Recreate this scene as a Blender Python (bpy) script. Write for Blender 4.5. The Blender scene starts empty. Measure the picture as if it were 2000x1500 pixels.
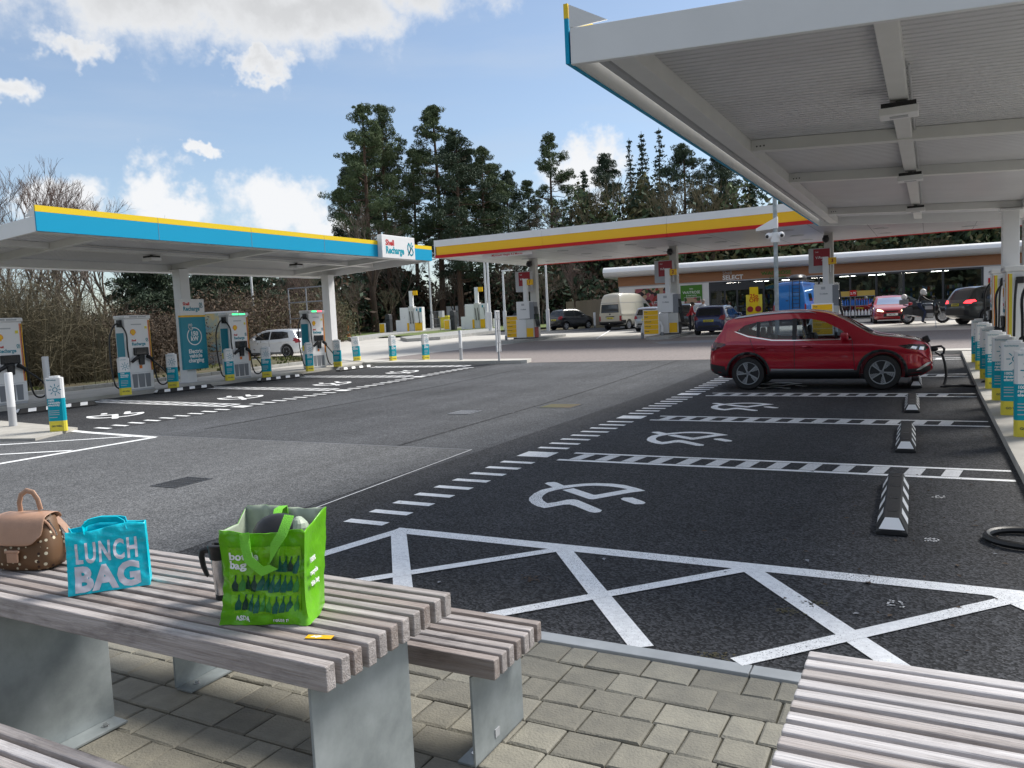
import bpy, bmesh, math, random
import numpy as np
from mathutils import Vector, Matrix, noise
from mathutils.bvhtree import BVHTree
scene = bpy.context.scene
col = scene.collection
PI = math.pi
# ------------------------------------------------------------------ camera
F_PX, YAW, PITCH, ROLL = 1540.0, 0.4904802, 0.0826051, -0.0471212
CAM = np.array([0.0, 0.0, 1.70])
def cam_axes():
    cy, sy, cp, sp = math.cos(YAW), math.sin(YAW), math.cos(PITCH), math.sin(PITCH)
    fwd = np.array([-sy*cp, cy*cp, -sp]); right = np.array([cy, sy, 0.0]); up = np.cross(right, fwd)
    cr, sr = math.cos(ROLL), math.sin(ROLL)
    return cr*right+sr*up, -sr*right+cr*up, fwd
CR, CU, CF = cam_axes()
cd = bpy.data.cameras.new('Camera'); cd.sensor_width = 36; cd.lens = F_PX/2000*36
cd.clip_start = 0.05; cd.clip_end = 3000
cam = bpy.data.objects.new('Camera', cd); col.objects.link(cam)
cam.matrix_world = Matrix([[CR[i], CU[i], -CF[i], CAM[i]] for i in range(3)]+[[0, 0, 0, 1]])
scene.camera = cam
def ray(px):
    return CF+(px[0]-1000)/F_PX*CR-(px[1]-750)/F_PX*CU
# ------------------------------------------------------------------ world and sun
SUN = Vector((0.42, 0.62, 0.78)).normalized()
SUN_EL = math.asin(SUN.z); SUN_AZ = math.atan2(SUN.x, SUN.y)
w = bpy.data.worlds.new('World'); scene.world = w; w.use_nodes = True
nt = w.node_tree; nd = nt.nodes; lk = nt.links
bg = nd['Background']; bg.inputs['Strength'].default_value = 0.088
sky = nd.new('ShaderNodeTexSky'); sky.sky_type = 'NISHITA'; sky.sun_disc = False
sky.sun_elevation = SUN_EL; sky.sun_rotation = SUN_AZ; sky.dust_density = 0.6; sky.air_density = 1.0; sky.ozone_density = 1.6
def node(t, **k):
    n = nd.new(t)
    for a, b in k.items():
        if a.startswith('i_'): n.inputs[int(a[2:])].default_value = b
        else: setattr(n, a, b)
    return n
def mth(op, a, b=None, c=None):
    n = nd.new('ShaderNodeMath'); n.operation = op
    for i, x in enumerate((a, b, c)):
        if x is None: continue
        if isinstance(x, (int, float)): n.inputs[i].default_value = x
        else: lk.new(x, n.inputs[i])
    return n.outputs[0]
tc = node('ShaderNodeTexCoord'); gen = tc.outputs['Generated']
wn = node('ShaderNodeTexNoise'); wn.inputs['Scale'].default_value = 11.0; wn.inputs['Detail'].default_value = 5; wn.inputs['Roughness'].default_value = 0.65; lk.new(gen, wn.inputs['Vector'])
wc = node('ShaderNodeVectorMath'); wc.operation = 'MULTIPLY_ADD'; lk.new(wn.outputs['Color'], wc.inputs[0]); wc.inputs[1].default_value = (.15, .15, .13); wc.inputs[2].default_value = (-.075, -.075, -.065)
wv = node('ShaderNodeVectorMath'); wv.operation = 'ADD'; lk.new(gen, wv.inputs[0]); lk.new(wc.outputs[0], wv.inputs[1]); gwarp = wv.outputs[0]
nz = node('ShaderNodeTexNoise'); nz.inputs['Scale'].default_value = 5.0; nz.inputs['Detail'].default_value = 9; nz.inputs['Roughness'].default_value = 0.62
lk.new(gen, nz.inputs['Vector'])
sep = node('ShaderNodeSeparateXYZ'); lk.new(gen, sep.inputs[0])
def dirv(px, py):
    d = ray((px, py)); d = d/np.linalg.norm(d); return tuple(float(x) for x in d)
def blob(px, py, rx, ry, soft=0.5):
    """cloud body around a sky direction; rx, ry are angular radii in radians"""
    c = Vector(dirv(px, py)); ex = Vector((c.y, -c.x, 0)).normalized(); ey = c.cross(ex)*-1
    def dot(v):
        n = nd.new('ShaderNodeVectorMath'); n.operation = 'DOT_PRODUCT'; lk.new(gwarp, n.inputs[0]); n.inputs[1].default_value = v; return n.outputs['Value']
    a = mth('MULTIPLY', dot(ex), 1/rx); b = mth('MULTIPLY', dot(ey), 1/ry)
    front = mth('GREATER_THAN', dot(c), 0.0)
    r = mth('SQRT', mth('ADD', mth('MULTIPLY', a, a), mth('MULTIPLY', b, b)))
    return mth('MULTIPLY', mth('SUBTRACT', 1.0, r), front)
nz2 = node('ShaderNodeTexNoise'); nz2.inputs['Scale'].default_value = 16.0; nz2.inputs['Detail'].default_value = 8; nz2.inputs['Roughness'].default_value = 0.6
lk.new(gen, nz2.inputs['Vector'])
nsum = mth('ADD', mth('MULTIPLY', mth('SUBTRACT', nz.outputs['Fac'], 0.5), 2.2), mth('MULTIPLY', mth('SUBTRACT', nz2.outputs['Fac'], 0.5), 2.0))
blobs = [(285, 365, .045, .036), (335, 415, .055, .030), (575, 405, .062, .045), (640, 440, .05, .03), (1140, 335, .060, .042), (400, 308, .026, .012), (110, 400, .05, .04),
         (330, -20, .30, .075), (560, 10, .20, .055), (60, -120, .4, .12), (130, 95, .05, .022), (10, 185, .03, .02), (740, -70, .22, .075), (480, 110, .05, .020)]
acc = None
for b in blobs:
    v = blob(*b)
    acc = v if acc is None else mth('MAXIMUM', acc, v)
acc = mth('MAXIMUM', acc, -1.2)
# the same kind of scattered cloud over the rest of the dome
nz3 = node('ShaderNodeTexNoise'); nz3.inputs['Scale'].default_value = 2.2; nz3.inputs['Detail'].default_value = 3
lk.new(gen, nz3.inputs['Vector'])
back = node('ShaderNodeVectorMath'); back.operation = 'DOT_PRODUCT'; lk.new(gen, back.inputs[0]); back.inputs[1].default_value = tuple(CF)
away = mth('SUBTRACT', 0.80, back.outputs['Value'])
gencl = mth('SUBTRACT', mth('MULTIPLY', mth('SUBTRACT', nz3.outputs['Fac'], 0.47), 4.0), mth('MULTIPLY', mth('LESS_THAN', away, 0.0), 3.0))
acc = mth('MAXIMUM', acc, gencl)
dens = mth('ADD', acc, mth('MULTIPLY', nsum, 0.66))
mr = node('ShaderNodeMapRange'); mr.interpolation_type = 'SMOOTHSTEP'; mr.inputs[1].default_value = 0.0; mr.inputs[2].default_value = 0.62; lk.new(dens, mr.inputs[0])
# thin streaky veil
mp = node('ShaderNodeMapping'); mp.inputs['Scale'].default_value = (1.2, 1.2, 7.0); mp.inputs['Rotation'].default_value = (0.35, 0.2, 0); lk.new(gen, mp.inputs[0])
nz4 = node('ShaderNodeTexNoise'); nz4.inputs['Scale'].default_value = 2.4; nz4.inputs['Detail'].default_value = 7; nz4.inputs['Roughness'].default_value = 0.55; lk.new(mp.outputs[0], nz4.inputs['Vector'])
mr2 = node('ShaderNodeMapRange'); mr2.interpolation_type = 'SMOOTHSTEP'; mr2.inputs[1].default_value = 0.42; mr2.inputs[2].default_value = 0.8; mr2.inputs[3].default_value = 0.20; mr2.inputs[4].default_value = 0.5; lk.new(nz4.outputs['Fac'], mr2.inputs[0])
# cloud brightness: thick parts greyer
mr3 = node('ShaderNodeMapRange'); mr3.inputs[1].default_value = 0.1; mr3.inputs[2].default_value = 1.0; mr3.inputs[3].default_value = 1.0; mr3.inputs[4].default_value = 0.62; lk.new(dens, mr3.inputs[0])
elev = node('ShaderNodeMapRange'); elev.inputs[1].default_value = 0.18; elev.inputs[2].default_value = 0.42; elev.inputs[3].default_value = 0.0; elev.inputs[4].default_value = 1.0; lk.new(sep.outputs[2], elev.inputs[0])
mixb = node('ShaderNodeMix'); mixb.data_type = 'FLOAT'; lk.new(elev.outputs[0], mixb.inputs[0]); mixb.inputs[2].default_value = 1.0; lk.new(mr3.outputs[0], mixb.inputs[3])
cw = node('ShaderNodeVectorMath'); cw.operation = 'SCALE'; cw.inputs[0].default_value = (6.0, 6.1, 6.25); lk.new(mixb.outputs[0], cw.inputs['Scale'])
m1 = node('ShaderNodeMix'); m1.data_type = 'RGBA'; lk.new(mr2.outputs[0], m1.inputs[0]); lk.new(sky.outputs[0], m1.inputs[6]); m1.inputs[7].default_value = (3.7, 4.3, 5.2, 1)
m2 = node('ShaderNodeMix'); m2.data_type = 'RGBA'; lk.new(mr.outputs[0], m2.inputs[0]); lk.new(m1.outputs[2], m2.inputs[6]); lk.new(cw.outputs[0], m2.inputs[7])
lk.new(m2.outputs[2], bg.inputs['Color'])
sd = bpy.data.lights.new('Sun', 'SUN'); sd.energy = 2.9; sd.angle = math.radians(22); sd.color = (1.0, 0.955, 0.88)
so = bpy.data.objects.new('Sun', sd); col.objects.link(so); so.rotation_euler = SUN.to_track_quat('Z', 'Y').to_euler(); so.location = (20, 30, 60)
vs = scene.view_settings; vs.view_transform = 'Standard'; vs.look = 'None'; vs.gamma = 1; vs.use_curve_mapping = False
vs.exposure = 0.80
# ------------------------------------------------------------------ ground heights
def gy(y):
    t = min(y, 66.0)-14.0
    return 0.0 if t < 0 else (0.018*t*t/8 if t < 4 else 0.036+0.018*(t-4))
def gx(x):
    return min(max(0.014*(-13.5-x), 0.0), 0.09)
def gz(x, y):
    return math.hypot(gy(y), gx(x))
def G(px, h=0.0):
    """ground point under a photo pixel, h above the ground"""
    d = ray(px); x, y = 0.0, 5.0; t = 1
    for _ in range(80):
        t = (gz(x, y)+h-CAM[2])/d[2]
        if t < 0 or t*d[1] > 150: t = 150/d[1]
        x, y = .5*x+.5*t*d[0], .5*y+.5*t*d[1]
    return Vector((x, y, gz(x, y)+h))
def along(px, dist):
    """point on the ground at a given horizontal distance in the direction of a pixel column"""
    d = ray((px, 620)); d = d/math.hypot(d[0], d[1]); x, y = d[0]*dist, d[1]*dist
    return Vector((x, y, gz(x, y)))
# ------------------------------------------------------------------ materials
M = {}
def mat(name, c, rough=0.6, metal=0.0, coat=0.0, var=0.0, scale=4.0, bump=0.0, bscale=60.0, c2=None, rnd=0.0, spec=0.5, stretch=None, emit=None, detail=5, flake=0.0):
    m = bpy.data.materials.new(name); m.use_nodes = True; M[name] = m
    t = m.node_tree; b = t.nodes['Principled BSDF']
    b.inputs['Base Color'].default_value = (*c, 1); b.inputs['Roughness'].default_value = rough; b.inputs['Metallic'].default_value = metal
    b.inputs['Specular IOR Level'].default_value = spec
    if coat: b.inputs['Coat Weight'].default_value = coat; b.inputs['Coat Roughness'].default_value = 0.03
    if emit: b.inputs['Emission Color'].default_value = (*emit[:3], 1); b.inputs['Emission Strength'].default_value = emit[3]
    if var or bump or c2 or rnd:
        tcn = t.nodes.new('ShaderNodeTexCoord'); vec = tcn.outputs['Object']
        if stretch:
            mpn = t.nodes.new('ShaderNodeMapping'); mpn.inputs['Scale'].default_value = stretch; t.links.new(vec, mpn.inputs[0]); vec = mpn.outputs[0]
        if rnd:
            oi = t.nodes.new('ShaderNodeObjectInfo'); ad = t.nodes.new('ShaderNodeVectorMath'); ad.operation = 'MULTIPLY_ADD'
            cmb = t.nodes.new('ShaderNodeCombineXYZ'); [t.links.new(oi.outputs['Random'], cmb.inputs[i]) for i in range(3)]
            t.links.new(cmb.outputs[0], ad.inputs[0]); ad.inputs[1].default_value = (37, 17, 53); t.links.new(vec, ad.inputs[2]); vec = ad.outputs[0]
        n = t.nodes.new('ShaderNodeTexNoise'); n.inputs['Scale'].default_value = scale; n.inputs['Detail'].default_value = detail; n.inputs['Roughness'].default_value = 0.6
        t.links.new(vec, n.inputs['Vector'])
        a = tuple(x*(1-var) for x in c) if not c2 else c; bb = tuple(min(x*(1+var), 1) for x in c) if not c2 else c2
        r = t.nodes.new('ShaderNodeMapRange'); r.inputs[1].default_value = 0.32; r.inputs[2].default_value = 0.68; t.links.new(n.outputs['Fac'], r.inputs[0])
        mx = t.nodes.new('ShaderNodeMix'); mx.data_type = 'RGBA'; mx.inputs[6].default_value = (*a, 1); mx.inputs[7].default_value = (*bb, 1)
        t.links.new(r.outputs[0], mx.inputs[0]); out = mx.outputs[2]
        if rnd:
            ml = t.nodes.new('ShaderNodeMapRange'); ml.inputs[3].default_value = 1-rnd; ml.inputs[4].default_value = 1+rnd; t.links.new(oi.outputs['Random'], ml.inputs[0])
            sc = t.nodes.new('ShaderNodeVectorMath'); sc.operation = 'SCALE'; t.links.new(out, sc.inputs[0]); t.links.new(ml.outputs[0], sc.inputs['Scale']); out = sc.outputs[0]
        t.links.new(out, b.inputs['Base Color'])
        if bump:
            nb = t.nodes.new('ShaderNodeTexNoise'); nb.inputs['Scale'].default_value = bscale; nb.inputs['Detail'].default_value = 4; t.links.new(vec, nb.inputs['Vector'])
            bp = t.nodes.new('ShaderNodeBump'); bp.inputs['Strength'].default_value = bump; bp.inputs['Distance'].default_value = 0.01
            t.links.new(nb.outputs['Fac'], bp.inputs['Height']); t.links.new(bp.outputs[0], b.inputs['Normal'])
    return m
def asphalt(name, dark, light, stain=0.25, rough=0.85):
    """bitumen with light stone chips, large soft blotches and worn streaks"""
    m = bpy.data.materials.new(name); m.use_nodes = True; M[name] = m
    t = m.node_tree; b = t.nodes['Principled BSDF']; b.inputs['Roughness'].default_value = rough; b.inputs['Specular IOR Level'].default_value = 0.35
    tcn = t.nodes.new('ShaderNodeTexCoord'); o = tcn.outputs['Object']
    def nn(s, d=4, r=.6):
        n = t.nodes.new('ShaderNodeTexNoise'); n.inputs['Scale'].default_value = s; n.inputs['Detail'].default_value = d; n.inputs['Roughness'].default_value = r; t.links.new(o, n.inputs['Vector']); return n.outputs['Fac']
    def mrange(x, a, bb, c, d):
        r = t.nodes.new('ShaderNodeMapRange'); r.inputs[1].default_value = a; r.inputs[2].default_value = bb; r.inputs[3].default_value = c; r.inputs[4].default_value = d; t.links.new(x, r.inputs[0]); return r.outputs[0]
    vo = t.nodes.new('ShaderNodeTexVoronoi'); vo.inputs['Scale'].default_value = 78; t.links.new(o, vo.inputs['Vector'])
    sp = t.nodes.new('ShaderNodeSeparateColor'); t.links.new(vo.outputs['Color'], sp.inputs[0])
    chips = mrange(sp.outputs[0], 0.25, 1.0, 0.0, 1.0)
    mx = t.nodes.new('ShaderNodeMix'); mx.data_type = 'RGBA'; mx.inputs[6].default_value = (*dark, 1); mx.inputs[7].default_value = (*light, 1); t.links.new(chips, mx.inputs[0])
    ms = t.nodes.new('ShaderNodeMapping'); ms.inputs['Scale'].default_value = (1.5, .10, 1); ms.inputs['Rotation'].default_value = (0, 0, .12); t.links.new(o, ms.inputs[0])
    ns = t.nodes.new('ShaderNodeTexNoise'); ns.inputs['Scale'].default_value = 1.0; ns.inputs['Detail'].default_value = 6; ns.inputs['Roughness'].default_value = .65; t.links.new(ms.outputs[0], ns.inputs['Vector'])
    streak = mrange(ns.outputs['Fac'], .32, .68, .84, 1.16)
    blot0 = mrange(nn(0.35, 5), .3, .7, 1-stain, 1+stain); bm0 = t.nodes.new('ShaderNodeMath'); bm0.operation = 'MULTIPLY'; t.links.new(blot0, bm0.inputs[0]); t.links.new(streak, bm0.inputs[1]); blot = bm0.outputs[0]
    fine = mrange(nn(6, 6, .7), .3, .7, .84, 1.16)
    ml = t.nodes.new('ShaderNodeMath'); ml.operation = 'MULTIPLY'; t.links.new(blot, ml.inputs[0]); t.links.new(fine, ml.inputs[1])
    sc = t.nodes.new('ShaderNodeVectorMath'); sc.operation = 'SCALE'; t.links.new(mx.outputs[2], sc.inputs[0]); t.links.new(ml.outputs[0], sc.inputs['Scale'])
    t.links.new(sc.outputs[0], b.inputs['Base Color'])
    bp = t.nodes.new('ShaderNodeBump'); bp.inputs['Strength'].default_value = 0.55; bp.inputs['Distance'].default_value = 0.006
    t.links.new(vo.outputs['Distance'], bp.inputs['Height']); t.links.new(bp.outputs[0], b.inputs['Normal'])
    return m
asphalt('road_asphalt', (.038, .040, .044), (.125, .129, .138), .28)
asphalt('old_asphalt', (.065, .067, .070), (.185, .188, .194), .14)
asphalt('bay_asphalt', (.011, .0115, .013), (.078, .080, .087), .34)
mat('road_paint', (.88, .89, .90), .65, var=.12, scale=30, bump=.4, bscale=160)
def paint_nodes():
    m = M['road_paint']; t = m.node_tree; b = t.nodes['Principled BSDF']; src = b.inputs['Base Color'].links[0].from_socket
    tcn = t.nodes.new('ShaderNodeTexCoord'); n = t.nodes.new('ShaderNodeTexNoise'); n.inputs['Scale'].default_value = 110; n.inputs['Detail'].default_value = 3
    n2 = t.nodes.new('ShaderNodeTexNoise'); n2.inputs['Scale'].default_value = 1.3
    t.links.new(tcn.outputs['Object'], n.inputs['Vector']); t.links.new(tcn.outputs['Object'], n2.inputs['Vector'])
    a = t.nodes.new('ShaderNodeMath'); a.operation = 'MULTIPLY_ADD'; t.links.new(n2.outputs['Fac'], a.inputs[0]); a.inputs[1].default_value = .35; t.links.new(n.outputs['Fac'], a.inputs[2])
    r = t.nodes.new('ShaderNodeMapRange'); r.inputs[1].default_value = .78; r.inputs[2].default_value = .86; t.links.new(a.outputs[0], r.inputs[0])
    mx = t.nodes.new('ShaderNodeMix'); mx.data_type = 'RGBA'; t.links.new(r.outputs[0], mx.inputs[0]); t.links.new(src, mx.inputs[6]); mx.inputs[7].default_value = (.10, .10, .11, 1)
    t.links.new(mx.outputs[2], b.inputs['Base Color'])
paint_nodes()
mat('worn_paint', (.80, .81, .82), .7, c2=(.52, .52, .53), scale=55, detail=6)
mat('concrete', (.43, .41, .37), .8, var=.14, scale=2.2, bump=.25, bscale=40)
mat('pale_concrete', (.52, .50, .46), .8, var=.1, scale=1.2, bump=.2, bscale=40)
mat('kerb_stone', (.36, .36, .345), .8, var=.15, scale=5, bump=.3, bscale=70)
mat('steel_edging', (.40, .42, .43), .6, var=.12, scale=4)
mat('block_paving', (.235, .205, .195), .85, var=.22, scale=14, bump=.5, bscale=30)
mat('paver', (.215, .205, .172), .85, c2=(.285, .268, .218), scale=9, rnd=.20, bump=.55, bscale=90)
mat('joint_sand', (.045, .042, .028), .95, var=.3, scale=30)
mat('grass', (.085, .135, .030), .9, c2=(.16, .19, .06), scale=1.4, bump=.8, bscale=25)
mat('earth', (.125, .092, .060), .95, c2=(.075, .085, .035), scale=.8, bump=.9, bscale=9, detail=8)
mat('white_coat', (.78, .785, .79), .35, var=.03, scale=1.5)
mat('white_plastic', (.80, .80, .80), .4)
mat('cream_metal', (.60, .60, .57), .45, var=.04, scale=2)
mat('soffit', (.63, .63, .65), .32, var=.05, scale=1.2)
mat('beam_paint', (.72, .72, .70), .4, var=.04, scale=2)
mat('cyan', (.0, .33, .56), .5, spec=.25)
mat('teal', (.0, .24, .33), .4)
mat('teal_bright', (.0, .33, .43), .5, spec=.25)
mat('yellow', (.86, .60, .0), .4)
mat('shell_yellow', (.88, .50, .003), .38)
mat('bollard_yellow', (.78, .66, .06), .5)
mat('red', (.55, .010, .012), .45, spec=.3)
mat('deep_red', (.30, .01, .02), .4)
mat('dark_grey', (.045, .048, .055), .5)
mat('frame_grey', (.035, .042, .052), .45)
mat('mid_grey', (.22, .23, .25), .5)
mat('light_grey', (.45, .46, .48), .5)
mat('black_rubber', (.014, .014, .015), .7, var=.2, scale=20)
mat('black_plastic', (.012, .012, .014), .42)
mat('cable_black', (.010, .010, .011), .38)
mat('galvanised', (.235, .265, .275), .46, metal=.35, c2=(.42, .46, .475), scale=4.5, detail=8, bump=.06, bscale=30)
mat('steel', (.62, .62, .62), .22, metal=1.0, stretch=(60, 60, 1), var=.06, scale=3)
mat('chrome', (.75, .76, .78), .12, metal=1.0)
mat('lamp_post', (.66, .67, .68), .4)
mat('orange', (.80, .20, .01), .5)
mat('text_dark', (.012, .05, .085), .5)
mat('text_white', (.86, .86, .86), .5)
mat('wood_band', (.42, .20, .095), .55, c2=(.31, .14, .065), stretch=(.3, .3, 14), scale=3)
mat('fence_wood', (.23, .185, .135), .85, c2=(.16, .13, .095), stretch=(3, 3, .3), scale=3)
mat('green_sign', (.05, .20, .015), .45)
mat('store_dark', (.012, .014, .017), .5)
mat('led_green', (.02, .5, .12), .4, emit=(.05, 1, .25, 1.6))
mat('led_red', (.5, .02, .05), .4, emit=(1, .08, .12, 1.6))
mat('bark', (.10, .068, .048), .9, c2=(.05, .036, .027), scale=5, stretch=(4, 4, .6), bump=.8, bscale=12)
mat('pine_bark', (.13, .075, .048), .9, c2=(.055, .040, .032), scale=3, stretch=(3, 3, .8), bump=.8, bscale=10)
mat('twig', (.125, .10, .078), .9, var=.25, scale=2)
mat('twig_olive', (.165, .140, .085), .9, c2=(.095, .082, .050), scale=2)
mat('birch_twig', (.125, .085, .072), .9, var=.25, scale=1)
def leafmat(name, a, b):
    m = mat(name, a, .75, c2=b, scale=.9, detail=6, rnd=.12, spec=.25); return m
leafmat('pine_needles', (.062, .095, .048), (.125, .16, .075))
leafmat('dark_needles', (.034, .056, .038), (.066, .092, .052))
leafmat('spruce_needles', (.038, .064, .050), (.066, .095, .070))
leafmat('fresh_leaves', (.085, .105, .030), (.130, .140, .050))
leafmat('brown_leaves', (.115, .075, .050), (.070, .052, .034))
leafmat('olive_leaves', (.13, .125, .058), (.09, .082, .042))
def glass(name, tint, rough=0.02, refl=.06):
    m = bpy.data.materials.new(name); m.use_nodes = True; M[name] = m; t = m.node_tree
    t.nodes.remove(t.nodes['Principled BSDF']); o = t.nodes['Material Output']
    tr = t.nodes.new('ShaderNodeBsdfTransparent'); tr.inputs[0].default_value = (*tint, 1)
    gl = t.nodes.new('ShaderNodeBsdfGlossy'); gl.inputs['Roughness'].default_value = rough
    fr = t.nodes.new('ShaderNodeLayerWeight'); fr.inputs['Blend'].default_value = .22
    mx = t.nodes.new('ShaderNodeMixShader'); ma = t.nodes.new('ShaderNodeMath'); ma.operation = 'MAXIMUM'; ma.inputs[1].default_value = refl
    t.links.new(fr.outputs['Fresnel'], ma.inputs[0]); t.links.new(ma.outputs[0], mx.inputs[0]); t.links.new(tr.outputs[0], mx.inputs[1]); t.links.new(gl.outputs[0], mx.inputs[2]); t.links.new(mx.outputs[0], o.inputs[0])
glass('car_glass', (.55, .60, .63)); glass('shop_glass', (.72, .78, .79), .01, .12); glass('clear_glass', (.8, .83, .84))
mat('dark_glass', (.012, .015, .018), .05, spec=.7); mat('lit_glass', (.05, .06, .07), .08, spec=.8)
def paint(name, c, rough=.28, metal=.25): return mat(name, c, rough, metal=metal, coat=1.0)
paint('red_paint', (.40, .005, .022), .22, .25); mat('tail_smoke', (.07, .002, .006), .06, spec=.8); paint('white_paint', (.68, .70, .72), .3, .0); paint('black_paint', (.014, .016, .019)); paint('navy_paint', (.010, .016, .075))
paint('cream_paint', (.50, .48, .40), .4, 0); paint('blue_paint', (.0, .15, .55), .35, 0); paint('scarlet_paint', (.38, .008, .018), .3, .1); paint('green_black_paint', (.030, .034, .032)); paint('silver_paint', (.42, .44, .47), .3, .6)
# ------------------------------------------------------------------ mesh helpers
def face_m(o, n, up=(0, 0, 1)):
    """frame on a flat face: x to the viewer's right, y up, z out of the face"""
    n = Vector(n).normalized(); r = Vector(up).cross(n).normalized(); u = n.cross(r)
    o = Vector(o)
    return Matrix(((r.x, u.x, n.x, o.x), (r.y, u.y, n.y, o.y), (r.z, u.z, n.z, o.z), (0, 0, 0, 1)))
I4 = Matrix.Identity(4)
class MB:
    def __init__(s, m=None): s.v = []; s.f = []; s.mi = []; s.m = m or I4; s.k = 0
    def add(s, vs, fs):
        n = len(s.v); s.v += [tuple(s.m @ Vector(p)) for p in vs]
        for f in fs: s.f.append([i+n for i in f]); s.mi.append(s.k)
        return s
    def box(s, x0, x1, y0, y1, z0, z1):
        return s.add([(x, y, z) for z in (z0, z1) for y in (y0, y1) for x in (x0, x1)], [(0, 2, 3, 1), (4, 5, 7, 6), (0, 1, 5, 4), (2, 6, 7, 3), (0, 4, 6, 2), (1, 3, 7, 5)])
    def prism(s, poly, z0, z1):
        n = len(poly); a = sum(poly[i][0]*poly[(i+1) % n][1]-poly[(i+1) % n][0]*poly[i][1] for i in range(n))
        if a < 0: poly = poly[::-1]
        return s.add([(p[0], p[1], z0) for p in poly]+[(p[0], p[1], z1) for p in poly], [list(range(n))[::-1], list(range(n, 2*n))]+[(i, (i+1) % n, n+(i+1) % n, n+i) for i in range(n)])
    def tube(s, pts, r, n=8, cap=True, flat=1.0):
        pts = [Vector(p) for p in pts]; N = len(pts); rs = r if isinstance(r, (list, tuple)) else [r]*N
        vs = []; ref = None
        for i, p in enumerate(pts):
            t = (pts[min(i+1, N-1)]-pts[max(i-1, 0)])
            t = t.normalized() if t.length > 1e-9 else Vector((0, 0, 1))
            if ref is None: ref = Vector((0, 0, 1)) if abs(t.z) < .9 else Vector((1, 0, 0))
            a = t.cross(ref).normalized(); b = a.cross(t).normalized(); ref = b
            for k in range(n):
                c, q = math.cos(2*PI*k/n), math.sin(2*PI*k/n); vs.append(p+a*c*rs[i]+b*q*rs[i]*flat)
        fs = [(i*n+k, i*n+(k+1) % n, (i+1)*n+(k+1) % n, (i+1)*n+k) for i in range(N-1) for k in range(n)]
        if cap: fs += [list(range(n))[::-1], [(N-1)*n+k for k in range(n)]]
        return s.add(vs, fs)
    def lathe(s, prof, n=20, o=(0, 0, 0), axis='z', cap=True):
        vs = []
        for r, z in prof:
            for k in range(n):
                a = 2*PI*k/n; x, y = r*math.cos(a), r*math.sin(a)
                p = (x, y, z) if axis == 'z' else ((x, z, y) if axis == 'y' else (z, x, y)); vs.append((p[0]+o[0], p[1]+o[1], p[2]+o[2]))
        N = len(prof); fs = [(i*n+k, i*n+(k+1) % n, (i+1)*n+(k+1) % n, (i+1)*n+k) for i in range(N-1) for k in range(n)]
        if cap: fs += [list(range(n))[::-1], [(N-1)*n+k for k in range(n)]]
        return s.add(vs, fs)
    def sph(s, o, r, nu=12, nv=8, sc=(1, 1, 1)):
        pr = [(max(r*math.sin(PI*i/nv), 1e-4), -r*math.cos(PI*i/nv)) for i in range(nv+1)]; n0 = len(s.v); m0 = s.m
        s.m = m0 @ Matrix.Translation(o) @ Matrix.Diagonal((*sc, 1)); s.lathe(pr, nu); s.m = m0; return s
    def ribbon(s, pts, wid, n=(0, 0, 1), th=.002):
        """flat strap along a path"""
        pts = [Vector(p) for p in pts]; vs = []; N = len(pts)
        for i, p in enumerate(pts):
            t = (pts[min(i+1, N-1)]-pts[max(i-1, 0)]).normalized(); nn = n[i] if isinstance(n, list) else Vector(n)
            a = Vector(nn); a = (a-t*a.dot(t)).normalized(); b = t.cross(a)
            vs += [p+a*wid/2+b*th, p-a*wid/2+b*th, p-a*wid/2-b*th, p+a*wid/2-b*th]
        fs = [(i*4+k, i*4+(k+1) % 4, i*4+4+(k+1) % 4, i*4+4+k) for i in range(N-1) for k in range(4)]+[(3, 2, 1, 0), ((N-1)*4, (N-1)*4+1, (N-1)*4+2, (N-1)*4+3)]
        return s.add(vs, fs)
    def mesh(s, name, mats, smooth=False, ang=40):
        me = bpy.data.meshes.new(name); me.from_pydata(s.v, [], s.f)
        for m in (mats if isinstance(mats, (list, tuple)) else [mats]): me.materials.append(M[m])
        if len(me.materials) > 1: me.polygons.foreach_set('material_index', s.mi)
        fin(me, smooth, ang); return me
    def build(s, name, mats, parent=None, smooth=False, bevel=0, ang=40, seg=2):
        return put(name, s.mesh(name, mats, smooth, ang), parent, bevel, seg)
def fin(me, smooth=False, ang=40):
    bm = bmesh.new(); bm.from_mesh(me); bmesh.ops.recalc_face_normals(bm, faces=bm.faces); bm.to_mesh(me); bm.free()
    if smooth: me.shade_smooth(); me.set_sharp_from_angle(angle=math.radians(ang))
    me.update()
def put(name, me, parent=None, bevel=0, seg=2):
    o = bpy.data.objects.new(name, me); col.objects.link(o); o.parent = parent
    if bevel:
        b = o.modifiers.new('Bevel', 'BEVEL'); b.width = bevel; b.segments = seg; b.limit_method = 'ANGLE'; b.angle_limit = math.radians(40)
    return o
def tag(o, label=None, cat=None, group=None, kind=None):
    if label: o['label'] = label
    if cat: o['category'] = cat
    if group: o['group'] = group
    if kind: o['kind'] = kind
    return o
def thing(name, label, cat, loc=(0, 0, 0), rz=0.0, group=None):
    o = bpy.data.objects.new(name, None); col.objects.link(o); o.location = loc; o.rotation_euler = (0, 0, rz); o.empty_display_size = .2
    return tag(o, label, cat, group)
def struct(o): o['kind'] = 'structure'; return o
def copy_tree(o, parent=None, label=None):
    c = o.copy(); col.objects.link(c); c.parent = parent
    if label: c['label'] = label
    for ch in list(o.children): copy_tree(ch, c)
    return c
def bx(name, m, parent, *a, bevel=0, M_=None):
    return MB(M_).box(*a).build(name, m, parent, bevel=bevel)
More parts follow.
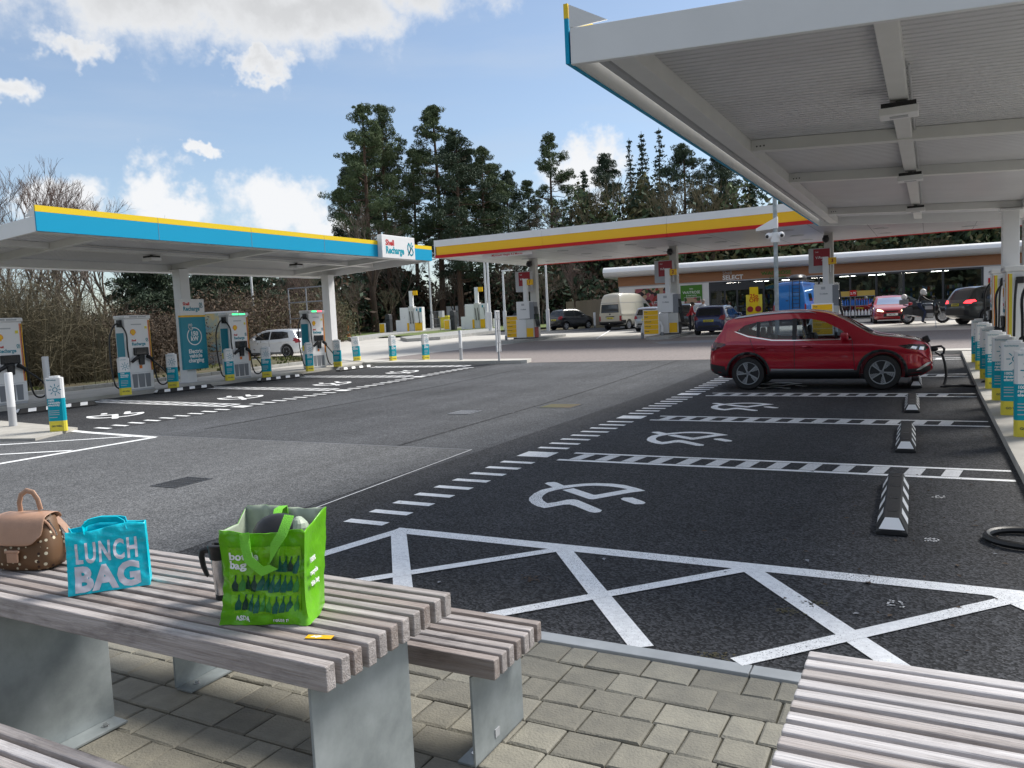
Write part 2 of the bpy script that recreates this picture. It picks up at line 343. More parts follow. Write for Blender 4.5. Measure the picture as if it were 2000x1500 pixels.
# lettering -----------------------------------------------------------------
_tx = {}
def text_mesh(s, size, bold=0.0, align='CENTER', ext=.0015, sp=1.0, shear=0.0):
    k = (s, size, bold, align, ext, sp, shear)
    if k in _tx: return _tx[k]
    cu = bpy.data.curves.new('lettering', 'FONT'); cu.body = s; cu.size = size; cu.offset = bold*size; cu.align_x = align; cu.align_y = 'CENTER'; cu.extrude = ext; cu.space_character = sp; cu.resolution_u = 3; cu.shear = shear
    cu.space_line = .82
    ob = bpy.data.objects.new('tmp', cu); col.objects.link(ob); dg = bpy.context.evaluated_depsgraph_get(); dg.update()
    me = bpy.data.meshes.new_from_object(ob.evaluated_get(dg)); bpy.data.objects.remove(ob); bpy.data.curves.remove(cu); me.name = 'lettering'
    _tx[k] = me; return me
_txm = {}
def txt(s, size, m, parent, F, u=0, v=0, bold=.02, align='CENTER', name='lettering', sx=1.0, off=.003, sp=1.0, ext=.0015):
    k = (s, size, bold, align, m, sp, ext)
    if k not in _txm:
        me = text_mesh(s, size, bold, align, ext, sp).copy(); me.materials.clear(); me.materials.append(M[m]); _txm[k] = me
    o = put(name, _txm[k], parent); o.matrix_local = F @ Matrix.Translation((u, v, off)) @ Matrix.Diagonal((sx, 1, 1, 1)); return o
# draped ground sheets --------------------------------------------------------
def cut_poly(poly, step, x=True, y=True):
    bm = bmesh.new(); vs = [bm.verts.new((p[0], p[1], 0)) for p in poly]; bm.faces.new(vs)
    xs = [p[0] for p in poly]; ys = [p[1] for p in poly]
    for ax, a, b, on in ((0, min(xs), max(xs), x), (1, min(ys), max(ys), y)):
        if not on: continue
        c = math.floor(a/step)*step+step
        while c < b-1e-6:
            co = [0, 0, 0]; no = [0, 0, 0]; co[ax] = c; no[ax] = 1
            bmesh.ops.bisect_plane(bm, geom=bm.verts[:]+bm.edges[:]+bm.faces[:], plane_co=co, plane_no=no); c += step
    return bm
def sheet(name, poly, h, m, parent=None, step=1.0, thick=0.0):
    bm = cut_poly(poly, step)
    bmesh.ops.recalc_face_normals(bm, faces=bm.faces)
    if bm.faces and sum(f.normal.z for f in bm.faces) < 0: bmesh.ops.reverse_faces(bm, faces=bm.faces)
    if thick:
        bnd = [e for e in bm.edges if e.is_boundary]
        r = bmesh.ops.extrude_edge_only(bm, edges=bnd); low = [v for v in r['geom'] if isinstance(v, bmesh.types.BMVert)]
        for v in bm.verts: v.co.z = gz(v.co.x, v.co.y)+h
        for v in low: v.co.z -= thick
    else:
        for v in bm.verts: v.co.z = gz(v.co.x, v.co.y)+h
    me = bpy.data.meshes.new(name); bm.to_mesh(me); bm.free(); me.materials.append(M[m])
    return put(name, me, parent)
def rect(x0, x1, y0, y1): return [(x0, y0), (x1, y0), (x1, y1), (x0, y1)]
def line_quad(a, b, wd):
    a = Vector(a[:2]); b = Vector(b[:2]); t = (b-a).normalized(); n = Vector((-t.y, t.x))*wd/2
    return [a+n, a-n, b-n, b+n]
# ================================================================== THE SETTING
def grid_ground():
    xs = sorted(set([-900, -500, -300, -200, -140, -100, -80, -70]+[-60+i*2 for i in range(13)]+[-34+i*.5 for i in range(81)]+[8, 12, 20, 40, 80, 200, 500, 900]))
    ys = sorted(set([-300, -100, -30, -10, -4]+[-2+i*.5 for i in range(137)]+[70, 80, 100, 140, 200, 400, 900]))
    v = [(x, y, gz(x, y)-.03) for y in ys for x in xs]; n = len(xs)
    f = [(j*n+i, j*n+i+1, (j+1)*n+i+1, (j+1)*n+i) for j in range(len(ys)-1) for i in range(n-1)]
    b = MB(); b.v = v; b.f = f; b.mi = [0]*len(f)
    return struct(b.build('ground', 'earth'))
grid_ground()
road = struct(sheet('road', [(-60, 3.70), (30, 3.70), (30, 55), (-60, 55)], 0.0, 'road_asphalt'))
KX = 0.73          # edge of the right-hand plinth
LX = -19.35        # edge of the left-hand plinth
sheet('old_asphalt_patch', [(-40, 3.70), (-5.2, 3.70), (-5.36, 8.82), (-16.2, 8.92), (-40, 9.3)], .004, 'old_asphalt', road)
sheet('bay_surface', rect(-5.2, KX, 3.70, 24.0), .004, 'bay_asphalt', road)
sheet('bay_surface', [(LX, 9.0), (-13.4, 8.95), (-13.3, 24.0), (LX, 24.0)], .004, 'bay_asphalt', road)
sheet('tar_seam', line_quad(G((780, 870)), G((1330, 702)), .05), .0045, 'bay_asphalt', road, .5)
sheet('tar_seam', line_quad(G((400, 838)), G((1010, 722)), .05), .0045, 'bay_asphalt', road, .5)
sheet('patch_joint', line_quad((-5.06, 4.2), (-5.36, 8.82), .018), .0055, 'worn_paint', road, .5)
sheet('patch_joint', line_quad((-5.36, 8.82), (-16.2, 8.92), .018), .0055, 'mid_grey', road, .5)
forecourt = struct(sheet('forecourt_paving', [(-14, 24.35), (14, 24.35), (14, 36.5), (-19.0, 38.6), (-21.6, 26.0)], .006, 'block_paving'))
struct(sheet('forecourt_slab', [(-60, 27.4), (-21.6, 26.0), (-19.0, 38.6), (14, 36.5), (14, 46.2), (-22, 47.5), (-60, 55)], .006, 'pale_concrete'))
for k in range(9):
    a = -21+k*3.6
    sheet('slab_joint', line_quad((a-.4, 39.2), (a-.4, 46.4), .05), .009, 'mid_grey', forecourt, 1)
sheet('oil_stain', [G(p) for p in ((1270, 668), (1400, 664), (1420, 668), (1290, 672))], .010, 'mid_grey', forecourt, 1)
# --- painted markings (parts of the road)
SYM = [(480, 185), (300, 225), (180, 285), (110, 350), (105, 390), (150, 440), (240, 485), (350, 512), (560, 475), (650, 458), (740, 455), (830, 480), (1050, 572), (1130, 585), (1220, 575), (1248, 545), (1190, 520), (870, 385), (800, 375), (700, 380), (520, 420), (390, 435), (330, 395), (305, 355), (330, 310), (400, 265), (520, 230), (650, 205), (820, 180), (1000, 163), (1150, 160), (1350, 170), (1500, 188), (1650, 215), (1150, 305), (1120, 305), (800, 200), (625, 228), (1040, 370), (1110, 375), (1400, 322), (1700, 268), (1925, 240), (1800, 200), (1600, 150), (1400, 128), (1150, 120), (950, 128), (650, 158), (540, 110), (500, 103), (400, 107), (350, 125)]
SYM2 = [(1540, 365), (1580, 348), (1720, 345), (1890, 405), (1930, 430), (1890, 450), (1760, 452), (1560, 385)]
def symw(poly): return [(p.x, p.y) for p in (G((1020+q[0]/8, 930+q[1]/8)) for q in poly)]
SW, SW2 = symw(SYM), symw(SYM2)
MK = .008
Y0 = 8.36; PITCH_Y = 3.5
def strip(x0, x1, y, x_in):
    """ladder of two lines and slanted rungs between two bays"""
    sheet('bay_line', rect(x0, x1, y, y+.085), MK, 'road_paint', road, 1)
    sheet('bay_line', rect(x0+.02, x1, y+.47, y+.545), MK, 'road_paint', road, 1)
    n = 13; L = (x1-x0-.4)/n
    for k in range(n):
        a = x0+.12+k*L
        sheet('rung', [(a, y+.10), (a+.15, y+.10), (a+.20, y+.455), (a+.05, y+.455)], MK, 'worn_paint', road, 1)
for k in range(4): strip(-3.92, KX-.05, Y0+k*PITCH_Y, 1)
strip(-3.92, KX-.05, Y0+4*PITCH_Y+.7, 1)
for k in range(5):
    for P_ in (SW, SW2): sheet('plug_symbol', [(x, y+k*PITCH_Y) for x, y in P_], MK, 'road_paint', road, 1)
for k in range(5):
    y = 5.24+k*PITCH_Y
    for j in range(9): 
        if k == 4 and j > 5: break
        sheet('dash', rect(-4.53, -4.11, y+j*.355, y+j*.355+.11), MK, 'road_paint', road, 1)
    if k < 4: sheet('dash_square', rect(-4.53, -4.11, y+3.27, y+3.51), MK, 'road_paint', road, 1)
cx = sum(p[0] for p in SW)/len(SW); cy = sum(p[1] for p in SW)/len(SW)
YL = [12.62, 16.12, 19.62, 23.12]
for i, y in enumerate(YL):
    sheet('bay_line', rect(LX+.08, -14.15, y, y+.085), MK, 'road_paint', road, 1)
    sheet('bay_line', rect(LX+.08, -14.2, y+.47, y+.545), MK, 'road_paint', road, 1)
    for k in range(15):
        a = LX+.3+k*.335
        sheet('rung', [(a, y+.10), (a+.17, y+.10), (a+.22, y+.455), (a+.05, y+.455)], MK, 'worn_paint', road, 1)
for i in range(4):
    y = 9.32+i*3.5
    for P_ in (SW, SW2): sheet('plug_symbol', [(-15.4-(x-cx), y+1.55-(yy-cy)) for x, yy in P_], MK, 'road_paint', road, 1)
    for j in range(9): sheet('dash', rect(-13.98, -13.56, y+j*.355, y+j*.355+.11), MK, 'road_paint', road, 1)
    if i < 3: sheet('dash_square', rect(-13.98, -13.56, y+3.3, y+3.54), MK, 'road_paint', road, 1)
def pline(a, b, wd, m='road_paint', h=MK): sheet('hatch_line', line_quad(G(a), G(b), wd), h, m, road, .5)
# cross-hatched box beside the tables
sheet('hatch_line', rect(-3.92, 4.2, 5.09, 5.235), MK, 'road_paint', road, 1)
sheet('hatch_line', line_quad((-3.86, 5.15), (-4.2, 3.72), .115), MK+.001, 'road_paint', road, 1)
def gl(a, b, wd, h): sheet('hatch_line', line_quad(a, b, wd), h, 'road_paint', road, .5)
for x in (-3.85, -2.38, -1.05, .35, 1.8, 3.2): gl((x, 5.12), (x+1.08, 3.70), .125, MK+.0015)
for x in (-2.38, -1.05, .45, 1.9, 3.3): gl((x, 5.12), (x-1.28, 3.70), .095, MK+.003)
# hatched corner at the left island
A_, B_, C_ = G((300, 855)), G((0, 905)), G((128, 842))
pline((140, 842), (302, 855), .14); pline((303, 855), (-60, 917), .13, h=MK+.001); pline((262, 853), (-60, 873), .09, h=MK+.002); pline((140, 881), (-60, 892), .09, h=MK+.002)
pline((1605, 641), (1650, 620), .1); pline((1845, 689), (1990, 692), .12, h=.012)
for a, b in (((1165, 662), (1192, 645)), ((1255, 650), (1300, 640))): pline(a, b, .1, h=.012)
# drain gratings and covers in the road: each a part of the road
def grating(px, w_, d_, m='dark_grey', n=7):
    c = G(px); o = MB(Matrix.Translation((c.x, c.y, c.z+.0045)))
    o.box(-w_/2, w_/2, -d_/2, -d_/2+.03, 0, .006).box(-w_/2, w_/2, d_/2-.03, d_/2, 0, .006).box(-w_/2, -w_/2+.03, -d_/2+.03, d_/2-.03, 0, .006).box(w_/2-.03, w_/2, -d_/2+.03, d_/2-.03, 0, .006)
    for k in range(n):
        x = -w_/2+.06+k*(w_-.12)/n; o.box(x, x+.018, -d_/2+.03, d_/2-.03, 0, .005)
    for k in range(3):
        y = -d_/2+.1+k*(d_-.2)/2; o.box(-w_/2+.03, w_/2-.03, y-.009, y+.009, 0, .0045)
    g = o.build('drain_grating', m, road)
    sheet('drain_pit', rect(c.x-w_/2+.02, c.x+w_/2-.02, c.y-d_/2+.02, c.y+d_/2-.02), .0042, 'store_dark', road, 1)
grating((355, 943), .42, .52, 'dark_grey'); grating((908, 806), .45, .5, 'mid_grey')
c = G((1095, 793)); sheet('inspection_cover', rect(c.x-.32, c.x+.32, c.y-.28, c.y+.28), .006, 'earth', road, 1); sheet('cover_frame', rect(c.x-.36, c.x+.36, c.y-.32, c.y+.32), .0048, 'dark_grey', road, 1)
rng = random.Random(4)
lv = MB()
for k in range(110):
    if k < 70: x, y = rng.uniform(-1.2, .7), rng.uniform(4.2, 8.5)
    else: x, y = rng.uniform(-8, .6), rng.uniform(3.8, 14)
    r = rng.uniform(.008, .028); a = rng.uniform(0, 6.3); z = gz(x, y)+.010
    lv.k = rng.choice((0, 0, 0, 1, 2)); lv.add([(x+r*math.cos(a), y+r*math.sin(a), z), (x-r*.5*math.sin(a), y+r*.5*math.cos(a), z+.006), (x-r*math.cos(a), y-r*math.sin(a), z+.002), (x+r*.5*math.sin(a), y-r*.5*math.cos(a), z+.004)], [(0, 1, 2, 3)])
o = lv.build('leaf_litter', ['brown_leaves', 'brown_leaves', 'mid_grey'], road); o['kind'] = 'stuff'
for px in ((1832, 972), (1822, 1057), (1752, 1182)):
    c = G(px); t_ = MB()
    for k in range(26):
        x, y = c.x+rng.uniform(-.05, .05), c.y+rng.uniform(-.05, .05); r = .006
        t_.add([(x-r, y-r, c.z+.0095), (x+r, y-r, c.z+.0095), (x+r, y+r, c.z+.0095), (x-r, y+r, c.z+.0095)], [(0, 1, 2, 3)])
    t_.build('paint_splash', 'worn_paint', road)
for px in ((1540, 1196), (1590, 1180), (1398, 1284), (1045, 1133)):
    c = G(px); t_ = MB()
    for k in range(46):
        x, y = c.x+rng.gauss(0, .045), c.y+rng.gauss(0, .03); r = rng.uniform(.003, .010); n_ = rng.uniform(0, 1.5)
        t_.add([(x+r*math.cos(n_+q*PI/2), y+r*math.sin(n_+q*PI/2), c.z+.0095) for q in range(4)], [(0, 1, 2, 3)])
    t_.build('sand_stain', 'earth' if px[0] > 1390 else 'brown_leaves', road)['kind'] = 'stuff'
# --- paving by the tables: flush kerb and individual setts
pav = struct(sheet('paving', rect(-8, 5, -4, 3.60), -.012, 'joint_sand', None, 1))
for k in range(9):
    a = -8+k*1.45
    o = MB().box(a+.003, a+1.447, 3.60, 3.70, -.1, .010).build('edging_kerb', 'steel_edging', pav, bevel=.004)
rng = random.Random(11); sizes = {}
def paver_mesh(w_, d_, v):
    k = (round(w_, 3), d_, v)
    if k not in sizes:
        r = random.Random(hash(k) & 0xffff); b = MB(); j = lambda: r.uniform(-.005, .005)
        bot = [(-w_/2, -d_/2), (w_/2, -d_/2), (w_/2, d_/2), (-w_/2, d_/2)]; e = .009
        top = [(x-math.copysign(e, x)+j(), y-math.copysign(e, y)+j()) for x, y in bot]
        mid = [(x+j()*.6, y+j()*.6) for x, y in bot]; t = [r.uniform(-.002, .002) for _ in range(4)]
        vs = [(x, y, -.03) for x, y in bot]+[(x, y, -.006) for x, y in mid]+[(x, y, t[i]) for i, (x, y) in enumerate(top)]
        b.add(vs, [(8, 9, 10, 11)]+[(a+i, a+(i+1) % 4, a+4+(i+1) % 4, a+4+i) for a in (0, 4) for i in range(4)])
        sizes[k] = b.mesh('paver', 'paver')
    return sizes[k]
cand = []
y = 3.595; D_ = .19
while y > .3:
    x = -5.4+rng.uniform(-.15, 0)
    while x < 2.2:
        w_ = rng.choice((.140, .19, .19, .28, .28, .235)); cand.append((x+w_/2, y-D_/2, w_)); x += w_
    y -= D_
def in_view(x, y):
    d = np.array([x, y, 0])-CAM; z = d@CF
    if z < .2: return None
    u, v = 1000+F_PX*(d@CR)/z, 750-F_PX*(d@CU)/z
    return z if -30 < u < 2030 and v < 1530 else None
def hidden_by_table(x, y):
    # the ground seen through a table top from the camera
    for z, x0, x1, y0, y1 in ((.70, -3.9, -1.55, 1.68, 2.24), (.40, -3.7, -1.48, 2.46, 2.8), (.7, -.28, 1.5, 1.0, 2.22)):
        t = (1.7-z)/1.7; u, v = x*t, y*t
        if x0 < u < x1 and y0 < v < y1: return True
    return False
vis = [c for c in cand if in_view(c[0], c[1]) and not hidden_by_table(c[0], c[1])]
vis.sort(key=lambda c: in_view(c[0], c[1])); near = set(vis[:300]); rest = MB()
for c in cand:
    w_ = c[2]-.007; me = paver_mesh(w_, D_-.007, rng.randint(0, 4)); z = rng.uniform(-.002, .003)
    if c in near:
        o = put('paver', me, pav); o.location = (c[0], c[1], z); o.rotation_euler = (rng.uniform(-.008, .008), rng.uniform(-.008, .008), rng.uniform(-.012, .012)+(PI if rng.random() < .5 else 0))
    else:
        rest.add([(v.co.x+c[0], v.co.y+c[1], v.co.z+z) for v in me.vertices], [list(p.vertices) for p in me.polygons])
o = rest.build('paver_field', 'paver', pav); o['kind'] = 'stuff'
# --- raised concrete plinths and islands
def plinth(name, poly, h, m='concrete', kerb=True):
    return struct(sheet(name, poly, h, m, None, 1.0, thick=h+.06))
plinth('charger_plinth', [(KX, 5.6), (4.5, 5.6), (4.5, 24.6), (KX, 24.6)], .10)
plinth('charger_plinth', [(-22.3, 9.6), (LX, 9.6), (LX, 24.3), (-22.3, 26.2)], .10)
plinth('traffic_island', [(LX, 24.12), (-12.45, 24.05), (-12.3, 24.2), (-12.4, 24.75), (LX, 25.4), (-21.5, 26.0), (-22.3, 26.2), (LX-.02, 24.3)], .12, 'pale_concrete')
plinth('traffic_island', [(-3.4, 24.62), (6.5, 24.62), (6.5, 25.3), (-3.4, 25.3)], .12, 'pale_concrete')
P1, P2, P3 = G((152, 840)), G((0, 863)), G((0, 826))
plinth('corner_island', [(P1.x, P1.y), (P2.x+.6, P2.y+.25), (P2.x-3, P2.y-1.0), (P3.x-4, P3.y+.8), (P3.x, P3.y)], .05)
kb = struct(bpy.data.objects.new('verge_kerb', None)); col.objects.link(kb)
for k in range(17):
    y = 9.0+k*.95; x = -22.32; z = gz(x, y)
    MB(Matrix.Translation((x, y, z))).box(-.12, 0, .004, .946, -.1, .22).build('kerb_stone', 'kerb_stone', kb, bevel=.015)
# soil and grass verge behind the left chargers
def verge(name, poly, h, m, amp, step):
    o = sheet(name, poly, h, m, None, step)
    for v in o.data.vertices: v.co.z += amp*(noise.noise(v.co*.5)+.6*noise.noise(v.co*1.7)) 
    o.data.shade_smooth(); return struct(o)
verge('soil_verge', [(-34, -6), (-22.44, -6), (-22.44, 26.4), (-25.5, 28.4), (-34, 22)], .16, 'earth', .05, .6)
verge('grass_verge', [(-90, 40.5), (-52, 42), (-30, 56), (-24, 62), (-24, 80), (-90, 80)], .10, 'grass', .05, 2)
# ================================================================== TABLES AND BENCHES
def wood_mat(name, a, b, dark):
    m = mat(name, a, .72, c2=b, scale=2.6, stretch=(1.0, 22, 22), rnd=.12, bump=.5, bscale=9, detail=10)
    t = m.node_tree; bs = t.nodes['Principled BSDF']; src = bs.inputs['Base Color'].links[0].from_socket
    tcn = t.nodes.new('ShaderNodeTexCoord'); n = t.nodes.new('ShaderNodeTexNoise'); n.inputs['Scale'].default_value = 4.5; n.inputs['Detail'].default_value = 9; n.inputs['Roughness'].default_value = .68
    oi = t.nodes.new('ShaderNodeObjectInfo'); ad = t.nodes.new('ShaderNodeVectorMath'); ad.operation = 'ADD'; mq = t.nodes.new('ShaderNodeMapping'); mq.inputs['Scale'].default_value = (.8, 2.2, 2.2); t.links.new(tcn.outputs['Object'], mq.inputs[0]); t.links.new(mq.outputs[0], ad.inputs[0]); t.links.new(oi.outputs['Location'], ad.inputs[1]); t.links.new(ad.outputs[0], n.inputs['Vector'])
    r = t.nodes.new('ShaderNodeMapRange'); r.inputs[1].default_value = .50; r.inputs[2].default_value = .74; r.inputs[4].default_value = .85; t.links.new(n.outputs['Fac'], r.inputs[0])
    mx = t.nodes.new('ShaderNodeMix'); mx.data_type = 'RGBA'; t.links.new(r.outputs[0], mx.inputs[0]); t.links.new(src, mx.inputs[6]); mx.inputs[7].default_value = (*dark, 1); t.links.new(mx.outputs[2], bs.inputs['Base Color'])
wood_mat('weathered_wood', (.27, .238, .225), (.46, .425, .415), (.115, .10, .098))
wood_mat('silvered_wood', (.40, .375, .375), (.60, .58, .585), (.20, .17, .16))
wood_mat('brown_wood', (.23, .185, .165), (.37, .325, .305), (.10, .078, .07))
def slat_set(t, x0, x1, y0, n, pitch, wd, z0, z1, m, rs):
    r = random.Random(rs)
    for k in range(n):
        y = y0+k*pitch; b = MB(); e = r.uniform(-.004, .004); cx_ = (x0+x1)/2
        b.box(x0-cx_, x1+e-cx_, -wd/2, wd/2, -(z1-z0)/2, (z1-z0)/2)
        o = b.build('slat', m[k % len(m)], t, bevel=.0055, seg=3); o.location = (cx_, y+wd/2, (z0+z1)/2+r.uniform(-.0015, .0015)); o.rotation_euler = (r.uniform(-.01, .01), 0, r.uniform(-.0008, .0008))
def steel_leg(t, x, y0, y1, ztop, foot):
    b = MB().box(x-.005, x+.005, y0, y1, .0125, ztop)
    o = b.build('leg', 'galvanised', t, bevel=.002)
    MB().box(min(x, x+foot), max(x, x+foot), y0+.005, y1-.005, .004, .0124).build('foot_plate', 'galvanised', o)
    MB().box(min(x, x+foot*.8), max(x, x+foot*.8), y0+.03, y1-.03, ztop, ztop+.007).build('top_flange', 'galvanised', o)
    for yy in (y0+.08, y1-.08): MB().lathe([(.016, .0125), (.016, .016), (.010, .0165), (.010, .026)], 8, (x+foot*.55, yy, 0)).build('bolt', 'steel', o)
T1 = thing('picnic_table', 'weathered slatted wooden table on steel panel legs, carrying the bags and mug', 'table')
slat_set(T1, -3.95, -1.50, 1.625, 11, .0605, .0415, .672, .75, ['weathered_wood', 'weathered_wood', 'brown_wood'], 1)
steel_leg(T1, -1.60, 1.655, 2.135, .664, -.09); steel_leg(T1, -3.24, 1.655, 2.135, .664, .10)
B1 = thing('picnic_bench', 'slatted wooden bench on the far side of the table, nearest the hatched parking markings', 'bench', group='slatted benches at the tables')
slat_set(B1, -3.75, -1.425, 2.42, 7, .0610, .042, .372, .45, ['brown_wood', 'weathered_wood', 'weathered_wood'], 2)
steel_leg(B1, -1.535, 2.43, 2.83, .364, -.08); steel_leg(B1, -3.20, 2.43, 2.83, .364, .10)
MB(face_m((-1.5295, 2.60, .065), (1, 0, 0))).box(-.017, .017, -.017, .017, 0, .003).build('maker_plate', 'light_grey', B1)
B2 = thing('picnic_bench', 'slatted bench near side of the table, its corner at the bottom left', 'bench', group='slatted benches at the tables')
slat_set(B2, -3.85, -1.60, .99, 7, .0610, .042, .372, .45, ['weathered_wood', 'weathered_wood', 'silvered_wood'], 3)
steel_leg(B2, -1.75, 1.0, 1.40, .364, -.08); steel_leg(B2, -3.4, 1.0, 1.40, .364, .10)
T2 = thing('picnic_table', 'pale silvered slatted wooden table, bare, in the bottom right corner of the picture', 'table')
slat_set(T2, -.30, 2.0, 1.22, 17, .0605, .042, .672, .75, ['silvered_wood', 'silvered_wood', 'weathered_wood'], 4)
steel_leg(T2, -.15, 1.26, 2.2, .664, .09); steel_leg(T2, 1.8, 1.26, 2.2, .664, -.09)
TZ = .7505
# --- woven shopping bags -------------------------------------------------
mat('lunch_cyan', (.0, .56, .70), .30, var=.12, scale=9, bump=.9, bscale=13); mat('lunch_print', (.68, .66, .74), .5)
mat('bag_green', (.13, .42, .008), .28, var=.16, scale=8, bump=.9, bscale=12); mat('bag_strap', (.20, .62, .045), .5, bump=.3, bscale=250); mat('bag_panel', (.19, .50, .01), .28, var=.12, scale=9, bump=.9, bscale=12); mat('bag_lining', (.36, .42, .33), .5, var=.12, scale=12)
mat('bottle_dark', (.006, .045, .030), .4); mat('bottle_mid', (.004, .11, .075), .4); mat('bottle_pale', (.05, .27, .05), .4)
def tote(t, w0, d0, w1, d1, h, m, seed, gus=.35, amp=.006, lining=None, lean=0.0, dip=0.0, flare=0.0):
    """open bag: rings from the base up, gussets folding inwards, wrinkled sides"""
    NU, NV, NG = 40, 34, 8; vs = []; fs = []; per = 2*(NU+NG)
    def front(u, v):
        n = noise.noise(Vector((u*3.1+seed, v*2.6, seed)))*amp+noise.noise(Vector((u*9+seed, v*7, 3.0)))*amp*.45-abs(noise.noise(Vector((u*4.5+v*2.5+seed, v*5-u*2, 9.0))))*amp*.9+noise.noise(Vector((u*24, v*17, seed)))*amp*.14
        return n*(1-.75*abs(v-.5))
    for j in range(NV+1):
        v = j/NV; w_ = w0+(w1-w0)*v; d_ = d0+(d1-d0)*v; z = h*v; g = gus*d_*(v**1.2)*.5
        rz_ = .010*math.sin(5*v+seed)
        for i in range(NU): u = i/NU; fl_ = flare*(1-v)**5*(2*u-1); vs.append((-w_/2+w_*u+fl_, -d_/2-front(u, v)*2+lean*v-abs(fl_)*.6, (h-dip)*v+(.008*math.sin(u*6+seed) if j == NV else 0)))
        for i in range(NG): u = i/NG; q = 1-abs(2*u-1); vs.append((w_/2-g*q+rz_*q+flare*(1-v)**5*(1-u), -d_/2+d_*u+lean*v, z-dip*v*(1-u)**1.5-.02*q*v*v))
        for i in range(NU): u = i/NU; vs.append((w_/2-w_*u, d_/2+front(1-u+.3, v)*2+lean*v, z+(.008*math.sin(u*5+seed+2) if j == NV else 0)))
        for i in range(NG): u = i/NG; q = 1-abs(2*u-1); vs.append((-w_/2+g*q-flare*(1-v)**5*u, d_/2-d_*u+lean*v, z-dip*v*u**1.5-.02*q*v*v))
    for j in range(NV):
        for i in range(per): fs.append((j*per+i, j*per+(i+1) % per, (j+1)*per+(i+1) % per, (j+1)*per+i))
    fs.append(list(range(per))[::-1])
    b = MB(); b.add(vs, fs); o = b.build('bag_body', [m] + ([lining] if lining else []), t, smooth=True, ang=50)
    sm = o.modifiers.new('Solidify', 'SOLIDIFY'); sm.thickness = .003; sm.offset = -1
    if lining: sm.material_offset = 1; sm.material_offset_rim = 0
    def onfront(u, v, off=.002):
        w_ = w0+(w1-w0)*v; d_ = d0+(d1-d0)*v
        return Vector((-w_/2+w_*u, -d_/2-front(u, v)*2+lean*v-off, (h-dip)*v))
    return o, onfront
def wrap(me, fn, name, m, parent, box, off=.0022):
    """lay a flat print (mesh in xy) onto the bag front; box = (u0,u1,v0,v1)"""
    me = me.copy(); bm = bmesh.new(); bm.from_mesh(me)
    xs = [v.co.x for v in bm.verts]; ys = [v.co.y for v in bm.verts]; x0, x1, y0, y1 = min(xs), max(xs), min(ys), max(ys)
    for ax, a, b in ((0, x0, x1), (1, y0, y1)):
        for k in range(1, 22):
            co = [0, 0, 0]; no = [0, 0, 0]; co[ax] = a+(b-a)*k/22; no[ax] = 1
            bmesh.ops.bisect_plane(bm, geom=bm.verts[:]+bm.edges[:]+bm.faces[:], plane_co=co, plane_no=no)
    for v in bm.verts:
        u = box[0]+(box[1]-box[0])*(v.co.x-x0)/(x1-x0); q = box[2]+(box[3]-box[2])*(v.co.y-y0)/(y1-y0)
        v.co = fn(u, q, off+max(v.co.z, 0))
    bm.to_mesh(me); bm.free(); me.materials.clear(); me.materials.append(M[m]); return put(name, me, parent)
a, b_ = G((133, 1166), TZ), G((294, 1142), TZ)
ang = math.atan2(b_.y-a.y, b_.x-a.x); W_ = (b_-a).length
LB = thing('lunch_bag', 'bright cyan woven bag lettered LUNCH BAG standing on the slatted table', 'bag', ((a.x+b_.x)/2-.05*math.sin(ang), (a.y+b_.y)/2+.05*math.cos(ang), TZ), ang)
hl = .238
o, fr = tote(LB, W_, .10, W_*.965, .075, hl, 'lunch_cyan', 3.3, gus=.5, amp=.007, lean=.012)
lm = text_mesh('LUNCH', .1, .030, ext=0, sp=1.22); bm_ = text_mesh('BAG', .1, .050, ext=0, sp=1.08)
wrap(lm, fr, 'lettering', 'lunch_print', LB, (.11, .88, .47, .80)); wrap(bm_, fr, 'lettering', 'lunch_print', LB, (.09, .89, .03, .44))
for s, yy, dz in ((1, -.020, .0), (1, .040, -.01)):
    pts = [(-W_*.26, yy, hl-.02), (-W_*.26, yy+.004, hl+.012), (-W_*.20, yy+.01, hl+.024+dz), (-.02, yy+.026, hl+.026+dz), (W_*.14, yy+.024, hl+.020+dz), (W_*.22, yy+.012, hl+.008), (W_*.25, yy, hl-.02)]
    MB().ribbon(pts, .026, n=[Vector((0, .4, -.9))]*7, th=.0015).build('handle', 'lunch_cyan', LB, smooth=True)
# bottle bag
a, b_ = G((440, 1217), TZ), G((600, 1222), TZ); c_ = G((634, 1180), TZ)
W_ = .292; ang = math.radians(21)
ctr = (a+b_)/2+Vector((-.035, .085, 0))
BB = thing('bottle_bag', 'lime green shopping bag printed with rows of wine bottles, on the table', 'bag', (ctr.x, ctr.y, TZ), ang)
hb = .335
o, fr = tote(BB, W_*.90, .185, W_*1.0, .20, hb, 'bag_green', 8.1, gus=.16, amp=.012, lining='bag_lining', lean=.03, dip=.035, flare=.022)
pm = MB().prism([(0, 0), (1, 0), (1, 1), (0, 1)], 0, 0.0001).mesh('panel', 'bag_panel')
wrap(pm, fr, 'print_panel', 'bag_panel', BB, (.09, .95, .12, .84), .003)
t1 = text_mesh('bottle\nbag', .1, .03, align='LEFT', ext=0); wrap(t1, fr, 'lettering', 'text_white', BB, (.11, .47, .585, .785), .006)
BOT = [(-.5, 0), (.5, 0), (.52, .42), (.30, .58), (.14, .70), (.12, .97), (.16, 1), (-.16, 1), (-.12, .97), (-.14, .70), (-.30, .58), (-.52, .42)]
rb = random.Random(5)
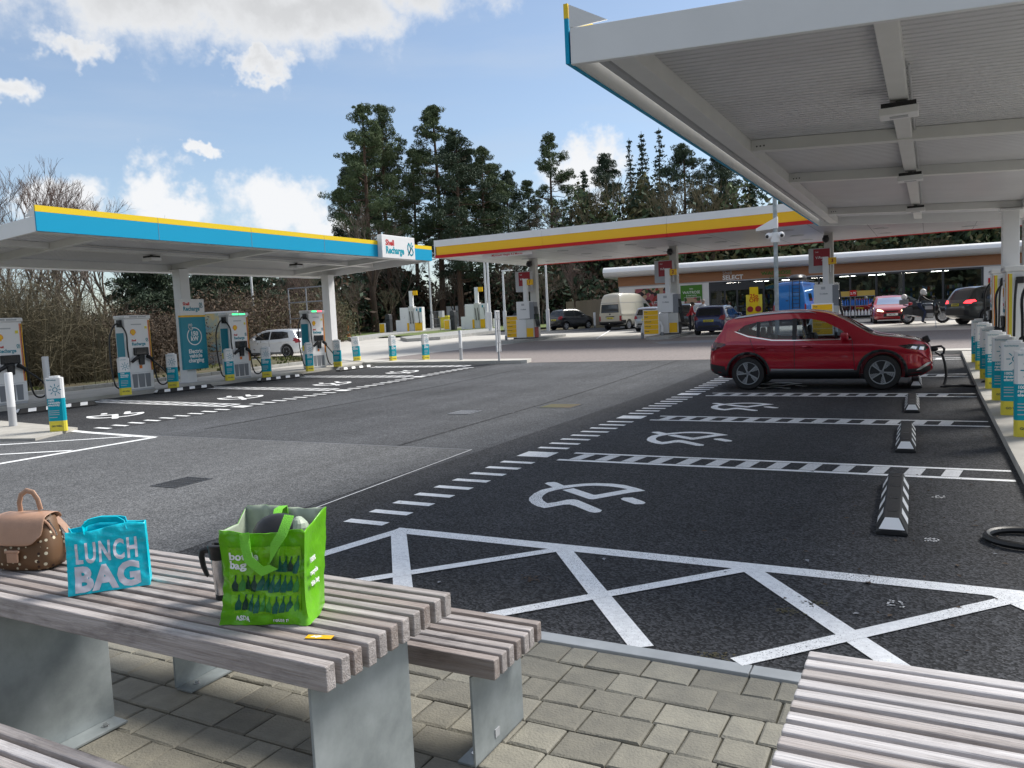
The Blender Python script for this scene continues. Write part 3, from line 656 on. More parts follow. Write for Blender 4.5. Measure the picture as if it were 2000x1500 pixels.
for row, (v0, n, u0) in enumerate(((.14, 10, .13), (.36, 11, .12), (.575, 5, .58))):
    for k in range(n):
        u = u0+k*(.93-u0)/n; hgt = .175 if row < 2 else .17; sl = .035
        bm0 = MB().prism([(x+y*.5, y) for x, y in BOT], 0, .0001).mesh('bottle', 'bottle_dark')
        wrap(bm0, fr, 'bottle_print', rb.choice(('bottle_dark', 'bottle_mid', 'bottle_mid', 'bottle_pale')), BB, (u, u+.082, v0-.03*(u-.5)+rb.uniform(-.01, .01), v0+hgt-.03*(u-.5)), .006)
t1 = text_mesh('ASDA', .1, .04, ext=0); wrap(t1, fr, 'lettering', 'text_white', BB, (.13, .33, .045, .10), .008)
t1 = text_mesh('reuse me', .1, .02, ext=0); wrap(t1, fr, 'lettering', 'text_white', BB, (.62, .86, .03, .065), .008)
Fs = face_m((W_*.478, .02, 0), (1, 0, .05))
for v, s in ((.19, '100%'), (.15, 'recycle'), (.115, 'this bag')): txt(s, .022, 'text_white', BB, Fs, -.03, v, off=.012)
# top band, straps, things inside
top = [(-W_*.18, -.083), (W_*.22, -.083)]
def strap(y, x0, x1, drop, out):
    pts = [(x0, y-.004, hb-.085), (x0, y-.010, hb-.032), (x0+.002, y-out*.7, hb-.075), (x0+.012, y-out, hb-drop*.75), ((x0+x1)/2-.01, y-out*1.15, hb-drop), ((x0+x1)/2+.03, y-out*1.15, hb-drop*.9), (x1-.03, y-out*.8, hb-drop*.45), (x1-.005, y-.012, hb-.035), (x1, y+.04, hb+.012)]
    return MB().ribbon(pts, .032, n=[Vector((1, 0, .25))]*3+[Vector((.9, 0, .5)), Vector((.1, 0, 1)), Vector((-.3, 0, 1)), Vector((1, 0, -.5)), Vector((1, 0, -.3)), Vector((1, .2, 0))], th=.0014).build('handle', 'bag_strap', BB, smooth=True, ang=70)
strap(-.085, -W_*.16, W_*.30, .155, .018)
MB().ribbon([(W_*.0, .115, hb-.03), (W_*.0, .112, hb+.006), (-.004, .08, hb+.003), (.006, .03, hb-.03), (.0, .0, hb-.05)], .030, n=[Vector((1, 0, 0)), Vector((1, 0, 0)), Vector((.9, .4, .2)), Vector((.5, .5, .4)), Vector((1, 0, 0))], th=.0014).build('handle', 'bag_strap', BB, smooth=True)
CT = thing('dark_bottle_top', 'black rounded pouch poking out of the lime green bag', 'pouch', (ctr.x+.01, ctr.y+.035, TZ+.02), ang)
MB().sph((-.005, 0, .245), .088, 16, 10, (1.05, .75, .80)).lathe([(.06, .0), (.06, .1), (.06, .235)], 16).build('pouch_body', 'black_plastic', CT, smooth=True)
CT2 = thing('plastic_packet', 'crinkled clear plastic packet inside the lime green bag', 'packet', (ctr.x+.075, ctr.y+.055, TZ+.02), ang)
b = MB(); b.sph((0, 0, .255), .05, 14, 10, (.7, .8, 1.0)); b.lathe([(.025, 0), (.03, .15), (.03, .22)], 12)
o = b.build('packet_body', 'bag_lining', CT2, smooth=False)
for v in o.data.vertices: v.co += Vector((noise.noise(v.co*30), noise.noise(v.co*30+Vector((5, 0, 0))), noise.noise(v.co*30+Vector((0, 5, 0)))))*.006
# travel mug
p = G((430, 1172), TZ)
MG = thing('travel_mug', 'brushed steel travel mug with black lid and handle, beside the lime green bag', 'mug', (p.x, p.y+.02, TZ), math.radians(12))
MB().lathe([(.0275, .004), (.029, .018), (.0365, .15), (.0385, .162)], 28).build('steel_cup', 'steel', MG, smooth=True)
MB().lathe([(.0265, 0), (.0290, .002), (.0298, .020), (.0292, .021)], 24).build('base_ring', 'black_plastic', MG, smooth=True)
l = MB().lathe([(.0372, .148), (.0402, .150), (.0415, .176), (.0425, .190), (.0445, .1925), (.0445, .200), (.040, .203), (.030, .203), (.028, .198), (.001, .197)], 28).build('lid', 'black_plastic', MG, smooth=True)
MB().box(-.022, .004, -.008, .008, .197, .206).build('sip_slider', 'black_plastic', l, bevel=.003)
MB().tube([(-.036, 0, .170), (-.060, 0, .176), (-.078, 0, .170), (-.083, 0, .15), (-.078, 0, .115), (-.066, 0, .085), (-.060, 0, .078)], [.009, .009, .0095, .009, .0085, .007, .005], 10, flat=1.3).build('handle', 'black_plastic', MG, smooth=True)
# backpack at the table's left
p = G((40, 1122), TZ)
mat('tan_leather', (.46, .27, .18), .45, var=.06, scale=20, bump=.1, bscale=120)
mb_ = mat('printed_canvas', (.135, .068, .030), .55)
t = mb_.node_tree; bs = t.nodes['Principled BSDF']; tcn = t.nodes.new('ShaderNodeTexCoord')
prev = None
for sc_, thr, cc, off in ((34, .235, (.70, .62, .45, 1), (0, 0, 0)), (31, .19, (.035, .012, .008, 1), (3.3, 1.2, 7.7))):
    mp_ = t.nodes.new('ShaderNodeMapping'); mp_.inputs['Location'].default_value = off; t.links.new(tcn.outputs['Object'], mp_.inputs[0])
    vo = t.nodes.new('ShaderNodeTexVoronoi'); vo.inputs['Scale'].default_value = sc_; vo.inputs['Randomness'].default_value = .6; t.links.new(mp_.outputs[0], vo.inputs['Vector'])
    lt = t.nodes.new('ShaderNodeMath'); lt.operation = 'LESS_THAN'; lt.inputs[1].default_value = thr; t.links.new(vo.outputs['Distance'], lt.inputs[0])
    mx = t.nodes.new('ShaderNodeMix'); mx.data_type = 'RGBA'; t.links.new(lt.outputs[0], mx.inputs[0]); mx.inputs[7].default_value = cc
    if prev is None: mx.inputs[6].default_value = (.135, .068, .030, 1)
    else: t.links.new(prev, mx.inputs[6])
    prev = mx.outputs[2]
t.links.new(prev, bs.inputs['Base Color'])
BP = thing('backpack', 'brown flowered backpack with tan leather flap and handle on the table', 'backpack', (p.x-.065, p.y+.085, TZ), math.radians(18))
def rounded_loft(rings, n=28, e=3.2):
    vs = []; fs = []
    for (cx_, cy_, z, rx, ry) in rings:
        for k in range(n):
            a_ = 2*PI*k/n; c_, s_ = math.cos(a_), math.sin(a_)
            vs.append((cx_+rx*math.copysign(abs(c_)**(2/e), c_), cy_+ry*math.copysign(abs(s_)**(2/e), s_), z))
    for j in range(len(rings)-1):
        for k in range(n): fs.append((j*n+k, j*n+(k+1) % n, (j+1)*n+(k+1) % n, (j+1)*n+k))
    fs += [list(range(n))[::-1], [(len(rings)-1)*n+k for k in range(n)]]
    return vs, fs
b = MB(); b.add(*rounded_loft([(0, 0, 0, .105, .055), (0, 0, .012, .135, .075), (0, 0, .05, .143, .080), (0, .004, .11, .138, .074), (-.002, .010, .17, .122, .062), (-.004, .016, .215, .108, .050), (-.005, .018, .228, .095, .042)]))
b.build('body', 'printed_canvas', BP, smooth=True, ang=60)
# flap: curved sheet over the top and down the front
vs = []; NF = 12
path = [(.060, .200), (.052, .226), (.020, .238), (-.030, .236), (-.056, .220), (-.068, .185), (-.080, .140), (-.088, .112)]
for i, (yy, zz) in enumerate(path):
    for k in range(NF+1):
        u = -1+2*k/NF; wd = .112+(.010 if i > 2 else 0); drop = (.030*abs(u)**4 if i == len(path)-1 else 0) + (.012*abs(u)**6 if i >= 4 else 0)
        vs.append((u*wd*(1-.14*(abs(u)**3 if i == len(path)-1 else 0)), yy+.012*abs(u)**3, zz-.004*u*u+drop))
fs = [(i*(NF+1)+k, i*(NF+1)+k+1, (i+1)*(NF+1)+k+1, (i+1)*(NF+1)+k) for i in range(len(path)-1) for k in range(NF)]
o = MB().add(vs, fs).build('flap', 'tan_leather', BP, smooth=True, ang=80); sm = o.modifiers.new('Solidify', 'SOLIDIFY'); sm.thickness = .005; sb = o.modifiers.new('Subsurf', 'SUBSURF'); sb.levels = 1; sb.render_levels = 1
MB().tube([(-.045, .02, .234), (-.048, .02, .27), (-.036, .02, .305), (-.008, .02, .322), (.022, .02, .315), (.042, .02, .285), (.052, .02, .240)], .0075, 10, flat=1.5).build('handle', 'tan_leather', BP, smooth=True)
MB().ribbon([(.10, .045, .20), (.13, .05, .165), (.165, .052, .115), (.20, .05, .085), (.21, .045, .065), (.17, .04, .060), (.12, .05, .055)], .024, n=[Vector((.3, .9, .3))]*7, th=.002).build('shoulder_strap', 'tan_leather', BP, smooth=True)
MB().ribbon([(.108, -.01, .205), (.128, .0, .155), (.130, .005, .135)], .006, n=Vector((0, 1, 0)), th=.002).build('zip_pull', 'chrome', BP)
MB().box(-.035, .03, -.098, -.088, .085, .097).box(-.028, .022, -.096, -.086, .045, .085).build('buckle_tab', 'tan_leather', BP, bevel=.003)
MB().tube([(.098, -.030, .214), (.115, -.02, .19), (.125, -.005, .150), (.126, .01, .12)], .005, 8).build('side_zip', 'tan_leather', BP, smooth=True)
# key card with a lightning bolt
p = G((624, 1245), TZ)
mat('card_amber', (.86, .46, .01), .35)
KC = thing('charge_card', 'small amber plastic card with a white lightning bolt lying on the table edge', 'card', (p.x, p.y, TZ+.001), math.radians(17))
MB().box(-.043, .043, -.0135, .0135, 0, .0016).build('card_body', 'card_amber', KC, bevel=.0006)
MB().prism([(-.030, -.005), (-.018, .008), (-.016, .003), (.004, .010), (-.001, .003), (.010, .003), (-.010, -.010), (-.012, -.004)], .0017, .0021).build('bolt_print', 'text_white', KC)
# ================================================================== CANOPIES
def plug_icon(parent, F, u, v, s, m, name='plug_emblem'):
    """plug-and-leaf line emblem, s = height"""
    b = MB(F @ Matrix.Translation((u, v, .002)) @ Matrix.Scale(s, 4)); r = .055
    def stroke(pts):
        for p, q in zip(pts[:-1], pts[1:]):
            P_, Q_ = Vector(p), Vector(q); t_ = (Q_-P_).normalized(); n_ = Vector((-t_.y, t_.x))*r; P_ -= t_*r*.5; Q_ += t_*r*.5
            b.prism([P_+n_, P_-n_, Q_-n_, Q_+n_], 0, .004/s)
    stroke([(-.36, -.5), (.0, -.02), (.0, .10), (-.22, .45), (-.36, .25), (-.38, -.02), (-.26, -.30), (-.36, -.5)][0:7])
    stroke([(-.30, -.44), (-.1, -.20), (.02, .02)]); stroke([(-.12, -.42), (.08, -.5), (.26, -.42), (.34, -.22), (.24, -.05), (.16, .06), (.22, .22), (.32, .28)]); stroke([(.06, .30), (.16, .5)])
    return b.build(name, m, parent)
def flood_light(parent, x, y, z):
    o = MB(Matrix.Translation((x, y, z))).box(-.19, .19, -.15, .15, -.16, -.08).build('flood_light', 'white_plastic', parent, bevel=.01)
    MB(Matrix.Translation((x, y, z))).box(-.17, .17, -.13, .13, -.079, -.03).build('heat_sink', 'black_plastic', o)
    MB(Matrix.Translation((x, y, z))).box(-.09, .09, -.05, .05, -.165, -.1605).build('lamp_glass', 'light_grey', o)
    MB(Matrix.Translation((x, y, z))).box(-.03, .03, -.02, .02, -.03, .02).build('bracket', 'mid_grey', o)
    return o
def charge_canopy(label, xf, xr, y0, y1, zf, zr, cols, beams, lights, sgn, xmid):
    t = thing('charging_canopy', label, 'canopy', (0, 0, 0))
    sl = (zr-zf)/(xr-xf); zz = lambda x: zf+(x-xf)*sl
    b = MB(); lo, hi = min(xf, xr)+.12, max(xf, xr)-.05; n = int((y1-y0-.2)/.125)
    for k in range(n):               # ribbed deck
        a = y0+.1+k*.125; e = .125
        for (p, q, dz, dz2) in ((0, .62, .20, .20), (.62, .68, .20, .211), (.68, .94, .211, .211), (.94, 1, .211, .20)):
            b.add([(lo, a+p*e, zz(lo)+dz), (hi, a+p*e, zz(hi)+dz), (hi, a+q*e, zz(hi)+dz2), (lo, a+q*e, zz(lo)+dz2)], [(0, 1, 2, 3)])
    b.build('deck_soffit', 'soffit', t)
    def beam(name, xa, xb, ya, yb, dz0, dz1, m='beam_paint'):
        vs = [(x, y, zz(x)+dz) for dz in (dz0, dz1) for y in (ya, yb) for x in (xa, xb)]
        return MB().add(vs, [(0, 2, 3, 1), (4, 5, 7, 6), (0, 1, 5, 4), (2, 6, 7, 3), (0, 4, 6, 2), (1, 3, 7, 5)]).build(name, m, t, bevel=.006)
    beam('roof_sheet', min(xf, xr)+.1, max(xf, xr)-.02, y0+.06, y1-.06, .228, .27, 'white_coat')
    sx = 1 if xr > xf else -1
    beam('edge_beam', *sorted((xf+sx*.30, xf+sx*.52)), y0+.14, y1-.14, .02, .199); beam('rear_beam', *sorted((xr-sx*.32, xr-sx*.1)), y0+.14, y1-.14, .0, .199)
    for y in beams:
        o = beam('cross_beam', *sorted((xf+sx*.52, xr-sx*.32)), y-.09, y+.09, .04, .199)
        for d in (0, .05, .1): MB().lathe([(.012, 0), (.012, .01)], 6, (xf+sx*(.60+d), y-.1, zz(xf+sx*.6)+.10), 'y').build('bolt', 'dark_grey', o)
    ys = [y0+.14]+sorted(beams)+[y1-.14]
    for a, c in zip(ys[:-1], ys[1:]): beam('purlin', xmid-.09, xmid+.09, a+.092, c-.092, .06, .198)
    # end panels (white) and the coloured long fascia
    beam('end_fascia', *sorted((xf+sx*.012, xr)), y0, y0+.055, -.03, .28, 'white_coat'); beam('end_fascia', *sorted((xf+sx*.012, xr)), y1-.055, y1, -.03, .28, 'white_coat')
    MB().box(*sorted((xr, xr+sx*.03)), y0+.002, y1-.002, zr-.03, zr+.28).build('rear_fascia', 'white_coat', t)
    x0, x1 = sorted((xf, xf-sx*.035))
    MB().box(x0, x1, y0-.005, y1+.005, zf-.02, zf+.365).build('fascia_panel', 'cyan', t); MB().box(x0-.002, x1+.002, y0-.006, y1+.006, zf+.365, zf+.49).build('fascia_stripe', 'yellow', t)
    MB().box(*sorted((xf+sx*.004, xf+sx*.03)), y0+.06, y1-.06, zf-.012, zf+.30).build('fascia_back', 'beam_paint', t)
    for k in range(1, 5):
        yy = y0+(y1-y0)*k/5; MB().box(x0-.0035, x1+.0035, yy-.004, yy+.004, zf-.02, zf+.488).build('panel_joint', 'mid_grey', t)
    for yy in (y0, y1):
        MB(Matrix(((0, 0, sx*0, 0), (0, 0, 0, 0), (0, 0, 0, 0), (0, 0, 0, 1))) if False else I4).add([(xf+sx*.01, yy+d, z) if k != 2 else (xf+sx*.36, yy+d, zf+.28) for d in (0, .02) for k, z in enumerate((zf+.28, zf+.48, 0))], [(0, 1, 2), (5, 4, 3), (0, 3, 4, 1), (1, 4, 5, 2), (2, 5, 3, 0)]).build('gusset', 'white_coat', t)
    MB().tube([(xf+sx*.16, y0+.15, zf+.10), (xf+sx*.16, y1-.15, zf+.10)], .05, 8).build('gutter', 'light_grey', t, smooth=True)
    for (cx_, cy_) in cols:
        zb = gz(cx_, cy_)+.10; o = MB().box(cx_-.17, cx_+.17, cy_-.17, cy_+.17, zb, zz(cx_)+.02).build('column', 'white_coat', t, bevel=.012)
        MB().box(cx_-.24, cx_+.24, cy_-.24, cy_+.24, zb, zb+.02).build('base_plate', 'light_grey', o)
        MB().box(cx_-.22, cx_+.22, cy_-.22, cy_+.22, zz(cx_)-.03, zz(cx_)+.015).build('cap_plate', 'white_coat', o)
    for y in lights: flood_light(t, xmid, y, zz(xmid)+.06)
    b = MB(); b.tube([(xmid+.12, y0+2, zz(xmid)+.15), (xmid+.12, y1-2, zz(xmid)+.15)], .012, 6); b.build('conduit', 'light_grey', t)
    return t
CL = charge_canopy('long flat charging canopy on the left with cyan and yellow fascia above four chargers', -15.7, -20.95, 9.65, 23.75, 3.90, 3.62, [(-20.35, 16.85), (-20.25, 23.45), (-20.35, 10.3)], [16.85, 22.2, 11.5], [14.2, 19.6], -1, -18.2)
CRr = charge_canopy('charging canopy overhanging the bays on the right, seen from below, above the red car', -2.8, 2.15, 6.6, 24.1, 3.93, 3.62, [(1.62, 21.65), (1.62, 12.0)], [12.0, 15.45, 21.65], [9.7, 15.0, 20.3], 1, -.30)
# Shell Recharge box on the left canopy's fascia
SG = thing('fascia_sign', 'white box sign lettered Recharge fixed to the far end of the cyan fascia', 'sign')
MB().box(-15.66, -15.48, 20.62, 22.45, 3.84, 4.58).build('sign_box', 'white_plastic', SG, bevel=.015)
Fg = face_m((-15.48, 21.535, 4.21), (1, 0, 0))
txt('Shell', .25, 'red', SG, Fg, -.72, .12, .03, 'LEFT'); txt('Recharge', .31, 'teal_bright', SG, Fg, -.72, -.12, .035, 'LEFT', sx=.86); plug_icon(SG, Fg, .66, -.02, .42, 'teal_bright')
# pylon sign in front of the left canopy's column
PS = thing('charging_sign', 'tall teal sign board reading 150 kW Electric vehicle charging on the canopy column', 'sign')
sx_, sy_ = -20.06, 16.90; zb = 0.19
MB().box(sx_-.05, sx_+.05, sy_-.46, sy_+.46, zb+.42, zb+2.02).build('sign_board', 'teal', PS, bevel=.01)
MB().box(sx_-.052, sx_+.052, sy_-.46, sy_+.46, zb+2.075, zb+2.57).build('sign_header', 'white_plastic', PS, bevel=.01); MB().box(sx_-.051, sx_+.051, sy_-.46, sy_+.46, zb+2.02, zb+2.075).build('sign_stripe', 'shell_yellow', PS)
MB().box(sx_-.13, sx_-.05, sy_-.2, sy_+.2, zb+.6, zb+2.3).build('bracket', 'light_grey', PS)
Fg = face_m((sx_+.052, sy_, zb), (1, 0, 0))
txt('Shell', .13, 'red', PS, Fg, -.34, 2.42, .03, 'LEFT'); txt('Recharge', .18, 'teal', PS, Fg, -.34, 2.27, .03, 'LEFT', sx=.9); plug_icon(PS, Fg, .33, 2.38, .16, 'teal')
ring = MB(Fg @ Matrix.Translation((0, 1.43, .003)))
for k in range(40):
    a, c = 2*PI*k/40, 2*PI*(k+1)/40
    if 1.75 < a < 2.35: continue
    ring.add([(r*math.cos(q), r*math.sin(q), 0) for q in (a, c) for r in (.245, .275)], [(0, 1, 3, 2)])
ring.build('ring_emblem', 'text_white', PS); plug_icon(PS, Fg, -.12, 1.72, .2, 'text_white')
txt('150\nkW', .185, 'text_white', PS, Fg, 0, 1.43, .035); txt('Electric\nvehicle\ncharging', .17, 'text_white', PS, Fg, 0, .83, .03)
# ================================================================== CHARGERS
def shell_emblem(parent, F, u, v, s):
    b = MB(F @ Matrix.Translation((u, v, .003)) @ Matrix.Scale(s, 4)); N = 14
    arc = [(math.cos(math.radians(200-220*k/N))*(.5+.03*(k % 2)), math.sin(math.radians(200-220*k/N))*(.5+.03*(k % 2))+.05) for k in range(N+1)]
    pts = [(-.22, -.45), (.22, -.45), (.30, -.22)]+arc[::-1]+[(-.30, -.22)]
    o = b.prism(pts, 0, .004/s).build('shell_emblem', 'orange', parent)
    b = MB(F @ Matrix.Translation((u, v, .0072)) @ Matrix.Scale(s*.84, 4)); b.prism(pts, 0, .003/s).build('emblem_fill', 'shell_yellow', o)
    return o
def cable_path(a, b, low, out, n=14):
    pts = []
    for i in range(n+1):
        t = i/n; p = Vector(a).lerp(Vector(b), t); s = math.sin(PI*t); p += Vector(out)*s; p.z -= low*s; pts.append(p)
    return pts
def make_charger():
    t = thing('ev_charger', 'x', 'charger', group='rapid chargers')
    hw, dp, H = .40, .21, 2.10                      # half width (y), half depth (x); front faces +x
    MB().box(-dp, dp, -hw, hw, .05, H-.10).build('cabinet', 'white_plastic', t, bevel=.02)
    MB().box(-dp-.02, dp+.035, -hw-.02, hw+.02, H-.10, H).build('hood', 'white_plastic', t, bevel=.025)
    MB().box(-dp+.02, dp-.02, -hw+.02, hw-.02, 0, .05).build('plinth_base', 'light_grey', t)
    F = face_m((dp, 0, 0), (1, 0, 0))
    txt('Shell', .075, 'red', t, F, -.22, 1.40, .03, 'LEFT'); txt('Recharge', .12, 'teal', t, F, -.22, 1.30, .03, 'LEFT', sx=.95); plug_icon(t, F, .27, 1.41, .10, 'teal'); shell_emblem(t, F, -.16, 1.62, .17)
    MB(F).box(-.20, .27, .985, 1.20, .003, .05).build('screen_surround', 'black_plastic', t, bevel=.02)
    s = MB(F).box(-.13, .17, 1.02, 1.17, .0505, .054).build('screen', 'dark_glass', t)
    MB(F).prism([(-.05, .72), (.10, .72), (.12, .985), (-.07, .985)], .003, .06).build('holster', 'black_plastic', t, bevel=.01)
    MB(F).box(-.045, .045, .615, .705, .002, .006).build('hazard_label', 'orange', t); MB(F).box(.22, .29, 1.72, 1.79, .002, .005).build('bee_label', 'bollard_yellow', t); MB(F).box(-.20, .12, 1.83, 1.86, .002, .005).build('serial_label', 'light_grey', t)
    MB(F).box(-.36, .33, .505, .512, .001, .004).build('panel_seam', 'light_grey', t)
    for a, c in ((-.29, -.125), (-.11, .10), (.115, .285)): MB(F).prism([(a+.02, .09), (c-.01, .09), (c, .47), (a, .47)], .002, .006).build('vent_grille', 'mid_grey', t)
    for k, (m_, a) in enumerate((('orange', .325), ('deep_red', .35), ('shell_yellow', .37))): MB(F).box(a, a+.018, .55, 1.96, .0015+k*.0004, .004+k*.0004).build('side_stripe', m_, t)
    for k, (m_, a) in enumerate((('orange', -.185), ('bollard_yellow', -.165))): MB(face_m((0, hw, 0), (0, 1, 0))).box(a, a+.018+.03*k, .55, 1.96, .002, .004).build('side_stripe', m_, t)
    L = face_m((0, -hw, 0), (0, -1, 0)); MB(L).box(-.17, .15, .85, 1.62, .002, .006).build('teal_panel', 'teal', t); MB(L).box(-.17, .15, .66, .845, .002, .006).build('yellow_panel', 'bollard_yellow', t)
    hk = MB(L).box(.0, .12, 1.78, 1.98, .003, .10).build('cable_hook', 'black_plastic', t, bevel=.01)
    MB(face_m((0, hw, 0), (0, 1, 0))).box(-.06, .06, 1.78, 1.9, .003, .09).build('cable_hook', 'black_plastic', t, bevel=.01)
    MB(F).box(-.26, -.02, 2.035, 2.075, .036, .042).build('status_light', 'light_grey', t); MB(F).box(.02, .26, 2.035, 2.075, .036, .042).build('status_light', 'light_grey', t)
    # two holstered connectors with their cables
    for s_, y in ((-1, -.27), (1, .30)):
        x = dp+.07; k = MB().tube([(x, y+s_*.05, .80), (x+.03, y, .86), (x+.05, y-s_*.12, .93)], [.035, .045, .055], 10).build('connector', 'black_plastic', t, smooth=True)
        MB().tube([(x+.05, y-s_*.12, .93), (x+.05, y-s_*.16, .95)], [.058, .052], 10).build('connector_head', 'black_rubber', k, smooth=True)
        hy = s_*(hw+.07)
        # long loop: from the hook near the top down to the plinth and back up to the connector
        pts = [Vector((.06, hy, 1.88)), Vector((.16, hy+s_*.02, 1.86)), Vector((dp+.10, hy-s_*.03, 1.60)), Vector((dp+.10, hy-s_*.03, 1.2)), Vector((dp+.10, hy-s_*.05, .75)), Vector((dp+.08, hy+s_*.05, .35)), Vector((dp+.07, hy+s_*.18, .12)), Vector((dp+.04, hy+s_*.34, .16)), Vector((dp+.02, hy+s_*.40, .36)), Vector((.05, hy+s_*.32, .9)), Vector((-.02, hy+s_*.24, 1.5)), Vector((.0, hy+s_*.10, 1.82)), Vector((.06, hy, 1.90))]
        if s_ > 0: pts = [Vector((.05, hy-.02, 1.84)), Vector((.08, hy+.02, 1.5)), Vector((.09, hy+.03, 1.0)), Vector((.10, hy+.06, .5)), Vector((.13, hy+.14, .16)), Vector((.16, hy+.30, .10)), Vector((.19, hy+.42, .22)), Vector((.20, hy+.36, .42)), Vector((.22, hy+.16, .62)), Vector((x, y+.05, .80))]
        sm = []
        for i in range(len(pts)-1):
            p0, p1, p2, p3 = pts[max(i-1, 0)], pts[i], pts[i+1], pts[min(i+2, len(pts)-1)]
            for q in range(5):
                u = q/5; sm.append(.5*((2*p1)+(p2-p0)*u+(2*p0-5*p1+4*p2-p3)*u*u+(3*p1-p0-3*p2+p3)*u**3))
        MB().tube(sm+[pts[-1]], .021, 8).build('cable', 'cable_black', t, smooth=True)
    return t
ch0 = make_charger()
spots = [((-19.95, 11.15), 0, 'white rapid charger at the far left edge, cut by the picture frame'), ((-19.75, 14.6), 0, 'white rapid charger left of the 150 kW sign board'), ((-19.70, 18.2), 0, 'white rapid charger with green lights, just right of the 150 kW sign board'), ((-19.80, 21.95), 0, 'white rapid charger with green and red lights in front of the white car'),
         ((1.42, 21.0), PI, 'farthest rapid charger on the right-hand plinth, behind the bollards'), ((1.42, 17.4), PI, 'second farthest rapid charger on the right-hand plinth'), ((1.52, 13.6), PI, 'nearest rapid charger at the right picture edge')]
for i, ((x, y), rz, lab) in enumerate(spots):
    c = ch0 if i == 0 else copy_tree(ch0); c['label'] = lab; c.location = (x, y, gz(x, y)+.10); c.rotation_euler.z = rz
    if i in (2, 3):
        for k, q in enumerate([k for k in c.children if k.name.startswith('status_light')]): q.data = q.data.copy(); q.data.materials[0] = M['led_red' if (i == 3 and k) else 'led_green']
    if i == 99: [k for k in c.children if k.name.startswith('status_light')][1].data = MB(face_m((.21, 0, 0), (1, 0, 0))).box(.02, .26, 2.035, 2.075, .036, .042).mesh('status_light', 'led_red')
# ================================================================== BOLLARDS
def make_sleeve():
    """three-sided printed bollard cover"""
    t = thing('printed_bollard', 'x', 'bollard', group='printed bollard covers')
    R_ = .165; tri = []
    for k in range(3):
        a = math.radians(-90+120*k)
        for d in (-14, 0, 14): tri.append((R_*math.cos(a+math.radians(d))*(1.0 if d == 0 else .96), R_*math.sin(a+math.radians(d))*(1.0 if d == 0 else .96)))
    rot = math.radians(60); tri = [(x*math.cos(rot)-y*math.sin(rot), x*math.sin(rot)+y*math.cos(rot)) for x, y in tri]
    MB().prism(tri, .0, .19).build('yellow_foot', 'bollard_yellow', t); MB().prism(tri, .19, .60).build('teal_band', 'teal_bright', t); MB().prism(tri, .60, .97).build('white_top', 'white_plastic', t)
    MB().prism([(x*.62, y*.62) for x, y in tri], .97, 1.0).build('top_tab', 'white_plastic', t)
    for k in range(3):
        a = math.radians(-90+120*k); n = (math.cos(a), math.sin(a), 0); d = R_*.5*1.02
        # distance from the axis to the flat side
        d = max(x*n[0]+y*n[1] for x, y in tri); F = face_m((n[0]*d, n[1]*d, 0), n)
        txt('GO WELL', .042, 'text_dark', t, F, 0, .095, .02, off=.002); txt('100%\nrenewable\nelectricity', .052, 'text_white', t, F, -.115, .52, .03, 'LEFT', off=.002, sx=.92)
        for v in (.37, .335, .30, .25): MB(F).box(-.115, .06 if v > .26 else .02, v, v+.012, .001, .003).build('small_print', 'light_grey', t)
        txt('Shell Recharge', .028, 'teal', t, F, -.115, .93, .01, 'LEFT', off=.002)
        b = MB(F @ Matrix.Translation((.02, .755, .002)))
        for q in range(8):
            c_, s_ = math.cos(q*PI/4), math.sin(q*PI/4); P_ = [Vector((c_*r-s_*w_, s_*r+c_*w_)) for r, w_ in ((.062, -.006), (.108, -.006), (.108, .006), (.062, .006))]; b.prism(P_, 0, .0015)
        for q in range(16):
            a0, a1 = 2*PI*q/16, 2*PI*(q+1)/16; b.add([(r*math.cos(z), r*math.sin(z), .0012) for z in (a0, a1) for r in (.032, .045)], [(0, 1, 3, 2)])
        b.build('sun_emblem', 'teal', t)
    return t
sl0 = make_sleeve()
def gl_on(px): 
    p = G(px, .10); return p
places = []
for px, rz, lab in (((118, 841), 35, 'printed bollard standing on the corner island by the hatched road marking'), ((245, 771), 70, 'printed bollard left of the second charger'), ((340, 758), 38, 'printed bollard beside the foot of the 150 kW sign board'), ((448, 743), 75, 'printed bollard left of the charger with green lights'), ((522, 737), 40, 'printed bollard right of the charger with green lights'), ((604, 725), 75, 'printed bollard in front of the charger beside the white car'), ((660, 716), 40, 'printed bollard in front of the far column of the left canopy'),
                    ((698, 705), 38, 'leaning printed bollard on the far island, nearest the canopy column'), ((767, 705), 78, 'printed bollard, second from left on the far island'), ((831, 703), 72, 'printed bollard on the far island next to the plain white bollard')):
    p = G(px, .05 if px[0] < 130 else .10); places.append((p, rz, lab))
for y, lab in ((10.55, 'closest printed bollard at the right picture edge'), (12.45, 'second closest printed bollard in the right-hand row'), (14.2, 'third closest printed bollard in the right-hand row'), (15.9, 'fourth closest printed bollard in the right-hand row'), (17.6, 'fifth closest printed bollard in the right-hand row'), (19.4, 'second farthest printed bollard in the right-hand row'), (21.2, 'farthest printed bollard in the right-hand row')):
    x = .98; places.append((Vector((x, y, gz(x, y)+.10)), -4, lab))
for i, (p, rz, lab) in enumerate(places):
    c = sl0 if i == 0 else copy_tree(sl0); c['label'] = lab; c.location = p; c.rotation_euler.z = math.radians(rz)
    if 'leaning' in lab: c.rotation_euler.y = -.05
def plain_bollard(p, lab, h=1.05, r=.055, grey=.45):
    t = thing('bollard', lab, 'bollard', p, group='plain round bollards')
    MB().lathe([(r, 0), (r, h*grey)], 18).build('grey_sleeve', 'mid_grey' if grey < .3 else 'light_grey', t, smooth=True); MB().lathe([(r*1.01, h*grey), (r*1.01, h-.015), (r*.85, h)], 18).build('white_tube', 'white_coat', t, smooth=True)
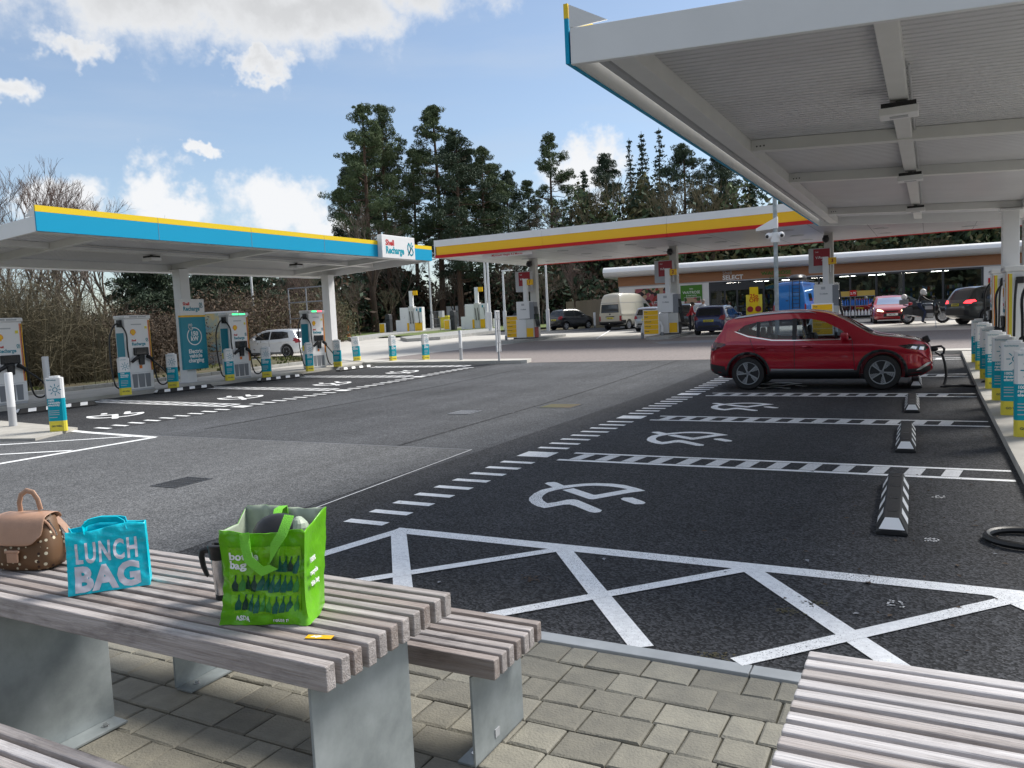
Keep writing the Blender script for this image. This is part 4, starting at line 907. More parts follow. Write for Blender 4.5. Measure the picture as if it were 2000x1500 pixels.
plain_bollard(G((26, 832), .05), 'plain white and grey post on the corner island at the left edge', 1.04, .07, .36); plain_bollard(G((96, 783), .10), 'plain white and grey post standing behind the printed corner bollard', 1.12, .075, .40); plain_bollard(G((901, 704), .10), 'plain white and grey post on the far island, right of the printed bollards', 1.10, .06, .42)
plain_bollard(G((1162, 640)), 'white post in front of the timber fence', 1.15, .09, .15); plain_bollard(G((965, 641)), 'short white post between the tall lamp posts', .9, .09, .05)
# angled sign post seen edge on at the end of the island
p = G((975, 704), .12); t = thing('notice_post', 'grey framed notice board seen edge-on at the end of the far island', 'sign', p, math.radians(106))
MB().box(-.03, .03, -.03, .03, 0, 1.72).build('post', 'light_grey', t); MB().box(-.30, -.26, -.025, .025, .30, 1.70).box(.26, .30, -.025, .025, .30, 1.70).box(-.30, .30, -.026, .026, 1.70, 1.74).build('frame', 'white_coat', t, bevel=.005)
MB().box(-.26, .26, .005, .02, .32, 1.69).build('panel', 'light_grey', t); MB().box(-.25, .25, .021, .026, .34, .80).build('print_panel', 'teal_bright', t)
for z in (.62, 1.05, 1.45): MB().box(-.26, .26, -.02, .004, z, z+.03).build('rail', 'mid_grey', t)
# ================================================================== WHEEL STOPS
def make_stop():
    t = thing('wheel_stop', 'x', 'wheel stop', group='rubber wheel stops')
    L = .92
    pr = [(-.105, 0), (.105, 0), (.105, .025), (.055, .115), (-.055, .115), (-.105, .025)]
    vs = [(x, y, z) for y, s in ((-L, 1), (L, 1)) for x, z in pr]; b = MB(); ends = []
    def ring(y, top): return [(x*(1 if z < .1 else 1), y, z*top if z > .1 else z) for x, z in pr]
    r0 = [(x, -L, z if z < .1 else .035) for x, z in pr]; r1 = [(x, -L+.08, z) for x, z in pr]; r2 = [(x, L-.08, z) for x, z in pr]; r3 = [(x, L, z if z < .1 else .035) for x, z in pr]
    b.add(r0+r1+r2+r3, [tuple(range(6)), tuple(range(23, 17, -1))]+[(j*6+i, j*6+(i+1) % 6, (j+1)*6+(i+1) % 6, (j+1)*6+i) for j in range(3) for i in range(6)]); b.build('rubber_block', 'black_rubber', t, bevel=.006)
    nrm = Vector((.09, 0, .05)).normalized()
    for s in (-1, 1):
        for k in range(4):
            y = -.62+k*.40; v = []
            for (yy, f) in ((y-.09, .10), (y+.09, .10), (y+.12, .92), (y-.06, .92)):
                x = .105+(.055-.105)*f; z = .025+(.115-.025)*f; v.append((s*(x+nrm.x*.005), yy, z+nrm.z*.005))
            MB().add(v, [(0, 1, 2, 3)]).build('reflector', 'text_white', t)
    for s in (-1, 1):
        v = []
        for (x, f) in ((-.085, .06), (.085, .06), (.045, .94), (-.045, .94)): v.append((x, s*(L-.08*f+.008), .035+.08*f+.006))
        MB().add(v, [(0, 1, 2, 3)]).build('end_reflector', 'text_white', t)
    for k in range(4): MB().box(-.03, .03, -.66+k*.44, -.60+k*.44, .115, .1165).build('bolt_recess', 'store_dark', t)
    return t
ws0 = make_stop(); first = True
def stop_at(x, y, rz, lab):
    global first
    c = ws0 if first else copy_tree(ws0); first = False; c['label'] = lab; c.location = (x, y, gz(x, y)+.006); c.rotation_euler.z = rz
pa, pb = G((1738, 1046)), G((1755, 940))
for k, lab in enumerate(('closest black and white wheel stop in the right-hand bays', 'second wheel stop in the right-hand bays', 'third wheel stop in the right-hand bays, behind two ladder markings', 'wheel stop under the nose of the red car')): stop_at((pa.x+pb.x)/2+.0, pa.y+.90+k*3.5, math.radians(1), lab)
for k, (a, c, lab) in enumerate((((30, 808), (172, 788), 'wheel stop nearest the left edge, in front of the cut-off charger'), ((293, 768), (410, 755), 'wheel stop in front of the 150 kW sign board'), ((497, 746), (586, 733), 'third wheel stop from the left, in front of the charger with green lights'), ((652, 727), (722, 713), 'farthest wheel stop on the left, in front of the canopy column'))):
    p = (G(a, .03)+G(c, .03))/2; stop_at(p.x+.15, p.y, math.radians(-4), lab)
# ================================================================== FORECOURT CANOPY
FC = thing('forecourt_canopy', 'large fuel forecourt canopy with white, yellow and red fascia', 'canopy')
fx0, fx1, fy0, fy1, fz = -22.5, 8.0, 34.5, 45.3, 5.0
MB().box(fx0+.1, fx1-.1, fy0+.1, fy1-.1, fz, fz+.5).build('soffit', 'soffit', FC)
for k in range(14):
    x = fx0+1.2+k*2.1; MB().box(x-.01, x+.01, fy0+.12, fy1-.12, fz-.004, fz-.0005).build('soffit_joint', 'mid_grey', FC)
for (a, b, c, d, nm) in ((fx0, fx1, fy0-.06, fy0+.1, 'front'), (fx0, fx1, fy1-.1, fy1+.06, 'rear')):
    n = 5; L = (b-a)/n
    for k in range(n):
        x0, x1 = a+k*L+.006, a+(k+1)*L-.006
        MB().box(x0, x1, c, d, fz+.55, fz+.88).build('white_fascia', 'white_coat', FC); MB().box(x0, x1, c+.01, d, fz+.12, fz+.55).build('yellow_fascia', 'shell_yellow', FC); MB().box(x0, x1, c-.04, d+.02, fz-.03, fz+.12).build('red_fascia', 'red', FC)
for x in (fx0, fx1): 
    MB().box(x-.06, x+.06, fy0-.058, fy1+.058, fz+.551, fz+.885).build('white_fascia', 'white_coat', FC); MB().box(x-.065, x+.065, fy0-.05, fy1+.05, fz-.02, fz+.55).build('end_fascia', 'white_coat', FC)
MB().box(fx0+2.6, fx0+5.4, fy0+.25, fy0+.30, fz-.22, fz-.04).build('height_board', 'white_plastic', FC); txt('Maximum Height 4.5 Metres', .15, 'red', FC, face_m((fx0+4.0, fy0+.25, fz-.13), (0, -1, 0)), 0, 0, .01)
for x in np.arange(fx0+2.5, fx1-1, 3.6):
    for y in (36.8, 39.9, 43.0): MB().lathe([(.32, -.02), (.32, .0)], 6, (x, y, fz-.003)).build('downlight', 'light_grey', FC)
PC = [(-19.75, 40.2), (-11.6, 39.9), (-4.2, 39.9), (3.6, 39.9)]
def camera_dome(x, y, z): MB().sph((x, y, z), .16, 10, 8, (1, 1.2, 1)).box(x-.1, x+.1, y-.05, y+.25, z+.05, z+.18).build('camera', 'black_plastic', FC, smooth=True)
for i, (x, y) in enumerate(PC):
    MB().box(x-.19, x+.19, y-.19, y+.19, gz(x, y)+.1, fz-.002).build('column', 'cream_metal', FC, bevel=.02)
    if i < 3: camera_dome(x-.1, y-.35, fz-.32)
# --- pump islands -----------------------------------------------------------
def pump_island(i, x, y, labs, num):
    z = gz(x, y); n = 12
    poly = [(x+.62*math.cos(a), y-2.9+.62*math.sin(a)) for a in np.linspace(-PI, 0, n)]+[(x+.62*math.cos(a), y+2.6+.62*math.sin(a)) for a in np.linspace(0, PI, n)]
    struct(sheet('pump_island', poly, .14, 'kerb_stone', None, 2, thick=.2))
    z0 = z+.14
    t = thing('fuel_pump', labs[0], 'fuel pump', (x-.05, y-1.0, z0-.03), group='forecourt fuel pumps')
    MB().box(-.55, .52, -.30, .30, .0, .06).build('base', 'dark_grey', t)
    MB().box(-.55, .05, -.28, .28, .06, 1.08).build('lower_cabinet', 'white_plastic', t, bevel=.02)
    MB().box(.052, .55, -.28, .28, .06, 1.06).build('hose_cabinet', 'cream_metal', t, bevel=.02)
    MB().box(.10, .50, -.30, -.281, .10, .58).build('yellow_panel', 'shell_yellow', t)
    MB().box(-.50, .30, -.26, .26, 1.10, 2.06).build('display_head', 'white_plastic', t, bevel=.02)
    MB().box(.302, .56, -.24, .24, 1.07, 2.0).build('nozzle_bay', 'mid_grey', t)
    F = face_m((-.1, -.262, 1.5), (0, -1, 0)); txt('Shell', .10, 'light_grey', t, F, -.05, .12, .02); txt('fuels', .09, 'text_dark', t, F, .12, .12, .01)
    MB(F).box(-.08, .10, .32, .44, .001, .003).build('logo_panel', 'light_grey', t)
    for k in range(4):
        yy = -.2+k*.13; pts = cable_path((.58, yy, 1.75), (.60, yy+.02, 1.05), .75, (.12, -.04, 0), 10)
        MB().tube(pts, .018, 6).build('hose', 'cable_black', t, smooth=True); MB().box(.562, .62, yy-.04, yy+.04, 1.05, 1.35).build('nozzle', ('black_plastic', 'green_sign', 'black_plastic', 'green_sign')[k], t)
    MB().box(.562, .575, -.24, .24, .06, .62).build('splash_panel', 'deep_red' if i == 0 else 'dark_grey', t)
    MB().box(-.12, .12, -.10, .10, 2.06, 3.3).build('mast', 'white_coat', t, bevel=.01)
    fl = MB().box(.12, .46, -.06, .06, 2.95, 3.25).build('number_flag', 'shell_yellow', t); txt(num, .22, 'deep_red', fl, face_m((.29, -.06, 3.10), (0, -1, 0)), 0, 0, .03)
    # illuminated panel on the column
    s = thing('fuel_brand_sign', labs[1], 'sign', (x-.3, y-.55, 0), group='forecourt column signs')
    zz = z+2.72; MB().box(-.52, .42, -.16, .16, zz, zz+1.12).build('sign_box', 'light_grey', s, bevel=.02); MB().box(-.30, .40, -.175, -.161, zz+.32, zz+1.08).build('red_panel', 'deep_red', s)
    F = face_m((.05, -.175, zz+.7), (0, -1, 0)); txt('V-Power', .16, 'text_white', s, F, 0, -.02, .02, sx=.9); txt('Shell', .07, 'text_white', s, F, -.2, .24, .01); txt('unleaded', .06, 'text_white', s, F, .1, -.16, .01)
    return t
NAMES = (('fuel pump under the red forecourt sign, left of the dark hatchback', 'red sign above the leftmost forecourt pump'), ('fuel pump beside the two people and the navy hatchback', 'red sign on the column in front of the shop wall poster'), ('fuel pump right of the blue camper, behind the red car roof', 'sign box on the column right of the lamp pole'))
for i in range(3): pump_island(i, PC[i][0], PC[i][1], NAMES[i], str(i+1))
def price_board(px, lab, sc=1.0):
    p = G(px, .0); t = thing('price_board', lab, 'sign', (p.x, p.y, p.z), math.radians(4), 'yellow price boards on the forecourt')
    MB().box(-.40, .40, -.03, .03, .18, 1.42).build('board_frame', 'white_plastic', t, bevel=.01); F = face_m((0, -.031, 0), (0, -1, 0))
    for k in range(5): MB(F).box(-.36, .36, .22+k*.235, .44+k*.235, .001, .006).build('price_panel', 'shell_yellow', t)
    r = random.Random(3)
    for k, s in enumerate(('Diesel', 'V-Power', 'Unleaded', 'Shell', 'Fuel')): txt(s, .085, 'text_dark', t, F, -.32, .36+k*.235, .015, 'LEFT', off=.007)
    hp = [(-.50, .12, 0), (-.50, .12, .55), (-.42, .12, .78), (0, .12, .85), (.42, .12, .78), (.50, .12, .55), (.50, .12, 0)]
    MB().tube(hp, .06, 10).build('guard_hoop', 'white_coat', t, smooth=True)
    for x in (-.5, .5): MB().lathe([(.075, 0), (.075, .30)], 12, (x, .12, 0)).build('hoop_sleeve', 'mid_grey', t)
price_board((1003, 666), 'yellow price board beside the leftmost forecourt pump'); price_board((1273, 661), 'yellow price board in front of the pump with the two people'); price_board((1607, 664), 'yellow price board seen through the front door window of the red car')
def litter_bin(p, lab, h=1.35):
    t = thing('litter_bin', lab, 'bin', p, group='dark grey forecourt bins'); MB().box(-.26, .26, -.22, .22, 0, h*.78).build('bin_body', 'dark_grey', t, bevel=.03)
    MB().add([(x, y, z) for y in (-.22, .22) for x, z in ((-.26, h*.78), (.26, h*.78), (.22, h*.95), (.10, h), (-.10, h), (-.22, h*.95))], [(0, 1, 2, 3, 4, 5), (11, 10, 9, 8, 7, 6)]+[(i, (i+1) % 6, 6+(i+1) % 6, 6+i) for i in range(6)]).build('bin_hood', 'dark_grey', t); MB().box(-.16, .16, -.24, -.221, h*.62, h*.74).build('slot', 'store_dark', t)
litter_bin(G((1014, 663), .02), 'dark grey bin between price board and leftmost forecourt pump', 1.55)
# --- far lorry pumps ----------------------------------------------------------
def lorry_pump(px, lab, lab2, num):
    p = G(px); t = thing('diesel_pump', lab, 'fuel pump', (p.x, p.y, p.z+.1), math.radians(14), 'high-flow pumps by the wood')
    MB().box(-1.1, -.25, -.35, .35, 0, 2.25).build('cabinet', 'white_plastic', t, bevel=.02); MB().box(-.23, .23, -.40, .40, 0, 2.35).build('hose_tower', 'cream_metal', t, bevel=.02); MB().box(.25, 1.05, -.35, .35, 0, 2.25).build('cabinet', 'white_plastic', t, bevel=.02)
    MB().box(-.45, -.26, -.37, -.351, .05, .85).build('yellow_panel', 'shell_yellow', t); MB().box(.30, 1.0, -.37, -.351, .05, .85).build('yellow_panel', 'shell_yellow', t); MB().box(-1.55, -1.12, -.28, .28, .0, 1.15).build('side_cabinet', 'white_plastic', t)
    MB().box(-.2, .12, -.15, .15, 2.35, 3.75).build('mast', 'white_coat', t); MB().box(.13, .55, -.08, .08, 3.35, 3.75).build('number_flag', 'shell_yellow', t)
    for x in (-.15, .1, .7): MB().tube(cable_path((x, -.42, 1.9), (x+.05, -.42, .9), .5, (.1, -.1, 0), 8), .03, 6).build('hose', 'cable_black', t)
    MB().box(.5, .62, -.372, -.352, 1.9, 2.12).box(.8, 1.0, -.372, -.352, 1.8, 2.15).build('label_panel', 'teal', t)
    litter_bin((p.x-2.35, p.y-.5, p.z+.1), lab2, 1.75)
    b = thing('warning_board', 'small yellow board at the foot of '+lab2.replace('dark grey ', ''), 'sign', (p.x-2.7, p.y-1.0, p.z+.1)); MB().box(-.3, .3, -.1, .1, 0, .95).build('board', 'white_plastic', b); MB().box(-.26, .26, -.12, -.101, .08, .88).build('panel', 'shell_yellow', b)
lorry_pump((808, 651), 'left one of the two white and yellow pumps by the wood', 'dark grey bin beside the left far pump', '8'); lorry_pump((935, 644), 'right one of the two white and yellow pumps, against the white tank', 'dark grey bin beside the right far pump', '9')
p = G((900, 641)); t = thing('storage_tank', 'white box-shaped tank behind the right far pump', 'tank', (p.x-.6, p.y+1.2, p.z), math.radians(14)); MB().box(-1.5, 2.0, -.8, .8, 0, 2.45).build('tank_body', 'white_plastic', t, bevel=.1); MB().box(-1.55, 2.05, -.85, .85, 2.40, 2.52).build('lid', 'white_plastic', t, bevel=.03); MB().box(-.9, .1, -.83, -.801, .5, 2.0).build('hatch', 'cream_metal', t)
p = G((872, 645)); t = thing('grit_bin', 'lime yellow grit bin left of the white tank', 'bin', (p.x, p.y, p.z)); MB().add([(x, y, z) for z, a in ((0, .42), (1.2, .55)) for x, y in ((-a, -.4), (a, -.4), (a, .4), (-a, .4))], [(3, 2, 1, 0), (4, 5, 6, 7)]+[(i, (i+1) % 4, 4+(i+1) % 4, 4+i) for i in range(4)]).build('bin_body', 'bollard_yellow', t, bevel=.05); MB().box(-.6, .6, -.45, .45, 1.2, 1.4).build('lid', 'bollard_yellow', t, bevel=.06)
p = G((852, 647)); t = thing('wire_cage', 'grey wire cage with a post between left far pump and grit bin', 'cage', (p.x, p.y, p.z)); b = MB()
for x in (-.5, .5): b.tube([(x, 0, 0), (x, 0, 1.9)], .04, 6)
for z in (.1, .6, 1.2, 1.85): b.tube([(-.5, 0, z), (.5, 0, z)], .025, 6)
for k in range(9): b.tube([(-.45+k*.11, 0, .1), (-.45+k*.11, 0, 1.85)], .012, 5)
b.build('mesh_frame', 'mid_grey', t); MB().box(.5, .9, -.2, .2, 1.3, 1.9).build('control_box', 'light_grey', t)
# raised kerbed islands in front of the far pumps
for poly in ([(795, 668), (860, 664), (975, 650), (975, 645), (905, 650), (782, 664)], [(690, 668), (770, 657), (980, 637), (985, 634), (900, 640), (770, 652), (680, 664)]):
    struct(sheet('kerbed_island', [(q.x, q.y) for q in (G(c) for c in poly)], .22, 'kerb_stone', None, 3, thick=.3))
# ================================================================== LAMP POSTS
def lamp_post(p, h, lab, head=True, r=.075, arm=(.6, 0)):
    t = thing('lamp_post', lab, 'lamp post', p, group='white lamp posts'); MB().tube([(0, 0, 0), (0, 0, 1.6), (0, 0, 1.62), (0, 0, h)], [r*1.5, r*1.5, r, r*.7], 12).build('pole', 'lamp_post', t, smooth=True)
    if head: MB(Matrix.Translation((0, 0, h)) @ Matrix.Rotation(math.radians(arm[1]), 4, 'Z')).box(-.08, arm[0]+.25, -.13, .13, -.03, .07).build('lantern', 'lamp_post', t, bevel=.03)
p = along(496, 47); lamp_post(p, 6.0, 'white lamp post behind the left canopy, above the white car')
p = along(843, 80); lamp_post(p, 7.0, 'lamp post left of the far pumps, close to the large pines', r=.11)
p = along(951, 66); lamp_post(p, 5.8, 'lamp post just right of the white tank', r=.11); p = along(957, 60); lamp_post(p, 6.2, 'tall post touching the forecourt canopy edge, beside another lamp post', False, .10)
p = along(986, 64); lamp_post(p, 4.8, 'shorter lamp post left of the forecourt pump sign', r=.10); p = along(1070, 58); lamp_post(p, 5.6, 'thin white post behind the leftmost forecourt pump', False, .09)
# CCTV pole
p = Vector((-5.55, 33.6, gz(-5.55, 33.6))); t = thing('camera_pole', 'galvanised pole with two white cameras and a wedge-shaped lamp, behind the red car', 'camera pole', p)
MB().tube([(0, 0, 0), (0, 0, 7.2)], .085, 14).build('pole', 'galvanised', t, smooth=True); MB().box(-.17, .17, -.13, .13, 3.95, 4.35).build('junction_box', 'white_plastic', t, bevel=.02)
for s in (-1, 1): k = MB().sph((s*.24, -.12, 4.22), .14, 14, 10).build('camera', 'white_plastic', t, smooth=True); MB().sph((s*.28, -.22, 4.20), .07, 10, 8).build('lens', 'black_plastic', k, smooth=True)
MB().add([(x, y, z) for y in (-.10, .10) for x, z in ((.10, 4.52), (.10, 4.98), (-.75, 4.56), (-.75, 4.46))], [(0, 1, 2, 3), (7, 6, 5, 4)]+[(i, (i+1) % 4, 4+(i+1) % 4, 4+i) for i in range(4)]).build('wedge_lamp', 'white_plastic', t, bevel=.01)
# ================================================================== SHOP
SX, SY = -20.0, 54.6; SA = math.atan2(3.7, 22.9)
sb0 = gz(-10, 56)-.02
ST = thing('shop_building', 'low shop with timber band, curved white roof edge and dark glazed front', 'building', (SX, SY, sb0), SA)
Sm = Matrix.Translation((SX, SY, sb0)) @ Matrix.Rotation(SA, 4, 'Z'); Si = Sm.inverted()
def fu(px, py=590):
    """facade coordinates under a pixel"""
    o_ = Si @ Vector(CAM); d_ = Si.to_3x3() @ Vector(ray((px, py))); t_ = -o_.y/d_.y; q = o_+d_*t_; return q.x, q.z
U1 = fu(1387)[0]; U2 = fu(1919)[0]; LEN = 27.0; ZB = 2.92; ZT = 3.62
for q in ((0, U1, 0, .25), (U2, LEN, 0, .25), (0, .25, .251, 12), (LEN-.25, LEN, .251, 12), (0, LEN, 12.001, 12.25)): MB().box(*q, 0, ZB).build('wall', 'white_coat', ST)
MB().box(-.02, LEN, -.02, .30, ZB, ZT).build('timber_band', 'wood_band', ST)
for k in range(9):
    z = ZB+.03+k*.075; MB().box(-.03, LEN, -.032, -.021, z, z+.058).build('cladding_board', 'wood_band', ST)
MB().box(-.03, LEN, -.05, -.033, ZB-.05, ZB+.02).build('band_trim', 'light_grey', ST)
prof = [(.4, ZT-.02), (-.7, ZT-.02), (-1.05, ZT+.10), (-1.2, ZT+.32), (-1.12, ZT+.55), (-.85, ZT+.68), (.5, ZT+.72), (12.4, ZT+.72), (12.4, ZT)]
vs = [(x, y, z) for x in (-.9, LEN+.5) for y, z in prof]; n = len(prof)
MB().add(vs, [tuple(range(n))[::-1], tuple(range(n, 2*n))]+[(i, (i+1) % n, n+(i+1) % n, n+i) for i in range(n)]).build('roof_edge', 'white_coat', ST, smooth=True, ang=50)
# glazing
edges = [1387, 1416, 1440, 1466, 1492, 1545, 1600, 1661, 1712, 1765, 1842, 1919]; us = [fu(e)[0] for e in edges]
door_h = 2.25
for i, u in enumerate(us): MB().box(u-.06, u+.06, -.02, .14, 0, ZB-.05).build('mullion', 'frame_grey', ST)
MB().box(us[0]+.062, us[-1]-.062, -.02, .12, ZB-.16, ZB-.052).build('window_head', 'frame_grey', ST); MB().box(us[0]+.062, us[4]-.062, -.015, .12, door_h, ZB-.17).build('door_head', 'frame_grey', ST)
for i in range(len(us)-1):
    a, c = us[i]+.062, us[i+1]-.062; z0 = .95 if i >= 8 else .12; z1 = door_h if i < 4 else ZB-.165
    pn = MB().box(a, c, .03, .05, z0, z1).build('window_pane', 'shop_glass', ST)
    MB().box(a, c, -.01, .10, 0, z0).build('stall_riser', 'frame_grey', pn)
# interior
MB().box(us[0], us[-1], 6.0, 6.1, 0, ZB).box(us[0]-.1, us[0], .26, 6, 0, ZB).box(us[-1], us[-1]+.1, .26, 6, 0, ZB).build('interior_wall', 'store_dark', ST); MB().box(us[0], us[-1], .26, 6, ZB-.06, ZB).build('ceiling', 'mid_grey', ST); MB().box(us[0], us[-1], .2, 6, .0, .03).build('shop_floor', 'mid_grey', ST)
rs = random.Random(8); mat('shop_light', (.9, .9, .85), .4, emit=(1, .95, .85, 14.0))
for k in range(8): MB().box(us[0]+1+k*1.9, us[0]+2+k*1.9, 2.0+.5*(k % 3), 2.15+.5*(k % 3), ZB-.10, ZB-.07).build('strip_light', 'shop_light', ST)
for nm, cc in (('goods_a', (.35, .05, .03)), ('goods_b', (.05, .20, .08)), ('goods_c', (.55, .38, .08)), ('goods_d', (.06, .14, .35)), ('goods_e', (.5, .48, .44))): mat(nm, cc, .6)
for k in range(13):
    u = us[0]+.6+k*1.3; d = rs.uniform(1.0, 3.0); sh = MB().box(u, u+.95, d, d+.45, .03, 1.9).build('shelf_unit', 'dark_grey', ST); b = MB()
    for z in (.3, .75, 1.2, 1.62):
        for q in range(6): b.k = rs.randint(0, 4); b.box(u+.04+q*.15, u+.15+q*.15, d-.16, d-.001, z, z+rs.uniform(.12, .3))
    b.build('shelf_goods', ['goods_a', 'goods_b', 'goods_c', 'goods_d', 'goods_e'], sh)
def fbox(name, m, px0, py0, px1, py1, d0, d1, parent=ST):
    (a, z1), (c, z0) = fu(px0, py0), fu(px1, py1); return MB().box(min(a, c), max(a, c), d0, d1, min(z0, z1), max(z0, z1)).build(name, m, parent), ((a+c)/2, (z0+z1)/2, abs(c-a), abs(z1-z0))
def local_F(u, z, d): return face_m((u, d, z), (0, -1, 0))
# wall lettering and posters: things fixed to the shop
def shop_thing(name, lab, cat): return thing(name, lab, cat, (SX, SY, sb0), SA)
t = shop_thing('shop_lettering', 'cream raised letters spelling Shell SELECT on the timber band', 'lettering'); u, z = fu(1433, 537); F = local_F(u, z, -.035)
txt('Shell', .34, 'cream_metal', t, F, -.75, .16, .0, 'LEFT', ext=.02, off=.022); txt('SELECT', .42, 'text_white', t, F, -.75, -.17, .03, 'LEFT', ext=.02, off=.022)
t = shop_thing('shop_lettering', 'dark green raised letters spelling WAITROSE on the timber band', 'lettering'); u, z = fu(1516, 536); F = local_F(u, z, -.035); txt('WAITROSE', .34, 'green_sign', t, F, 0, .10, .02, ext=.02, off=.022, sx=1.15); txt('& PARTNERS', .19, 'green_sign', t, F, .1, -.20, .01, ext=.02, off=.022)
t = shop_thing('green_wall_sign', 'green shop sign reading WAITROSE & PARTNERS on the white wall', 'sign'); o, (u, z, w_, h_) = fbox('sign_panel', 'green_sign', 1329, 558, 1372, 586, -.06, -.002, t); F = local_F(u, z, -.06); txt('WAITROSE', .27, 'text_white', t, F, 0, .02, .0, sx=.9); txt('little', .14, 'text_white', t, F, 0, .28, .0); txt('& PARTNERS', .13, 'text_white', t, F, 0, -.2, .0)
pm_ = mat('food_print', (.03, .025, .03), .5); tt = pm_.node_tree; vo = tt.nodes.new('ShaderNodeTexVoronoi'); vo.inputs['Scale'].default_value = 4.2; tcn = tt.nodes.new('ShaderNodeTexCoord'); tt.links.new(tcn.outputs['Object'], vo.inputs['Vector'])
rmp = tt.nodes.new('ShaderNodeValToRGB'); sp_ = tt.nodes.new('ShaderNodeSeparateColor'); tt.links.new(vo.outputs['Color'], sp_.inputs[0]); tt.links.new(sp_.outputs[0], rmp.inputs[0])
cr = rmp.color_ramp; cr.elements[0].color = (.02, .015, .02, 1); cr.elements[1].color = (.55, .28, .12, 1)
for ps, cc in ((.25, (.30, .03, .02, 1)), (.45, (.05, .10, .03, 1)), (.6, (.45, .30, .20, 1)), (.8, (.35, .08, .10, 1))): e = cr.elements.new(ps); e.color = cc
cr.interpolation = 'CONSTANT'; tt.links.new(rmp.outputs[0], tt.nodes['Principled BSDF'].inputs['Base Color'])
t = shop_thing('food_banner', 'large dark banner of fruit and vegetables reading LITTLE WAITROSE behind the camper van', 'banner'); o, (u, z, w_, h_) = fbox('banner_panel', 'food_print', 1240, 565, 1311, 607, -.05, -.002, t); F = local_F(u, z, -.05); txt('LITTLE', .30, 'text_white', t, F, .35, -.22, .0); txt('WAITROSE', .40, 'text_white', t, F, .35, -.62, .0)
t = shop_thing('food_poster', 'small framed food poster below the green sign', 'poster'); o, (u, z, w_, h_) = fbox('poster_panel', 'food_print', 1337, 582, 1369, 606, -.08, -.065, t); fbox('poster_frame', 'white_plastic', 1336, 581, 1370, 607, -.06, -.003, t)
t = shop_thing('alarm_box', 'small red and amber notice on the white wall above the dark car', 'sign'); fbox('red_notice', 'red', 1930, 543, 1938, 552, -.05, -.002, t); fbox('amber_notice', 'shell_yellow', 1930, 552.5, 1938, 560, -.05, -.002, t)
# 25p off dump bin in front of the door
p = Sm @ Vector((fu(1474)[0], -1.3, 0)); t = thing('promotion_stand', 'yellow cardboard display stand with 25p OFF in front of the shop door', 'display stand', (p.x, p.y, sb0), SA)
MB().box(-.52, .52, -.05, .05, .05, 1.85).build('stand_body', 'bollard_yellow', t); MB().box(-.28, .28, -.09, -.051, .3, 2.35).build('header_panel', 'yellow', t); F = face_m((0, -.09, 1.5), (0, -1, 0)); txt('25p\nOFF', .36, 'red', t, F, 0, .1, .02)
for s in (-.26, .26): MB(F).lathe([(.20, .001), (.20, .012)], 14, (s, -.62, 0)).build('round_print', 'deep_red', t)
# goods rack with bottles and jugs
for ri, (pxc, lab) in enumerate(((1645, 'rack of blue bottles under the window left of the grey mullion'), (1682, 'rack of blue bottles under the window beside the red car'))):
    u0 = fu(pxc)[0]; p = Sm @ Vector((u0, -.55, 0)); rk = thing('goods_rack', lab, 'display rack', (p.x, p.y, sb0), SA, 'racks against the shop window')
    for z in (.12, .78, 1.38): MB().box(-.75, .75, -.25, .25, z, z+.04).build('shelf', 'mid_grey', rk)
    for s in (-.74, .70): MB().box(s, s+.04, -.24, .24, 0, 1.4).build('upright', 'mid_grey', rk)
    MB().box(-.75, -.35, -.26, -.24, 1.42, 1.80).build('price_card', 'red', rk); txt('2.75', .2, 'text_white', rk, face_m((-.55, -.26, 1.6), (0, -1, 0)), 0, 0, .02); MB().box(-.3, .75, -.24, .2, 1.42, 1.75).build('box_row', 'goods_c', rk)
    jm = MB().add(*rounded_loft([(0, 0, 0, .075, .11), (0, 0, .22, .075, .11), (0, 0, .30, .03, .04), (0, 0, .36, .03, .03)], 10)).mesh('jug', 'white_plastic', True)
    bmh = MB().lathe([(.055, 0), (.055, .28), (.02, .36), (.02, .40)], 10).mesh('bottle', 'goods_f' if 'goods_f' in M else mat('goods_f', (.03, .16, .55), .35).name, True)
    for k in range(7):
        q = Sm @ Vector((u0-.6+k*.2, -.68, 0)); o = put('screenwash_jug', jm); o.location = (q.x, q.y, sb0+.16); o.rotation_euler.z = SA; tag(o, 'white plastic jug on the lower shelf of the goods rack '+('left of the mullion', 'beside the red car')[ri], 'jug', 'white jugs, '+('left', 'right')[ri]+' goods rack')
    for k in range(9):
        q = Sm @ Vector((u0-.64+k*.155, -.68, 0)); o = put('screenwash_bottle', bmh); o.location = (q.x, q.y, sb0+.82); tag(o, 'blue plastic bottle on the middle shelf of the goods rack '+('left of the mullion', 'beside the red car')[ri], 'bottle', 'blue bottles, '+('left', 'right')[ri]+' goods rack')
# timber fence left of the shop
p0, p1 = Vector((-27.6, 62.2)), Vector((-20.6, 57.2)); L = (p1-p0).length; a = math.atan2(p1.y-p0.y, p1.x-p0.x)
t = thing('timber_fence', 'close-boarded timber fence between the wood and the shop', 'fence', (p0.x, p0.y, gz(p0.x, p0.y)), a)
n = int(L/.15); r = random.Random(2)
for k in range(n): o = put('board', MB().box(-.071, .071, -.012, .012, 0, 1.0).mesh('board', 'fence_wood') if k == 0 else fb, t); fb = o.data; o.location = (k*.15+.07, r.uniform(-.01, .01), .03); o.scale.z = 2.05+r.uniform(-.02, .02)
for z in (.4, 1.7): MB().box(0, L, .02, .07, z, z+.09).build('rail', 'fence_wood', t)
